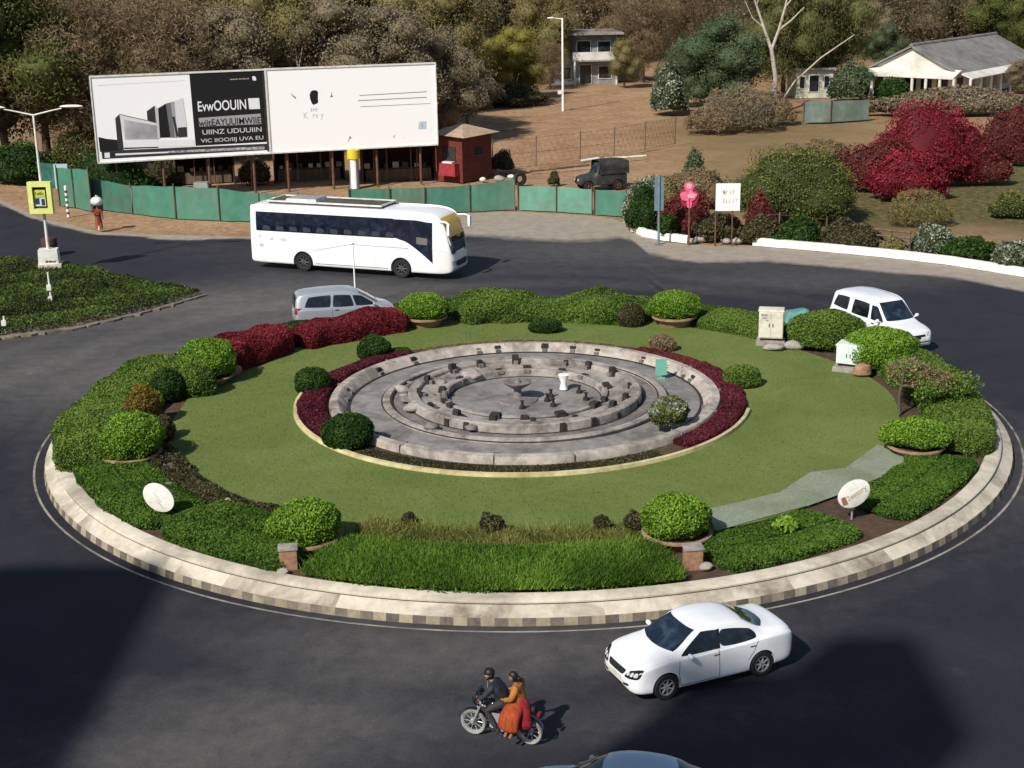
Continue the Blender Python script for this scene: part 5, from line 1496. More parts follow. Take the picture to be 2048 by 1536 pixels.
# ================================================================== BACKGROUND PLACE
def proj(p):
    d = p.y*math.cos(PITCH)+(CAM_H-p.z)*math.sin(PITCH); up = p.y*math.sin(PITCH)-(CAM_H-p.z)*math.cos(PITCH)
    a = F_PX*p.x/d; b = -F_PX*up/d
    return 1024+a*math.cos(ROLL)+b*math.sin(ROLL), 768-a*math.sin(ROLL)+b*math.cos(ROLL)
def height_to(base, py):
    """height of something standing at base whose top is seen at photo row py"""
    lo, hi = 0.0, 60.0
    for _ in range(40):
        m = (lo+hi)/2
        if proj(Vector((base.x, base.y, m)))[1] > py: lo = m
        else: hi = m
    return lo

# ------------------------------------------------------------------ billboards
def homography(src):
    dst = [(0, 1), (1, 1), (1, 0), (0, 0)]
    A, B = [], []
    for (x, y), (u, v) in zip(src, dst):
        A.append([x, y, 1, 0, 0, 0, -u*x, -u*y]); B.append(u)
        A.append([0, 0, 0, x, y, 1, -v*x, -v*y]); B.append(v)
    h = np.r_[np.linalg.solve(np.array(A, float), np.array(B, float)), 1].reshape(3, 3)
    def f(x, y):
        q = h @ np.array([x, y, 1.0]); return q[0]/q[2], q[1]/q[2]
    return f
ZB = 2.85
board_white = plain('white print sheet', (.93, .93, .92), .5, .3, var=.015, scale=.4)
bA, bB, bC = P(197, 325, ZB), P(541, 305, ZB), P(875, 288, ZB)
def billboard(label, a, b, top_py, corners):
    dirv = b-a; Ln = Vector((dirv.x, dirv.y, 0)).length; rz = math.atan2(dirv.y, dirv.x)
    t = thing('billboard', label, 'billboard', (a.x, a.y, 0), rz)
    H = height_to(Vector((a.x, a.y, 0)), top_py)-ZB
    mb = MB(); mb.box((Ln/2, .14, ZB+H/2), (Ln, .22, H)); mb.build('panel', board_white, t)
    mb = MB()
    for x, z, sx, sz in ((Ln/2, ZB-.04, Ln+.1, .10), (Ln/2, ZB+H+.04, Ln+.1, .10)): mb.box((x, .12, z), (sx, .30, sz))
    for x in (-.03, Ln+.03): mb.box((x, .12, ZB+H/2), (.07, .30, H))
    mb.build('frame', M['white_dirty'], t)
    mb = MB()
    for k in range(4):
        x = Ln*(.1+.8*k/3); mb = MB()
        mb.path([(x, .45, 0), (x, .45, ZB+H*.9)], .09, 8); mb.build('post', M['rust'], t)
        mb = MB(); mb.path([(x, 2.2, 0), (x, .5, ZB+H*.7)], .06, 6); mb.build('strut', M['rust'], t)
    hom = homography(corners)
    def at(cx, cy, y=-.004):
        u, v = hom(cx, cy); return (u*Ln, y, ZB+v*H)
    return t, at, Ln, H
def poly(t, at, pts, mat, name='print', lay=1, parent=None):
    mb = MB(); mb.add([at(x, y, .03-.006*lay) for x, y in pts], [tuple(range(len(pts)))])
    o = mb.build(name, mat, parent or t)
    if o.data.polygons[0].normal.y > 0: o.data.flip_normals()
    return o
G = {}
for nm, v in (('ink', .012), ('dark', .035), ('mid', .16), ('grey', .36), ('light', .55), ('pale', .70), ('white', .82)):
    G[nm] = plain('print '+nm, (v, v, v*1.03), .55, .3, var=.06)
g_grad = surf('print mottled grey', (.22, .22, .23), (.62, .62, .63), .35, .5, 0)
g_mott = surf('print photo strip', (.05, .05, .06), (.65, .65, .70), 5, .5, 0)

t, at, Ln, H = billboard('black and white billboard with a printed building and lettering on black', bA, bB, 155, [(10, 185), (2020, 97), (2045, 1045), (95, 1180)])
poly(t, at, [(1157, 137), (1985, 100), (2008, 925), (1208, 978)], G['ink'], 'black_field', 1)
poly(t, at, [(1985, 100), (2018, 98), (2042, 1038), (2012, 1035)], G['dark'], 'side_strip', 1)
poly(t, at, [(90, 275), (1110, 215), (1111, 221), (90, 283)], G['pale'], 'thin_line', 1)
poly(t, at, [(98, 885), (140, 893), (190, 905), (310, 915), (380, 1030), (115, 1058)], G['ink'], 'dark_bush', 1)
poly(t, at, [(295, 665), (318, 640), (345, 615), (362, 760), (388, 1030), (322, 1035)], G['dark'], 'dark_pier', 2)
poly(t, at, [(345, 618), (780, 722), (790, 912), (400, 918), (365, 760)], G['pale'], 'pale_wall', 2)
poly(t, at, [(395, 680), (770, 745), (776, 900), (408, 908)], g_grad, 'grey_wall', 3)
poly(t, at, [(345, 614), (660, 684), (660, 691), (345, 622)], G['ink'], 'roof_line', 3)
poly(t, at, [(660, 580), (752, 513), (772, 720), (666, 690)], G['dark'], 'dark_block', 3)
poly(t, at, [(750, 515), (790, 545), (806, 890), (772, 905)], G['light'], 'light_edge', 3)
poly(t, at, [(790, 545), (880, 490), (925, 480), (965, 880), (806, 886)], G['ink'], 'tower_dark_side', 3)
poly(t, at, [(880, 490), (975, 463), (1000, 880), (925, 882)], G['mid'], 'tower_mid_side', 4)
poly(t, at, [(935, 476), (975, 463), (1000, 880), (975, 881)], G['grey'], 'tower_grey_side', 5)
poly(t, at, [(975, 463), (1075, 420), (1115, 760), (1112, 872), (1005, 880)], G['pale'], 'tower_light_side', 3)
poly(t, at, [(950, 642), (976, 640), (1016, 868), (990, 874)], G['dark'], 'slanted_bar', 6)
poly(t, at, [(1010, 768), (1110, 760), (1115, 872), (1017, 880)], G['dark'], 'small_dark_block', 4)
poly(t, at, [(386, 935), (1190, 902), (1196, 982), (392, 1006)], G['white'], 'low_wall', 2)
poly(t, at, [(392, 1006), (786, 990), (786, 1003), (392, 1022)], G['ink'], 'low_shadow', 2)
poly(t, at, [(130, 1046), (2008, 945), (2016, 1018), (140, 1140)], G['dark'], 'bottom_band', 1)
poly(t, at, [(290, 1076), (890, 1046), (890, 1062), (290, 1098)], G['white'], 'white_wedge', 2)
poly(t, at, [(890, 1040), (1980, 975), (1982, 1010), (890, 1062)], g_mott, 'photo_strip', 3)
poly(t, at, [(165, 1068), (225, 1064), (228, 1122), (168, 1126)], G['white'], 'corner_logo', 2)
poly(t, at, [(1815, 425), (1940, 420), (1947, 546), (1825, 551)], G['white'], 'white_square', 2)
poly(t, at, [(1870, 170), (1900, 165), (1915, 190), (1913, 218), (1876, 215)], G['white'], 'small_mark', 2)
poly(t, at, [(1250, 655), (1950, 600), (1957, 720), (1258, 755)], G['grey'], 'grey_text_band', 2)
yl = plain('yellowish print', (.65, .60, .35), .6)
def btext(s, cx, cy, hpx, mat, cx1=None, lay=3, bold=.012, name='lettering'):
    x = text_mesh(s, 1.0, mat, name, t, bold)
    p = at(cx, cy, .03-.006*lay); p2 = at(cx, cy-hpx)
    sz = (p2[2]-p[2])/.72; wide = 1.0
    if cx1 is not None:
        xs = [v.co.x for v in x.data.vertices]; wide = (at(cx1, cy)[0]-p[0])/(max(xs)*sz)
    x.matrix_basis = Matrix.Translation(p) @ Matrix.Rotation(R(90), 4, 'X') @ Matrix.Diagonal((sz*wide, sz, 1, 1))
    return x
btext('EvwOOUIN', 1240, 578, 118, G['white'], 1795)
btext('wiitEAYUUIMWIIE', 1256, 752, 78, G['ink'], 1952)
btext('UIINZ UDUUIIN', 1285, 848, 56, G['light'], 1958)
btext('VIC IIOO/IIJ UVA EU', 1270, 940, 44, G['light'], 1975)
btext('www.tk. tor tie ord', 1618, 212, 20, yl, 1832)
btext('Ft', 232, 1115, 42, G['ink'], 290)

t, at, Ln2, H2 = billboard('plain white billboard with a black blotch and thin printed lines', bB, bC, 140, [(30, 98), (1862, 12), (1890, 918), (88, 1020)])
poly(t, at, [(520, 335), (545, 320), (580, 322), (597, 340), (596, 420), (600, 455), (585, 470), (545, 486), (530, 465), (512, 420), (507, 370)], G['ink'], 'black_blotch', 1)
for pts in ([(1045, 373), (1775, 325), (1775, 333), (1045, 380)], [(1028, 431), (1775, 388), (1775, 396), (1028, 439)], [(1055, 500), (1815, 459), (1815, 464), (1055, 506)]): poly(t, at, pts, G['mid'], 'printed_line', 1)
poly(t, at, [(1690, 668), (1772, 662), (1768, 752), (1680, 752)], plain('pale blue print', (.52, .64, .72), .6), 'blue_square', 1)
btext('I', 1715, 740, 60, G['grey'], None, 2)
for pts in ([(308, 350), (322, 375), (345, 390), (352, 392), (362, 412), (352, 420), (340, 402), (318, 385)], [(742, 345), (748, 345), (744, 375), (760, 385), (752, 396), (726, 398), (736, 380)], [(940, 830), (948, 845), (966, 852), (940, 862), (930, 893), (922, 890), (932, 860)]): poly(t, at, pts, G['mid'], 'ink_mark', 1)
btext('K  rv y', 440, 640, 70, G['light'], 660, 1, 0); btext('3FE', 510, 560, 34, G['grey'], 595, 1, 0); btext('f     .', 1410, 858, 38, G['grey'], 1545, 1, 0)
# yellow topped pillar in front
pb = P(710, 377)
t = thing('pillar', 'white pillar with a yellow band standing under the white billboard', 'pillar', pb)
hp = 2.75
mb = MB(); mb.lathe([(.34, 0), (.34, hp-.62)], 28, (0, 0, 0)); mb.build('shaft', M['metal_grey'], t, 40)
mb = MB(); mb.lathe([(.352, .02), (.352, hp-.62)], 10, (0, 0, 0), R(-125), R(-62)); mb.build('white_face', M['white'], t, 40)
mb = MB(); mb.lathe([(.45, hp-.62), (.45, hp), (.01, hp)], 28, (0, 0, 0)); mb.build('yellow_band', surf('yellow paint', (.62, .48, .02), (.75, .60, .04), 3, .6, .2), t, 40)

# ------------------------------------------------------------------ sheds, kiosk
M['shed'] = surf('dark maroon boards', (.035, .016, .014), (.085, .038, .030), 3, .85, .5, (.02, .012, .01), 1.2, .5, stretch=(3, 3, .4))
M['tin'] = surf('rusted tin roof', (.16, .11, .08), (.30, .22, .16), 2, .8, .4, (.07, .045, .035), 1.1, .6)
def shed(label, pxa, pxb, py, depth, h, shelf=True):
    a, b = P(pxa, py), P(pxb, py-6)
    d = b-a; L = d.length; rz = math.atan2(d.y, d.x)
    t = thing('market_stall', label, 'stall', a, rz, None)
    mb = MB(); mb.box((L/2, depth, h/2), (L, .08, h)); mb.box((.04, depth/2, h/2), (.08, depth, h)); mb.box((L-.04, depth/2, h/2), (.08, depth, h)); mb.build('wall', M['shed'], t)
    mb = MB()
    n = max(3, int(L/1.6))
    for k in range(n+1):
        mb = MB(); mb.path([(L*k/n, .05, 0), (L*k/n, .05, h)], .05, 6); mb.build('post', M['wood'], t)
    mb = MB(); mb.box((L/2, depth/2-.25, h+.06), (L+.4, depth+.7, .06)); r = mb.build('roof', M['tin'], t); 
    if shelf:
        mb = MB(); mb.box((L/2, depth*.45, .85), (L*.9, .5, .06)); mb.box((L/2, depth*.25, .42), (L*.9, .04, .8)); mb.build('counter', M['wood'], t)
        for k in range(int(L/.7)):
            x = .5+.7*k+random.uniform(-.1, .1); s = random.uniform(.2, .42)
            mb = MB(); mb.box((x, depth*.45, .88+s/2), (s*1.1, .3, s)); mb.build('goods', random.choice([M['brick'], M['white_dirty'], M['metal_grey'], M['rust'], M['cream_box']]), t)
    return t
shed('long dark maroon market stall under the white billboard left of the pillar', 550, 690, 366, 2.6, 2.5)
shed('dark maroon market stall between the pillar and the red kiosk', 726, 872, 366, 2.6, 2.55)
shed('dark shack under the black and white billboard', 352, 470, 372, 2.2, 2.1)
def kiosk():
    a, b = P(926, 366), P(984, 353)
    base = a
    d = b-a; rz = math.atan2(d.y, d.x)
    t = thing('kiosk', 'small brick red kiosk with a tan tin roof beside the white billboard', 'kiosk', base, rz)
    red = surf('brick red wall', (.10, .020, .016), (.17, .042, .032), 5, .9, .7, (.06, .02, .015), 1.4, .7)
    L, D, h = max(d.length, 2.2), 2.4, 3.25
    mb = MB(); mb.box((L/2, D/2, h/2), (L, D, h)); mb.build('wall', red, t)
    mb = MB()
    z = h+.03
    vs = [(-.45, -.5, z), (L+.45, -.5, z), (L+.45, D+.5, z+.15), (-.45, D+.5, z+.15), (L*.5, D*.55, z+.75)]
    mb.add(vs, [(0, 1, 4), (1, 2, 4), (2, 3, 4), (3, 0, 4), (3, 2, 1, 0)])
    mb.build('roof', surf('tan roof sheet', (.36, .25, .17), (.48, .35, .25), 2, .8, .3, (.2, .13, .09), 1.2, .5), t)
    mb = MB(); mb.box((L*.55, -.01, 2.1), (.75, .05, .6)); mb.build('window', M['niche'], t)
    mb = MB(); mb.box((L*.55, -.03, 1.78), (.95, .14, .05)); mb.build('sill', M['wood'], t)
    mb = MB(); mb.box((-.02, D*.5, 1.9), (.06, 1.2, 1.3)); mb.build('hatch', M['niche'], t)
    mb = MB(); mb.box((-.30, D*.42, .95), (.55, 1.5, .9), 0, 0, .92); mb.build('counter', surf('crimson counter', (.24, .02, .03), (.36, .04, .05), 3, .6, .2), t)
    mb = MB(); mb.box((-.32, D*.42, 1.46), (.4, .9, .10)); mb.build('goods', M['white_dirty'], t)
kiosk()
for px, py, s, mat, l, fl in ((992, 352, .55, 'wood', 'brown sack slumped beside the red kiosk', .9), (965, 363, .5, 'white_dirty', 'small white sack in front of the red kiosk', .7), (1000, 362, .8, 'concrete', 'grey rubble heap by the red kiosk', .5), (1022, 357, .6, 'white_dirty', 'pale crumpled sack next to the black tyre', .5)):
    stone(px, py, s, l, mat, None, 0, 'sack', 'sack', fl)
mb = MB(); mb.lathe([(.22, -.12), (.42, -.14), (.50, -.05), (.50, .05), (.42, .14), (.22, .12), (.22, -.12)], 24, (0, 0, .5), axis='y')
o = mb.build('tyre', M['black'], None, 40, loc=P(1040, 372)); o.rotation_euler.z = R(20)
tag(o, 'black tyre leaning at the end of the green fence', 'tyre')

# ------------------------------------------------------------------ green sheet fences
def sheet_fence(label, pts, tops, mats, posts=True, name='green_fence', lean=.02):
    """pts: photo points along the foot; tops: photo rows of the top edge"""
    bp = [P(*q) for q in pts]
    t = thing(name, label, 'fence', bp[0])
    for i in range(len(bp)-1):
        a, b = bp[i]-bp[0], bp[i+1]-bp[0]
        h0, h1 = height_to(bp[i], tops[i]), height_to(bp[i+1], tops[i+1])
        n = 14; V = []
        d = (b-a).normalized(); nn = Vector((-d.y, d.x, 0))
        for k in range(n+1):
            for j in range(5):
                u = k/n; p = a.lerp(b, .004+.992*u)
                h = (h0+(h1-h0)*u)*j/4
                off = .035*math.sin(u*7+i)+.02*math.sin(k*2.1)*(j/4)+lean*j/4
                V.append(tuple(p+nn*off+Vector((0, 0, h+.03-(.02*math.sin(u*9+i) if j == 4 else 0)))))
        mi = mats[i % len(mats)]
        link('sheet', np_mesh('sheet', np.array(V), grid_faces(n+1, 5), mi, None, True), t)
    if posts:
        for i, p in enumerate(bp):
            mb = MB(); h = height_to(p, tops[i]); q = p-bp[0]
            mb.path([(q.x, q.y-.06, 0), (q.x, q.y-.06, h+.22)], .04, 6); mb.build('post', M['wood'], t)
gs, gp = M['green_sheet'], M['green_sheet_pale']
sheet_fence('long green sheet fence behind the walking woman running to the coach', [(186, 418), (265, 428), (352, 438), (440, 442), (520, 444), (600, 445)], [358, 372, 374, 378, 388, 392], [M['green_sheet_c'], gs, M['green_sheet_b'], gs, M['green_sheet_b']])
sheet_fence('tall green sheet fence left of the walking woman', [(120, 412), (150, 416), (184, 424)], [336, 338, 340], [M['green_sheet'], M['green_sheet']], lean=.0)
sheet_fence('dark green netting fence at the far left edge', [(-60, 366), (0, 364), (60, 366), (118, 378)], [318, 320, 322, 330], [M['green_net']])
sheet_fence('green sheet fence between the coach and the gate', [(700, 432), (780, 430), (850, 428), (940, 424), (1030, 420)], [380, 378, 376, 372, 360], [gs, M['green_sheet_b'], gs, M['green_sheet_b']])
sheet_fence('pale green sheet gate of two leaves beside the covered jeep', [(1036, 421), (1112, 424), (1184, 429)], [373, 374, 380], [gp, gp], name='sheet_gate')
sheet_fence('short dull green sheet fence right of the gate', [(1188, 430), (1252, 434)], [380, 384], [M['green_sheet']])
sheet_fence('grey green sheet fence in front of the far houses', [(1606, 246), (1660, 245), (1736, 240)], [204, 203, 200], [surf('grey green sheet', (.12, .17, .14), (.20, .26, .22), 1, .7, .2, (.1, .1, .07), .7, .5)])
pbd = P(128, 402)
mb = MB(); mb.box((0, 0, 1.7), (.95, .05, 1.7)); mb.box((0, .06, .5), (.08, .06, 1.0)); tag(mb.build('pale_board', plain('pale blue board', (.40, .55, .60), .6), None, None, loc=pbd), 'pale blue board leaning on the tall green fence at the left', 'board')
for px, py, l, m in ((275, 392, 'yellow sack lying behind the long green fence', 'cream_box'), (405, 380, 'grey crate standing behind the long green fence', 'metal_grey')):
    mb = MB(); mb.box((0, 0, .55), (1.1, .8, 1.1), 0, 0, .85); tag(mb.build('crate', M[m], None, None, loc=P(px, py+16)), l, 'crate')

# wire fence round the bare field
def wire_fence(label, pts, h, mesh=True):
    bp = [P(*q) for q in pts]
    t = thing('wire_fence', label, 'fence', bp[0])
    for p in bp:
        q = p-bp[0]; mb = MB(); mb.path([(q.x, q.y, 0), (q.x+.05, q.y, h+.15)], .05, 6); mb.build('post', M['wood'], t)
    mb = MB()
    for i in range(len(bp)-1):
        a, b = bp[i]-bp[0], bp[i+1]-bp[0]; L = (b-a).length; n = int(L/.55)
        for k in range(n):
            for (u0, u1) in ((k/n, min(1, (k+h/1.1)/n)), (min(1, (k+h/1.1)/n), k/n)):
                p0, p1 = a.lerp(b, u0), a.lerp(b, u1)
                mb.path([(p0.x, p0.y, 0.02), (p1.x, p1.y, h)], .008, 3, 0, False)
        for z in (.05, h*.5, h): mb.path([(a.x, a.y, z), (b.x, b.y, z)], .014, 3, 0, False)
    mb.build('mesh', M['rust'], t)
wire_fence('rusty wire mesh fence around the bare brown field', [(985, 340), (1072, 333), (1160, 322), (1228, 312), (1290, 300), (1350, 288)], 2.2)
for i, pts in enumerate((((1510, 480), (1556, 482), (1590, 486), (1650, 492)),)):
    wire_fence('thin wire fence behind the long white kerb', pts, 1.5)
def rail_fence():
    a, b = P(1745, 503), P(1818, 512)
    t = thing('rail_fence', 'weathered timber rail fence behind the white kerb at the right', 'fence', a)
    d = b-a
    for k in range(3):
        q = d*(k/2); mb = MB(); mb.path([(q.x, q.y, 0), (q.x, q.y, 1.35)], .05, 6); mb.build('post', M['wood'], t)
    for z in (.3, .62, .94, 1.25):
        mb = MB(); mb.path([(0, -.06, z), (d.x, d.y-.06, z+.03)], .06, 6); mb.build('rail', M['wood'], t)
rail_fence()
for px0, py0, px1, py1, r, l in ((1210, 318, 1292, 312, .13, 'long pale timber lying on the ground behind the jeep'), (1100, 338, 1178, 330, .10, 'reddish timber lying left of the covered jeep'), (1060, 342, 1110, 338, .08, 'thin plank lying by the bare field')):
    a, b = P(px0, py0, r), P(px1, py1, r); mb = MB(); mb.path([(0, 0, 0), tuple(b-a)], [r, r*.8], 7)
    tag(mb.build('timber', M['wood'] if r != .13 else M['cream_box'], None, 40, loc=a), l, 'timber')

# ------------------------------------------------------------------ lamps, posts, signs
def street_lamp():
    b = P(101, 541, .14); h = height_to(Vector((b.x, b.y, 0)), 234)
    t = thing('street_lamp', 'white twin arm street lamp carrying a yellow advertising box on the traffic island', 'street lamp', b)
    mb = MB(); mb.path([(0, 0, .5), (0, 0, 4), (0, 0, h)], [.085, .075, .055], 12); mb.build('pole', M['white_dirty'], t, 50)
    for s in (-1, 1):
        mb = MB(); mb.path([(0, 0, h-.05), (s*1.0, 0, h+.18), (s*1.5, 0, h+.28)], [.045, .04, .035], 8); a = mb.build('arm', M['white_dirty'], t, 50)
        mb = MB(); mb.ball((s*2.0, 0, h+.36), (.62, .16, .10), 16, 8, fn=lambda d: 1.0 if d[2] > -.2 else .8); mb.build('luminaire', M['white_dirty'], a, 60)
    # advertising box
    z0 = height_to(Vector((b.x, b.y, 0)), 430); z1 = height_to(Vector((b.x, b.y, 0)), 367); zc = (z0+z1)/2; hh = z1-z0
    yl = surf('yellow sign box', (.62, .66, .16), (.74, .78, .28), 2, .5, .1)
    mb = MB(); w = 1.22
    for x, z, sx, sz in ((0, z1-.13, w, .26), (0, z0+.13, w, .26), (-w/2+.12, zc, .24, hh-.52), (w/2-.12, zc, .24, hh-.52)): mb.box((x, 0, z), (sx, .34, sz))
    mb.box((0, .10, zc), (w-.1, .1, hh-.1))
    bx = mb.build('sign_box', yl, t)
    mb = MB(); mb.box((.01, .03, zc), (w-.48, .06, hh-.52)); mb.build('recess', M['niche'], bx)
    mb = MB(); mb.box((-.04, -.02, zc+.22), (w-.64, .05, .36)); mb.build('poster_top', plain('lime poster', (.55, .62, .10), .5), bx)
    mb = MB(); mb.box((-.04, -.02, zc-.22), (w-.64, .05, .46)); mb.build('poster_foot', plain('blue white poster', (.55, .62, .66), .5), bx)
    mb = MB()
    for x, z, sx, sz in ((-.18, -.20, .22, .30), (.12, -.24, .18, .34), (-.16, -.05, .2, .05)): mb.box((x, -.048, zc+z), (sx, .008, sz))
    mb.build('poster_print', plain('navy print', (.03, .04, .07), .5), bx)
    bx.location.y = -.27
    mb = MB(); mb.box((0, -.08, zc+.3), (.22, .14, .06)); mb.box((0, -.08, zc-.3), (.22, .14, .06)); mb.build('bracket', M['metal_grey'], t)
    x = text_mesh('1e8c', .26, plain('brown print', (.12, .08, .03), .6), 'lettering', bx, .006); x.matrix_basis = Matrix.Translation((-.30, -.05, zc+.13)) @ Matrix.Rotation(R(90), 4, 'X')
    # base blocks
    mb = MB(); mb.box((0, 0, .78), (1.05, .7, .80), R(8), 0, .93); f = mb.build('base', M['white_dirty'], t)
    mb = MB(); mb.box((.06, 0, .30), (1.20, .85, .24), R(8)); mb.build('base_step', M['cream_box'], t)
    mb = MB(); mb.box((.0, -.03, .08), (1.0, .8, .22), R(8)); mb.build('base_foot', M['concrete'], t)
    x = text_mesh('zkdnor', .20, plain('dark scrawl', (.06, .05, .04), .7), 'lettering', f, .004); x.matrix_basis = Matrix.Rotation(R(8), 4, 'Z') @ Matrix.Translation((-.16, -.362, .50)) @ Matrix.Rotation(R(90), 4, 'X')
    for px, z in ((0, 0),): pass
street_lamp()
bb = P(101, 512)
mb = MB(); mb.lathe([(.42, 0), (.44, .06), (.44, 1.0), (.40, 1.05), (.01, 1.06)], 20, (0, 0, 0)); mb.lathe([(.46, .33), (.46, .40)], 20, (0, 0, 0)); mb.lathe([(.46, .66), (.46, .73)], 20, (0, 0, 0))
tag(mb.build('rusty_drum', surf('rusty red drum', (.05, .018, .016), (.11, .035, .03), 3, .7, .3, (.03, .015, .012), 1, .5), None, 40, loc=bb), 'dark red oil drum standing on the road behind the street lamp base', 'drum')

b = P(1126, 222); h = height_to(b, 36)
t = thing('street_lamp', 'tall slim white lamp post standing in the bare brown field', 'street lamp', b)
mb = MB(); mb.path([(0, 0, 0), (0, 0, h)], [.13, .10], 10); mb.build('pole', M['white'], t, 50)
mb = MB(); mb.path([(0, 0, h-.1), (-.9, 0, h)], [.05, .04], 6); a = mb.build('arm', M['white'], t, 50)
mb = MB(); mb.ball((-1.15, 0, h+.02), (.42, .16, .10), 12, 8); mb.build('luminaire', M['white_dirty'], a, 60)
mb = MB(); mb.box((-.28, 0, 1.9), (.5, .3, .35)); mb.build('junction_box', M['white_dirty'], t)

b = P(712, 612); h = height_to(b, 487)
t = thing('slim_post', 'slim white post standing in the road between the coach and the silver car', 'post', b)
mb = MB(); mb.path([(0, 0, 0), (-.01, 0, h)], [.045, .03], 8); mb.build('shaft', M['white'], t, 50)
mb = MB(); mb.lathe([(.18, 0), (.16, .08), (.05, .10)], 16, (0, 0, 0)); mb.build('foot', M['concrete'], t, 50)
mb = MB(); mb.box((0, 0, h), (.12, .08, .05)); mb.build('tip', M['metal_grey'], t)

b = P(137, 434); h = height_to(b, 375)
t = thing('striped_post', 'red and white banded post on the dirt shoulder beside the walking woman', 'post', b)
mb = MB()
for k in range(11): mb.path([(0, 0, h*k/11), (0, 0, h*(k+1)/11)], .085, 10, k % 2)
mb.build('shaft', [M['white'], surf('brown red band', (.12, .05, .04), (.2, .09, .07), 4, .8)], t)
mb = MB(); mb.ball((0, 0, h+.03), .10, 10, 8); mb.build('cap', M['white'], t, 60)

# blue grey pole with a narrow board
b = P(1317, 490); h = height_to(b, 352)
t = thing('sign_post', 'blue grey post with a narrow upright board at the pavement corner', 'sign', b)
mb = MB(); mb.path([(0, 0, 0), (0, 0, h)], .07, 10); mb.build('post', M['metal_blue'], t, 50)
mb = MB(); mb.box((0, .04, h-1.0), (.52, .06, 1.9)); mb.build('board', M['metal_blue'], t)
mb = MB(); mb.box((0, 0, .03), (.4, .3, .06)); mb.build('foot', M['concrete_dark'], t)
# pink clover sign
b = P(1377, 491); h = height_to(b, 363)
t = thing('flower_sign', 'pink clover shaped sign on a thin brown post', 'sign', b)
mb = MB(); mb.path([(0, 0, 0), (.02, 0, h-.9)], .05, 8); mb.build('post', M['rust'], t, 50)
def lobes(name, items, y, mat):
    mb = MB()
    for (x, z, rx, rz) in items:
        n = 24
        vs = [(x+math.cos(2*PI*i/n)*rx*(1+.07*math.sin(5*2*PI*i/n)), y, z+math.sin(2*PI*i/n)*rz*(1+.07*math.sin(5*2*PI*i/n+1))) for i in range(n)]
        mb.add(vs+[(p[0], p[1]+.05, p[2]) for p in vs], [tuple(range(n)), tuple(range(2*n-1, n-1, -1))]+[(i+n, (i+1) % n+n, (i+1) % n, i) for i in range(n)]); y -= .004
    return mb.build(name, mat, t)
lobes('halo', [(0, h-.90, .52, .56)], .03, plain('crimson backing', (.35, .012, .05), .6))  # red glow round the clover, drawn as a flat plate
lobes('clover', [(-.02, h-.28, .28, .27), (-.05, h-.80, .47, .30), (0, h-1.25, .15, .25)], -.03, surf('hot pink paint', (.62, .06, .16), (.85, .22, .34), 4, .5, 0))
lobes('highlight', [(-.02, h-.25, .17, .15), (.12, h-.80, .22, .14)], -.06, plain('light pink', (.85, .38, .46), .5))
# white notice board
b = P(1431, 493); h = height_to(b, 367)
t = thing('notice_board', 'white notice board on a post in front of the big green bush', 'sign', b, R(-3))
mb = MB(); mb.path([(-.02, .06, 0), (-.02, .06, h-.1)], .05, 8); mb.path([(.9, .06, 0), (.9, .06, h-.2)], .04, 8); mb.build('post', M['rust'], t, 50)
w, hh = 1.34, 1.52
mb = MB(); mb.box((.62, 0, h-hh/2), (w, .06, hh)); bd = mb.build('board', M['white'], t)
for s, x, z, sz, mt in (('9/', .30, h-.62, .34, plain('brown ink', (.10, .07, .04), .6)), ('17', .68, h-.60, .30, plain('ochre ink', (.45, .33, .15), .6)), ('ELL17', .32, h-1.08, .34, plain('faint ink', (.5, .46, .38), .6))):
    o = text_mesh(s, sz, mt, 'lettering', bd, .004); o.matrix_basis = Matrix.Translation((x, -.034, z)) @ Matrix.Rotation(R(90), 4, 'X')

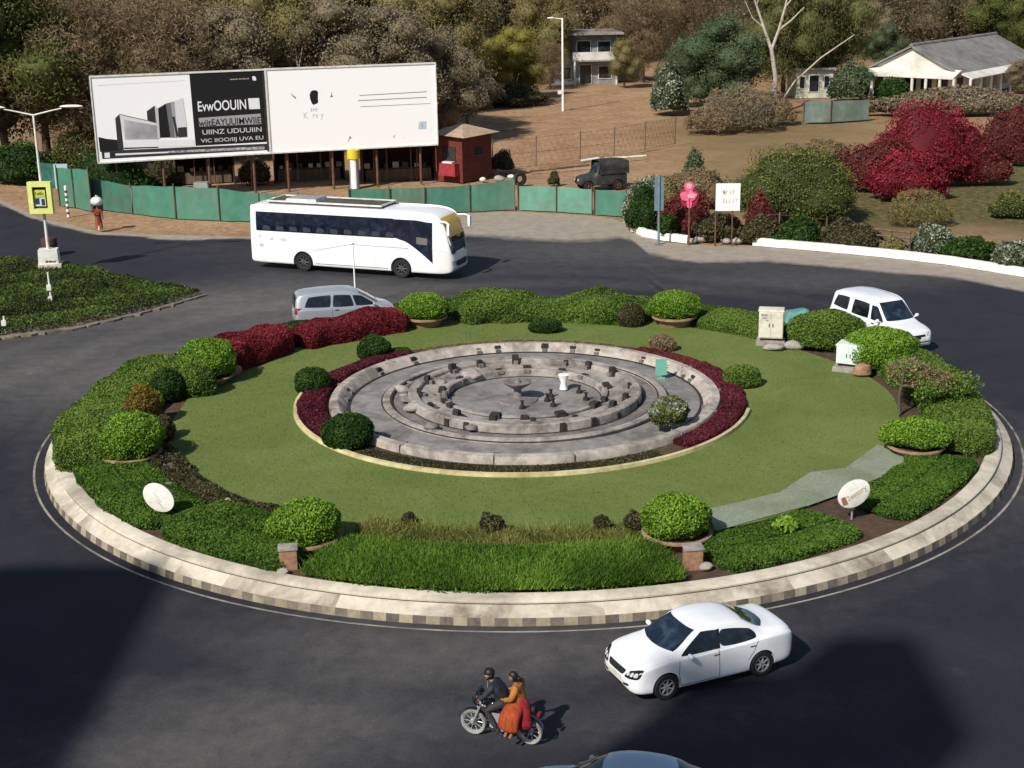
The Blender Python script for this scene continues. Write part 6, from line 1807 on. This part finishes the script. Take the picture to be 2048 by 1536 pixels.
# ------------------------------------------------------------------ far buildings
M['wall_white'] = surf('whitewashed wall', (.62, .60, .54), (.74, .72, .66), 1, .9, .3, (.30, .27, .22), .4, .6)
M['wall_blue'] = surf('blue grey wall', (.22, .25, .28), (.36, .39, .42), .8, .85, .3, (.10, .11, .12), .5, .7)
M['roof_grey'] = surf('grey tiled roof', (.17, .16, .15), (.27, .26, .24), 1.2, .9, .6, (.10, .09, .08), .35, .7)
M['win_dark'] = glass('dark panes', (.012, .014, .016), .15)
def window(t, x, y, z, w, h, mat=None, ry=0):
    mb = MB(); mb.box((x, y, z), (w+.16, .10, h+.16)); f = mb.build('window', mat or M['white_dirty'], t)
    mb = MB(); mb.box((x, y-.04, z), (w, .06, h)); mb.build('pane', M['win_dark'], f)
def house():
    c = P(1738, 190)
    t = thing('house', 'white gabled bungalow with a grey tiled roof at the upper right', 'house', (c.x, c.y, 0), R(0))
    a = R(50); rd = Vector((math.cos(a), math.sin(a), 0)); gd = Vector((math.sin(a), -math.cos(a), 0))   # ridge, gable directions
    W, L, he, hr = 9.6, 22.0, 2.9, 5.2
    o0 = Vector((0, 0, 0)); o1 = gd*W
    def q(v, z): return (v.x, v.y, z)
    mb = MB()
    mb.add([q(o0, 0), q(o1, 0), q(o1, he), q((o0+o1)/2, hr), q(o0, he)], [(0, 1, 2, 3, 4)])
    mb.add([q(o1, 0), q(o1+rd*L, 0), q(o1+rd*L, he), q(o1, he)], [(0, 1, 2, 3)])
    mb.add([q(o0, 0), q(o0, he), q(o0+rd*L, he), q(o0+rd*L, 0)], [(0, 1, 2, 3)])
    mb.build('wall', M['wall_white'], t)
    mb = MB(); e = .7
    for s0, s1 in ((o0-gd*e, (o0+o1)/2), (o1+gd*e, (o0+o1)/2)):
        z0 = he-.35
        f = rd*(-.5); b = rd*(L+.5)
        vs = [q(s0+f, z0), q(s1+f, hr+.12), q(s1+b, hr+.12), q(s0+b, z0)]
        mb.add(vs+[(x, y, z+.18) for x, y, z in vs], [(3, 2, 1, 0), (4, 5, 6, 7), (0, 1, 5, 4), (1, 2, 6, 5), (2, 3, 7, 6), (3, 0, 4, 7)])
    r = mb.build('roof', M['roof_grey'], t)
    mb = MB(); mb.path([q((o0+o1)/2-rd*.5, hr+.3), q((o0+o1)/2+rd*(L+.5), hr+.3)], .2, 8); mb.build('ridge_tiles', M['roof_grey'], r)
    # verandah along gable and side
    mb = MB(); z0 = 2.6; dd = 2.0
    f0, f1 = o0-rd*.02-gd*.4, o1-rd*.02+gd*.8
    vs = [q(f0-rd*dd, z0-.35), q(f1-rd*dd, z0-.35), q(f1, z0+.35), q(f0, z0+.35)]
    mb.add(vs+[(x, y, z+.12) for x, y, z in vs], [(3, 2, 1, 0), (4, 5, 6, 7), (0, 1, 5, 4), (1, 2, 6, 5), (2, 3, 7, 6), (3, 0, 4, 7)])
    s0, s1 = o1+gd*.05, o1+gd*.05+rd*L
    vs = [q(s0+gd*dd, z0-.45), q(s1+gd*dd, z0-.45), q(s1, z0+.25), q(s0, z0+.25)]
    mb.add(vs+[(x, y, z+.10) for x, y, z in vs], [(3, 2, 1, 0), (4, 5, 6, 7), (0, 1, 5, 4), (1, 2, 6, 5), (2, 3, 7, 6), (3, 0, 4, 7)])
    mb.build('verandah_roof', M['wall_white'], t)
    for k in range(8):
        p = f0.lerp(f1, k/7)-rd*(dd-.2); mb = MB(); mb.path([q(p, 0), q(p, z0-.3)], .16, 8); mb.build('column', M['wall_white'], t)
    for k in range(9):
        p = s0.lerp(s1, k/8)+gd*(dd-.2); mb = MB(); mb.path([q(p, 0), q(p, z0-.4)], .15, 8); mb.build('column', M['wall_white'], t)
    for k in range(5):
        p = o0.lerp(o1, (k+.7)/5.4)-rd*.04; mb = MB(); mb.box((p.x, p.y, 1.4), (1.2, .1, 1.6 if k != 2 else 2.2), a-PI/2); mb.build('window' if k != 2 else 'door', M['win_dark'], t)
    for k in range(7):
        p = o1+rd*(1.6+k*3.1)+gd*.04; mb = MB(); mb.box((p.x, p.y, 1.4), (1.4, .1, 1.5), a); mb.build('window', M['win_dark'], t)
house()
def block():
    c = P(1112, 172)
    t = thing('two_storey_house', 'blue grey two storey house with balcony beyond the bare field', 'house', (c.x, c.y, 0), R(6))
    W, D, hh = 7.6, 7.0, 6.0
    mb = MB(); mb.box((W/2, D/2, hh/2), (W, D, hh)); mb.build('wall', M['wall_blue'], t)
    mb = MB(); mb.box((W/2, D/2-.5, hh+.12), (W+1.0, D+1.6, .24)); mb.build('roof', M['concrete'], t)
    mb = MB(); mb.box((W*.62, -.7, 3.0), (W*.75, 1.5, .18)); b = mb.build('balcony', M['concrete'], t)
    mb = MB(); mb.box((W*.62, -1.42, 3.55), (W*.75, .08, .95)); mb.build('parapet', M['wall_white'], b)
    for x, z, w, h in ((1.2, 4.5, 1.1, 1.3), (3.4, 4.3, 1.6, 1.9), (5.9, 4.5, 1.5, 1.3), (1.2, 1.5, 1.2, 1.4), (3.6, 1.3, 1.4, 2.2), (6.0, 1.5, 1.5, 1.4)): window(t, x, -.04, z, w, h)
    for x in (W*.28, W*.95): 
        mb = MB(); mb.path([(x, -1.35, 0), (x, -1.35, 3)], .13, 8); mb.build('column', M['wall_white'], t)
block()
c = P(1212, 163)
mb = MB(); mb.box((2.2, 0, 1.05), (4.8, .25, 2.1)); mb.box((2.2, -.02, 2.16), (5.0, .40, .12)); tag(mb.build('boundary_wall', M['wall_white'], None, None, loc=c), 'short sunlit white wall right of the blue grey house', 'wall')
c = P(1592, 197)
t = thing('outhouse', 'small pale green outhouse with arched window left of the bungalow', 'house', (c.x, c.y, 0), R(4))
pg = surf('pale green wall', (.50, .54, .42), (.62, .66, .53), 1, .9, .3, (.22, .24, .18), .6, .6)
mb = MB(); mb.box((2.0, 2, 1.5), (4.0, 4, 3.0)); mb.build('wall', pg, t)
mb = MB(); mb.box((2.0, 1.9, 3.1), (4.5, 4.6, .18)); mb.build('roof', M['concrete'], t)
window(t, 1.9, -.02, 1.55, 1.0, 1.7); window(t, .6, -.02, 1.7, .5, 1.2); window(t, 3.3, -.02, 1.7, .5, 1.2)
# ================================================================== BUSHES OF THE BACKGROUND
def bush(px, py, wpx, top_py, mat, label, n, seed, ln=.16, wd=.10, name='bush', lump=.22, depth=.8, cat='bush', core=True, base=.48, group=None, zmin=-.45, flat=.45):
    p = P(px, py); s = scale_at(p); rx = wpx/2/s; h = height_to(p, top_py)
    rz = h*.62
    q = Vector((p.x, p.y+rx*depth*.6, 0))
    parts = []
    # several overlapping lumps
    k = 5
    parts += bush_parts((0, 0, h-rz), (rx*.80, rx*depth*.8, rz), int(n*.4), ln, wd, seed, lump, flat, base, zmin, core, .22)
    r2 = random.Random(seed)
    for i in range(k):
        a = 2*PI*i/k+r2.uniform(-.4, .4); rr = r2.uniform(.42, .62); f = r2.uniform(.42, .62)
        parts += bush_parts((math.cos(a)*rx*rr, math.sin(a)*rx*depth*rr, h*f*.6), (rx*.46, rx*depth*.46, h*f*.62), int(n*.6/k), ln, wd, seed+i+1, lump, flat, base+r2.uniform(-.12, .12), -.6, core, .22)
    o = foliage(name, parts, M[mat] if isinstance(mat, str) else mat, None, None, (q.x, q.y, 0))
    return tag(o, label, cat, group)
bush(1290, 462, 92, 352, 'lf_pale', 'grey green flowering bush at the corner behind the blue grey post', 5000, 401)
bush(1288, 468, 80, 380, 'lf_hedge_dark', 'dark bush under the grey green flowering bush at the corner', 4000, 402)
bush(1600, 452, 252, 300, 'lf_green', 'big dark green rounded bush behind the white notice board', 20000, 403, .13, .085)
bush(1375, 476, 120, 388, 'lf_redbrown', 'red brown bush behind the pink flower sign', 6500, 404)
bush(1520, 470, 60, 388, 'lf_redbrown', 'red leaved bush peeping out right of the notice board', 3000, 405)
bush(1440, 486, 110, 428, 'lf_darkscrub', 'dark scrub below the white notice board', 6000, 406)
bush(1340, 480, 60, 432, 'lf_hedge_dark', 'low dark bush between the blue grey post and the pink sign', 2500, 407)
bush(1520, 490, 100, 440, 'lf_darkscrub', 'brownish scrub at the start of the long white kerb', 5000, 408)
bush(1600, 494, 110, 440, 'lf_hedge_dark', 'low dark bushes under the big rounded bush', 5000, 409)
bush(1690, 500, 100, 446, 'lf_darkscrub', 'dark dry scrub behind the middle of the long white kerb', 4500, 410)
bush(1400, 418, 150, 340, 'lf_brown', 'dry brown bush behind the pink flower sign', 7000, 411)
bush(1330, 420, 90, 352, 'lf_olive', 'olive bush left of the dry brown bush', 3500, 412)
bush(1388, 388, 50, 292, 'lf_bluegreen', 'upright blue green sapling above the dry brown bush', 2200, 413)
bush(1872, 376, 250, 226, 'lf_bougain', 'tall heap of crimson bougainvillea at the right', 22000, 414, .15, .10, 'bougainvillea', .25, .6, base=.40)
bush(1765, 385, 200, 292, 'lf_redbrown', 'maroon bougainvillea in front of the tall crimson heap', 12000, 415, .17, .12, 'bougainvillea', .22, .5)
bush(1822, 404, 190, 312, 'lf_bougain', 'brightest crimson bougainvillea at the foot of the heap', 8000, 416, .17, .12, 'bougainvillea', .22, .5, base=.5)
bush(2020, 335, 140, 222, 'lf_redbrown', 'brown red bougainvillea at the far right edge', 8000, 417, .17, .12, 'bougainvillea', .22, .5)
bush(1962, 372, 150, 280, 'lf_redbrown', 'dark red bougainvillea right of the tall crimson heap', 6000, 418, .17, .12, 'bougainvillea', .22, .5)
bush(1655, 318, 100, 278, 'lf_brown', 'low brown bush left of the maroon bougainvillea', 4000, 419)
bush(1845, 455, 140, 388, 'lf_olive', 'clump of dry grass on the bank at the right', 6500, 420, .34, .03, 'grass_clump', .15, cat='grass', core=False, flat=.15)
bush(1872, 512, 95, 455, 'lf_pale', 'white flecked bush behind the white kerb', 4500, 421)
bush(1945, 524, 120, 476, 'lf_hedge_dark', 'dark green low bush between the two white flecked bushes', 5000, 422)
bush(2030, 545, 86, 482, 'lf_pale', 'white flecked bush at the right edge beside the white kerb', 4500, 423)
bush(2025, 438, 85, 388, 'lf_green', 'bright green bush on the bank at the right edge', 3500, 424)
bush(1790, 512, 60, 474, 'lf_olive', 'small olive bush in front of the rail fence', 2000, 425)
bush(1730, 505, 90, 452, 'lf_darkscrub', 'dry scrub left of the rail fence', 3500, 426)
bush(1905, 232, 340, 176, 'lf_greybrown', 'wide dusty hedge in front of the bungalow', 16000, 427, .3, .2, depth=.25)
bush(1700, 205, 90, 128, 'lf_bluegreen', 'dark leafy bush at the left corner of the bungalow', 4500, 428, .28, .18)
bush(1790, 200, 80, 158, 'lf_hedge_dark', 'dark bush below the gable of the bungalow', 3000, 429, .28, .18)
bush(1490, 262, 170, 168, 'lf_greybrown', 'tall grey dry scrub in front of the big green tree', 8000, 430, .4, .07, core=False)
bush(1420, 268, 110, 212, 'lf_brown', 'low dry scrub left of the tall grey scrub', 4000, 431, .4, .07, core=False)
bush(1340, 232, 80, 132, 'lf_pale', 'pale flowering bush at the right end of the bare field', 4500, 432, .25, .16)
bush(1560, 250, 70, 190, 'lf_brown', 'dry brown scrub left of the pale green outhouse', 3000, 433, .4, .07, core=False)
bush(222, 405, 165, 305, 'lf_hedge_dark', 'dark green bush hanging over the long green fence', 6500, 434)
bush(160, 352, 150, 262, 'lf_green', 'dark green bush behind the green fences at the left', 8000, 435, .2, .13)
bush(30, 372, 150, 290, 'lf_hedge_dark', 'dark bush behind the netting fence at the left edge', 7000, 436, .2, .13)
bush(320, 385, 90, 325, 'lf_darkscrub', 'dark scrub under the left end of the black and white billboard', 3500, 437)
bush(508, 372, 70, 318, 'lf_darkscrub', 'dark scrub under the joint of the two billboards', 2500, 438)
bush(1005, 345, 50, 300, 'lf_darkscrub', 'small dark scrub right of the red kiosk', 1800, 439)
bush(1108, 372, 26, 342, 'lf_darkscrub', 'tiny dark weed left of the covered jeep', 700, 440)
bush(1020, 215, 150, 172, 'lf_darkscrub', 'dark low scrub at the edge of the bare field', 4500, 441, .25, .15)
# pale dry tufts scattered on the bank
n = 9000
q0, q1 = P(1700, 470), P(2040, 360)
X = rng.uniform(-2, 60, n*2); Y = rng.uniform(84, 135, n*2)
gk = Wave(.25, 8, 2, 71)(np.stack([X, Y], 1)); ok = (gk > .42) & (Y > np.interp(X, EX, EY)+3) & (X > 14) & (Y < 112)
pts = np.stack([X[ok], Y[ok], np.full(ok.sum(), -.05)], 1)
tag(foliage('dry_grass', [blades(pts, .35, .07, .42+.2*gk[ok]+rng.normal(size=len(pts))*.2, .5)], M['lf_dry']), 'sparse dry grass on the bank behind the white kerb', 'grass', kind='stuff')

# ================================================================== TREES
PROTO = {}
KINDS = {   # material, leaf length, width, leaves, flatness, droop, blobs, crown start, spread
    'green': ('lf_green', .21, .13, 26000, .35, 0, 13, .22, .38),
    'bluegreen': ('lf_bluegreen', .21, .13, 26000, .35, 0, 13, .16, .42),
    'olive': ('lf_olive', .22, .11, 26000, .30, 0, 14, .18, .40),
    'dusty': ('lf_greybrown', .22, .14, 26000, .35, 0, 15, .15, .42),
    'dry': ('lf_brown', .42, .05, 30000, .10, .4, 14, .12, .42),
    'yellow': ('lf_yellowgreen', .34, .08, 24000, .15, 1.2, 13, .10, .40),
    'weeping': ('lf_weep', .50, .07, 24000, .10, 1.8, 12, .20, .42),
}
def make_tree(kind, var):
    mat, ln, wd, nl, flat, droop, nb, cs, spread = KINDS[kind]
    r2 = random.Random(hash((kind, var)) if False else sum(map(ord, kind))*31+var)
    H = 12.0
    t = empty(kind+'_tree')
    mb = MB()
    bl = []
    for i in range(nb):
        u = (i+.5)/nb
        z = H*(cs+(1-cs)*(.10+.80*u))
        env = math.sin(PI*min(.97, .16+.80*u))**.7
        a = i*2.4+r2.uniform(-.5, .5)
        rad = H*spread*env*r2.uniform(.35, .80)
        br = H*r2.uniform(.12, .19)*(.75+.4*env)
        bl.append((math.cos(a)*rad, math.sin(a)*rad, min(z, H-br*.7), br))
    bl.append((0, 0, H*.62, H*.2)); bl.append((.3, -.2, H*.86, H*.14))
    mb.path([(0, 0, -.2), (.1, .05, H*.2), (-.1, .1, H*.45), (.1, 0, H*.75)], [H*.026, H*.020, H*.014, H*.005], 8)
    for x, y, z, br in bl[:nb]:
        z0 = max(H*.12, z*.55)
        mb.path([(0, .05, z0), (x*.5, y*.5, (z0+z)/2+.2), (x, y, z)], [H*.010, H*.006, H*.002], 5)
    mb.build('trunk', M['bark'], t, 60)
    parts = []
    tot = sum(b[3]**2 for b in bl)
    for i, (x, y, z, br) in enumerate(bl):
        n = int(nl*br*br/tot)
        d = rng.normal(size=(n, 3)); d /= np.linalg.norm(d, axis=1, keepdims=True)
        w = Wave(3.2, 8, 3, var*50+i)
        rr = br*(1+.30*w(d))*rng.uniform(.35, 1.0, n)**.45
        p = np.array([x, y, z])+d*rr[:, None]*np.array([1.1, 1.1, .85])
        if droop: p[:, 2] -= droop*br*.35*rng.uniform(0, 1, n)**2
        tint = .42+.16*w(d*1.5)+.15*d[:, 2]+.12*(z/H-.5)+r2.uniform(-.13, .13)+rng.normal(size=n)*.10  # tint brightens with height, top light painted into the crown
        parts.append(leaf_quads(p, d, ln, wd, tint, flat, droop))
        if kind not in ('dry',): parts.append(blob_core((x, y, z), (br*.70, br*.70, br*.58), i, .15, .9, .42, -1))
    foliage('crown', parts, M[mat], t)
    return t
def tree(kind, px, py, top, label, w=1.0, var=0, rot=None, group=None):
    p = P(px, py); h = height_to(p, top)
    key = (kind, var)
    if key not in PROTO: o = PROTO[key] = make_tree(kind, var)
    else: o = copy_tree(PROTO[key])
    k = h/12.0
    o.location = (p.x, p.y, -.05); o.scale = (k*w, k*w, k); o.rotation_euler = (0, 0, random.uniform(0, 6.28) if rot is None else rot)
    return tag(o, label, 'tree', group)
g1 = 'trees behind the billboards'
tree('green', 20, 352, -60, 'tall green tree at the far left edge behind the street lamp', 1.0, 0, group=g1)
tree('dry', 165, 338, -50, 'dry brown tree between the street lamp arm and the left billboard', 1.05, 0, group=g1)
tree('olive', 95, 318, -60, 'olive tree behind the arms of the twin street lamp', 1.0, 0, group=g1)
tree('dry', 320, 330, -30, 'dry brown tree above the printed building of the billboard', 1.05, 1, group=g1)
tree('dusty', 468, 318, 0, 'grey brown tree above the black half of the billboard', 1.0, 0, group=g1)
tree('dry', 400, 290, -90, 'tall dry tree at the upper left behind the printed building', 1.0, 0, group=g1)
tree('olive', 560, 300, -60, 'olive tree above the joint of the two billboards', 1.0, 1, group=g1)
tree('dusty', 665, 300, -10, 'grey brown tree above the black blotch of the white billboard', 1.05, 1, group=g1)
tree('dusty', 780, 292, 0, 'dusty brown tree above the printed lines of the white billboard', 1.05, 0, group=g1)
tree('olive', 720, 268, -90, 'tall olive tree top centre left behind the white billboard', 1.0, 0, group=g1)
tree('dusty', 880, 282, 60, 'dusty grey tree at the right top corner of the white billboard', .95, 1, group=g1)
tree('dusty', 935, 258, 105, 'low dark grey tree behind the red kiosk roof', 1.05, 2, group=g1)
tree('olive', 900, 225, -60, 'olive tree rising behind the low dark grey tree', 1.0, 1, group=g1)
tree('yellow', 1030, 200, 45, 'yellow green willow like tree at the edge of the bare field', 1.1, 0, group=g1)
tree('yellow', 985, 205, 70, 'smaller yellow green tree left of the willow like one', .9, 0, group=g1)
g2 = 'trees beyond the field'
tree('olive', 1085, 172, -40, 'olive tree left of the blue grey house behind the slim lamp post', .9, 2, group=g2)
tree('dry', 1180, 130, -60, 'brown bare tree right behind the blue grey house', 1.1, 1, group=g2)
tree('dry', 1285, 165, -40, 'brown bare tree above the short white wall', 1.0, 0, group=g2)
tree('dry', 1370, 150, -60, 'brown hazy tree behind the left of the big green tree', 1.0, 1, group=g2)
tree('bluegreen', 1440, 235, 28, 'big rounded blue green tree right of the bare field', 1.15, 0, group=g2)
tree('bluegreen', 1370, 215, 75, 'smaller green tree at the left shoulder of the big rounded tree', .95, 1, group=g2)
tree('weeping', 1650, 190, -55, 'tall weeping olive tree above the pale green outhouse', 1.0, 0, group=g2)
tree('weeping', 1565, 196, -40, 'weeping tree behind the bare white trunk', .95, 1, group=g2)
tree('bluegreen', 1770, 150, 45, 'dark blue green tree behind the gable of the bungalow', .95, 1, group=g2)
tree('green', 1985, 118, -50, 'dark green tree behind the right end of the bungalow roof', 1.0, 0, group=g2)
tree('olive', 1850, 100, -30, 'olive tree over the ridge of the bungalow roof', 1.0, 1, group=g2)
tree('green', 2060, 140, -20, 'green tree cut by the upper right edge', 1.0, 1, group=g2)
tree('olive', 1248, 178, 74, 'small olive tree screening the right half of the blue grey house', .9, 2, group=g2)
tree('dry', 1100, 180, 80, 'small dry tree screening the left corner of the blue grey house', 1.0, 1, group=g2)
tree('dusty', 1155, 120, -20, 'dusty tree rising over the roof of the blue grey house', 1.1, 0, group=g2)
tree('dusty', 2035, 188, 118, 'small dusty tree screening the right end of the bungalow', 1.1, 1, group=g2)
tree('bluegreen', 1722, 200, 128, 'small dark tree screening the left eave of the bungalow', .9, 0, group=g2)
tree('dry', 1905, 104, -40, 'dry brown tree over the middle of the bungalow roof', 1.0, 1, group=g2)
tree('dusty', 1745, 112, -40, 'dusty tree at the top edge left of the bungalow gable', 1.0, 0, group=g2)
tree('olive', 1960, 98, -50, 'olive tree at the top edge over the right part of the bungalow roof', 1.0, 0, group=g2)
# bare white forked tree
b = P(1545, 222); h = height_to(b, -25)
t = thing('bare_tree', 'bare forked tree with white limbs at the top beside the weeping tree', 'tree', b)
mb = MB()
fk = h*.50
mb.path([(0, 0, 0), (.2, 0, fk*.55), (-.3, 0, fk)], [.30, .24, .20], 10)
for pts, rs in (([(-.3, 0, fk), (-1.1, .2, h*.68), (-1.9, .2, h*.86), (-2.6, .1, h)], [.18, .14, .10, .05]), ([(-.3, 0, fk), (.3, -.2, h*.66), (.9, 0, h*.84), (1.3, .1, h*1.02)], [.18, .14, .11, .05]),
                ([(.3, -.2, h*.66), (1.6, 0, h*.74), (2.8, .1, h*.84)], [.12, .09, .04]), ([(-1.1, .2, h*.68), (-2.3, 0, h*.76), (-3.2, 0, h*.92)], [.09, .06, .03]), ([(.9, 0, h*.84), (2.0, 0, h*.96), (2.4, 0, h*1.05)], [.08, .06, .03]), ([(-1.9, .2, h*.86), (-1.4, 0, h*1.0)], [.06, .03])):
    mb.path(pts, rs, 8)
mb.build('trunk', M['bark_pale'], t, 60)
b = P(1588, 205); mb = MB(); mb.path([(0, 0, 2.2), (2.6, -.2, 4.6), (6.0, -.2, 6.9)], [.10, .09, .05], 6)
mb.path([(0, 0, 2.2), (-.9, 0, .8), (-1.2, 0, -.1)], [.10, .11, .13], 6)
tag(mb.build('leaning_tree', M['bark_pale'], None, 60, loc=b), 'long pale leaning trunk crossing in front of the weeping tree', 'tree')
b = P(1778, 62); h = height_to(b, -30)
mb = MB(); mb.path([(0, 0, 0), (.3, 0, h*.5), (0, 0, h)], [.35, .3, .25], 8); mb.path([(.2, 0, h*.55), (1.5, 0, h*.9)], [.18, .1], 6)
tag(mb.build('bare_tree', M['bark_pale'], None, 60, loc=b), 'bare brown tree trunk at the top edge above the bungalow', 'tree')
for px, py, top, l in ((612, 300, 20, 'thin pale bare stem above the white billboard'), (214, 330, 70, 'thin pale bare stem beside the left billboard')):
    b = P(px, py); h = height_to(b, top); mb = MB(); mb.path([(0, -3.2, 0), (.2, -3.2, h*.6), (-.2, -3.1, h)], [.12, .09, .03], 6); mb.path([(.2, -3.2, h*.6), (.9, -3.2, h*.85)], [.05, .02], 5); mb.path([(.1, -3.2, h*.45), (-.8, -3.3, h*.75)], [.05, .02], 5)
    tag(mb.build('dead_tree', M['bark_pale'], None, 60, loc=b), l, 'tree')

# far woodland that reads as one mass
parts = []
r2 = random.Random(5)
for i in range(170):
    y = r2.uniform(205, 300); x = r2.uniform(-.34, .34)*y*1.05
    if 150 < y < 230 and 40 < x < 58: continue
    hgt = r2.uniform(7, 17)*(.8+.5*(y-200)/100); br = r2.uniform(3.0, 6.0)
    for (zz, f) in ((hgt-br*.6, 1.0), (hgt*.5, 1.1), (hgt*.2, .9)):
        n = int(62*br*br*f*f)
        d = rng.normal(size=(n, 3)); d /= np.linalg.norm(d, axis=1, keepdims=True)
        w = Wave(3, 6, 3, i)
        p = np.array([x, y, zz])+d*(br*f*(1+.3*w(d))*rng.uniform(.5, 1, n)**.4)[:, None]
        p[:, 2] = np.maximum(p[:, 2], 0)
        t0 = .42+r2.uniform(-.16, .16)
        parts.append(leaf_quads(p, d, .42, .22, t0+.16*w(d)+.12*d[:, 2]+rng.normal(size=n)*.16, .3))  # upper leaves tinted lighter to stand in for top light
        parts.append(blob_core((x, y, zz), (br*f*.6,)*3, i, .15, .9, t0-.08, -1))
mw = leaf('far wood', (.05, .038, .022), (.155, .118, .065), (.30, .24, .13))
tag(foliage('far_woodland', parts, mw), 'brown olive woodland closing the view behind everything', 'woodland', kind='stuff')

# unseen blocks added beyond the left edge to cast shade on the near road
SUN_AZ, SUN_EL = R(52), R(41)     # shadows fall towards SUN_AZ (from +x to +y)
def occluder(label, x0, x1, y0, y1, h):
    t = thing('office_building', label, 'building', ((x0+x1)/2, (y0+y1)/2, 0))
    w, d = x1-x0, y1-y0
    mb = MB(); mb.box((0, 0, h/2), (w, d, h)); mb.build('wall', M['wall_white'], t)
    mb = MB(); mb.box((0, 0, h+.15), (w+.5, d+.5, .3)); mb.build('roof', M['concrete'], t)
    for k in range(int(h/3.2)):
        for s, L in ((0, w), (1, d)):
            n = max(1, int(L/2.6))
            for i in range(n):
                u = -L/2+L*(i+.5)/n
                mb = MB(); mb.box((u, d/2+.02, 1.9+3.2*k) if s == 0 else (w/2+.02, u, 1.9+3.2*k), (1.3, .1, 1.5) if s == 0 else (.1, 1.3, 1.5)); mb.build('window', M['win_dark'], t)
    return t
oh = 24.5; sx, sy = oh/math.tan(SUN_EL)*math.cos(SUN_AZ), oh/math.tan(SUN_EL)*math.sin(SUN_AZ)
t = occluder('narrow pale office block whose shadow lies below the white sedan', 3.9-sx, 8.0-sx, 22.0-sy, 29.7-sy, oh)
mb = MB(); mb.box((.9, 1.4, oh+1.3), (2.0, 4.8, 2.6)); mb.build('stair_tower', M['concrete'], t)  # raised step added to shape the outline of the cast shadow
occluder('wide pale office block whose shadow lies on the near left road', -27.0-sx, -9.8-sx, 24.0-sy, 36.6-sy, oh)

# ================================================================== CAMERA, SKY, SUN
cam = bpy.data.cameras.new('camera')
co = bpy.data.objects.new('camera', cam); COL.objects.link(co)
cam.sensor_width = 36.0; cam.lens = F_PX/2048.0*36.0
cam.clip_start = .5; cam.clip_end = 6000
co.matrix_world = Matrix.Translation((0, 0, CAM_H)) @ Matrix.Rotation(PI/2-PITCH, 4, 'X') @ Matrix.Rotation(-ROLL, 4, 'Z')
S.camera = co
to_sun = Vector((-math.cos(SUN_AZ)*math.cos(SUN_EL), -math.sin(SUN_AZ)*math.cos(SUN_EL), math.sin(SUN_EL)))
sl = bpy.data.lights.new('sun', 'SUN'); sl.energy = 5.0; sl.angle = R(1.2); sl.color = (1.0, .955, .88)
so = bpy.data.objects.new('sun', sl); COL.objects.link(so); so.location = to_sun*80
so.rotation_euler = to_sun.to_track_quat('Z', 'Y').to_euler()
w = bpy.data.worlds.new('World'); S.world = w; w.use_nodes = True
nt = w.node_tree
sky = nt.nodes.new('ShaderNodeTexSky'); sky.sky_type = 'NISHITA'; sky.sun_disc = False
sky.sun_elevation = SUN_EL; sky.sun_rotation = math.atan2(to_sun.x, to_sun.y)
bg = nt.nodes['Background']; bg.inputs['Strength'].default_value = .09
nt.links.new(sky.outputs[0], bg.inputs['Color'])
S.view_settings.view_transform = 'Standard'; S.view_settings.look = 'None'; S.view_settings.exposure = 0
S.cycles.max_bounces = 6; S.cycles.transparent_max_bounces = 4
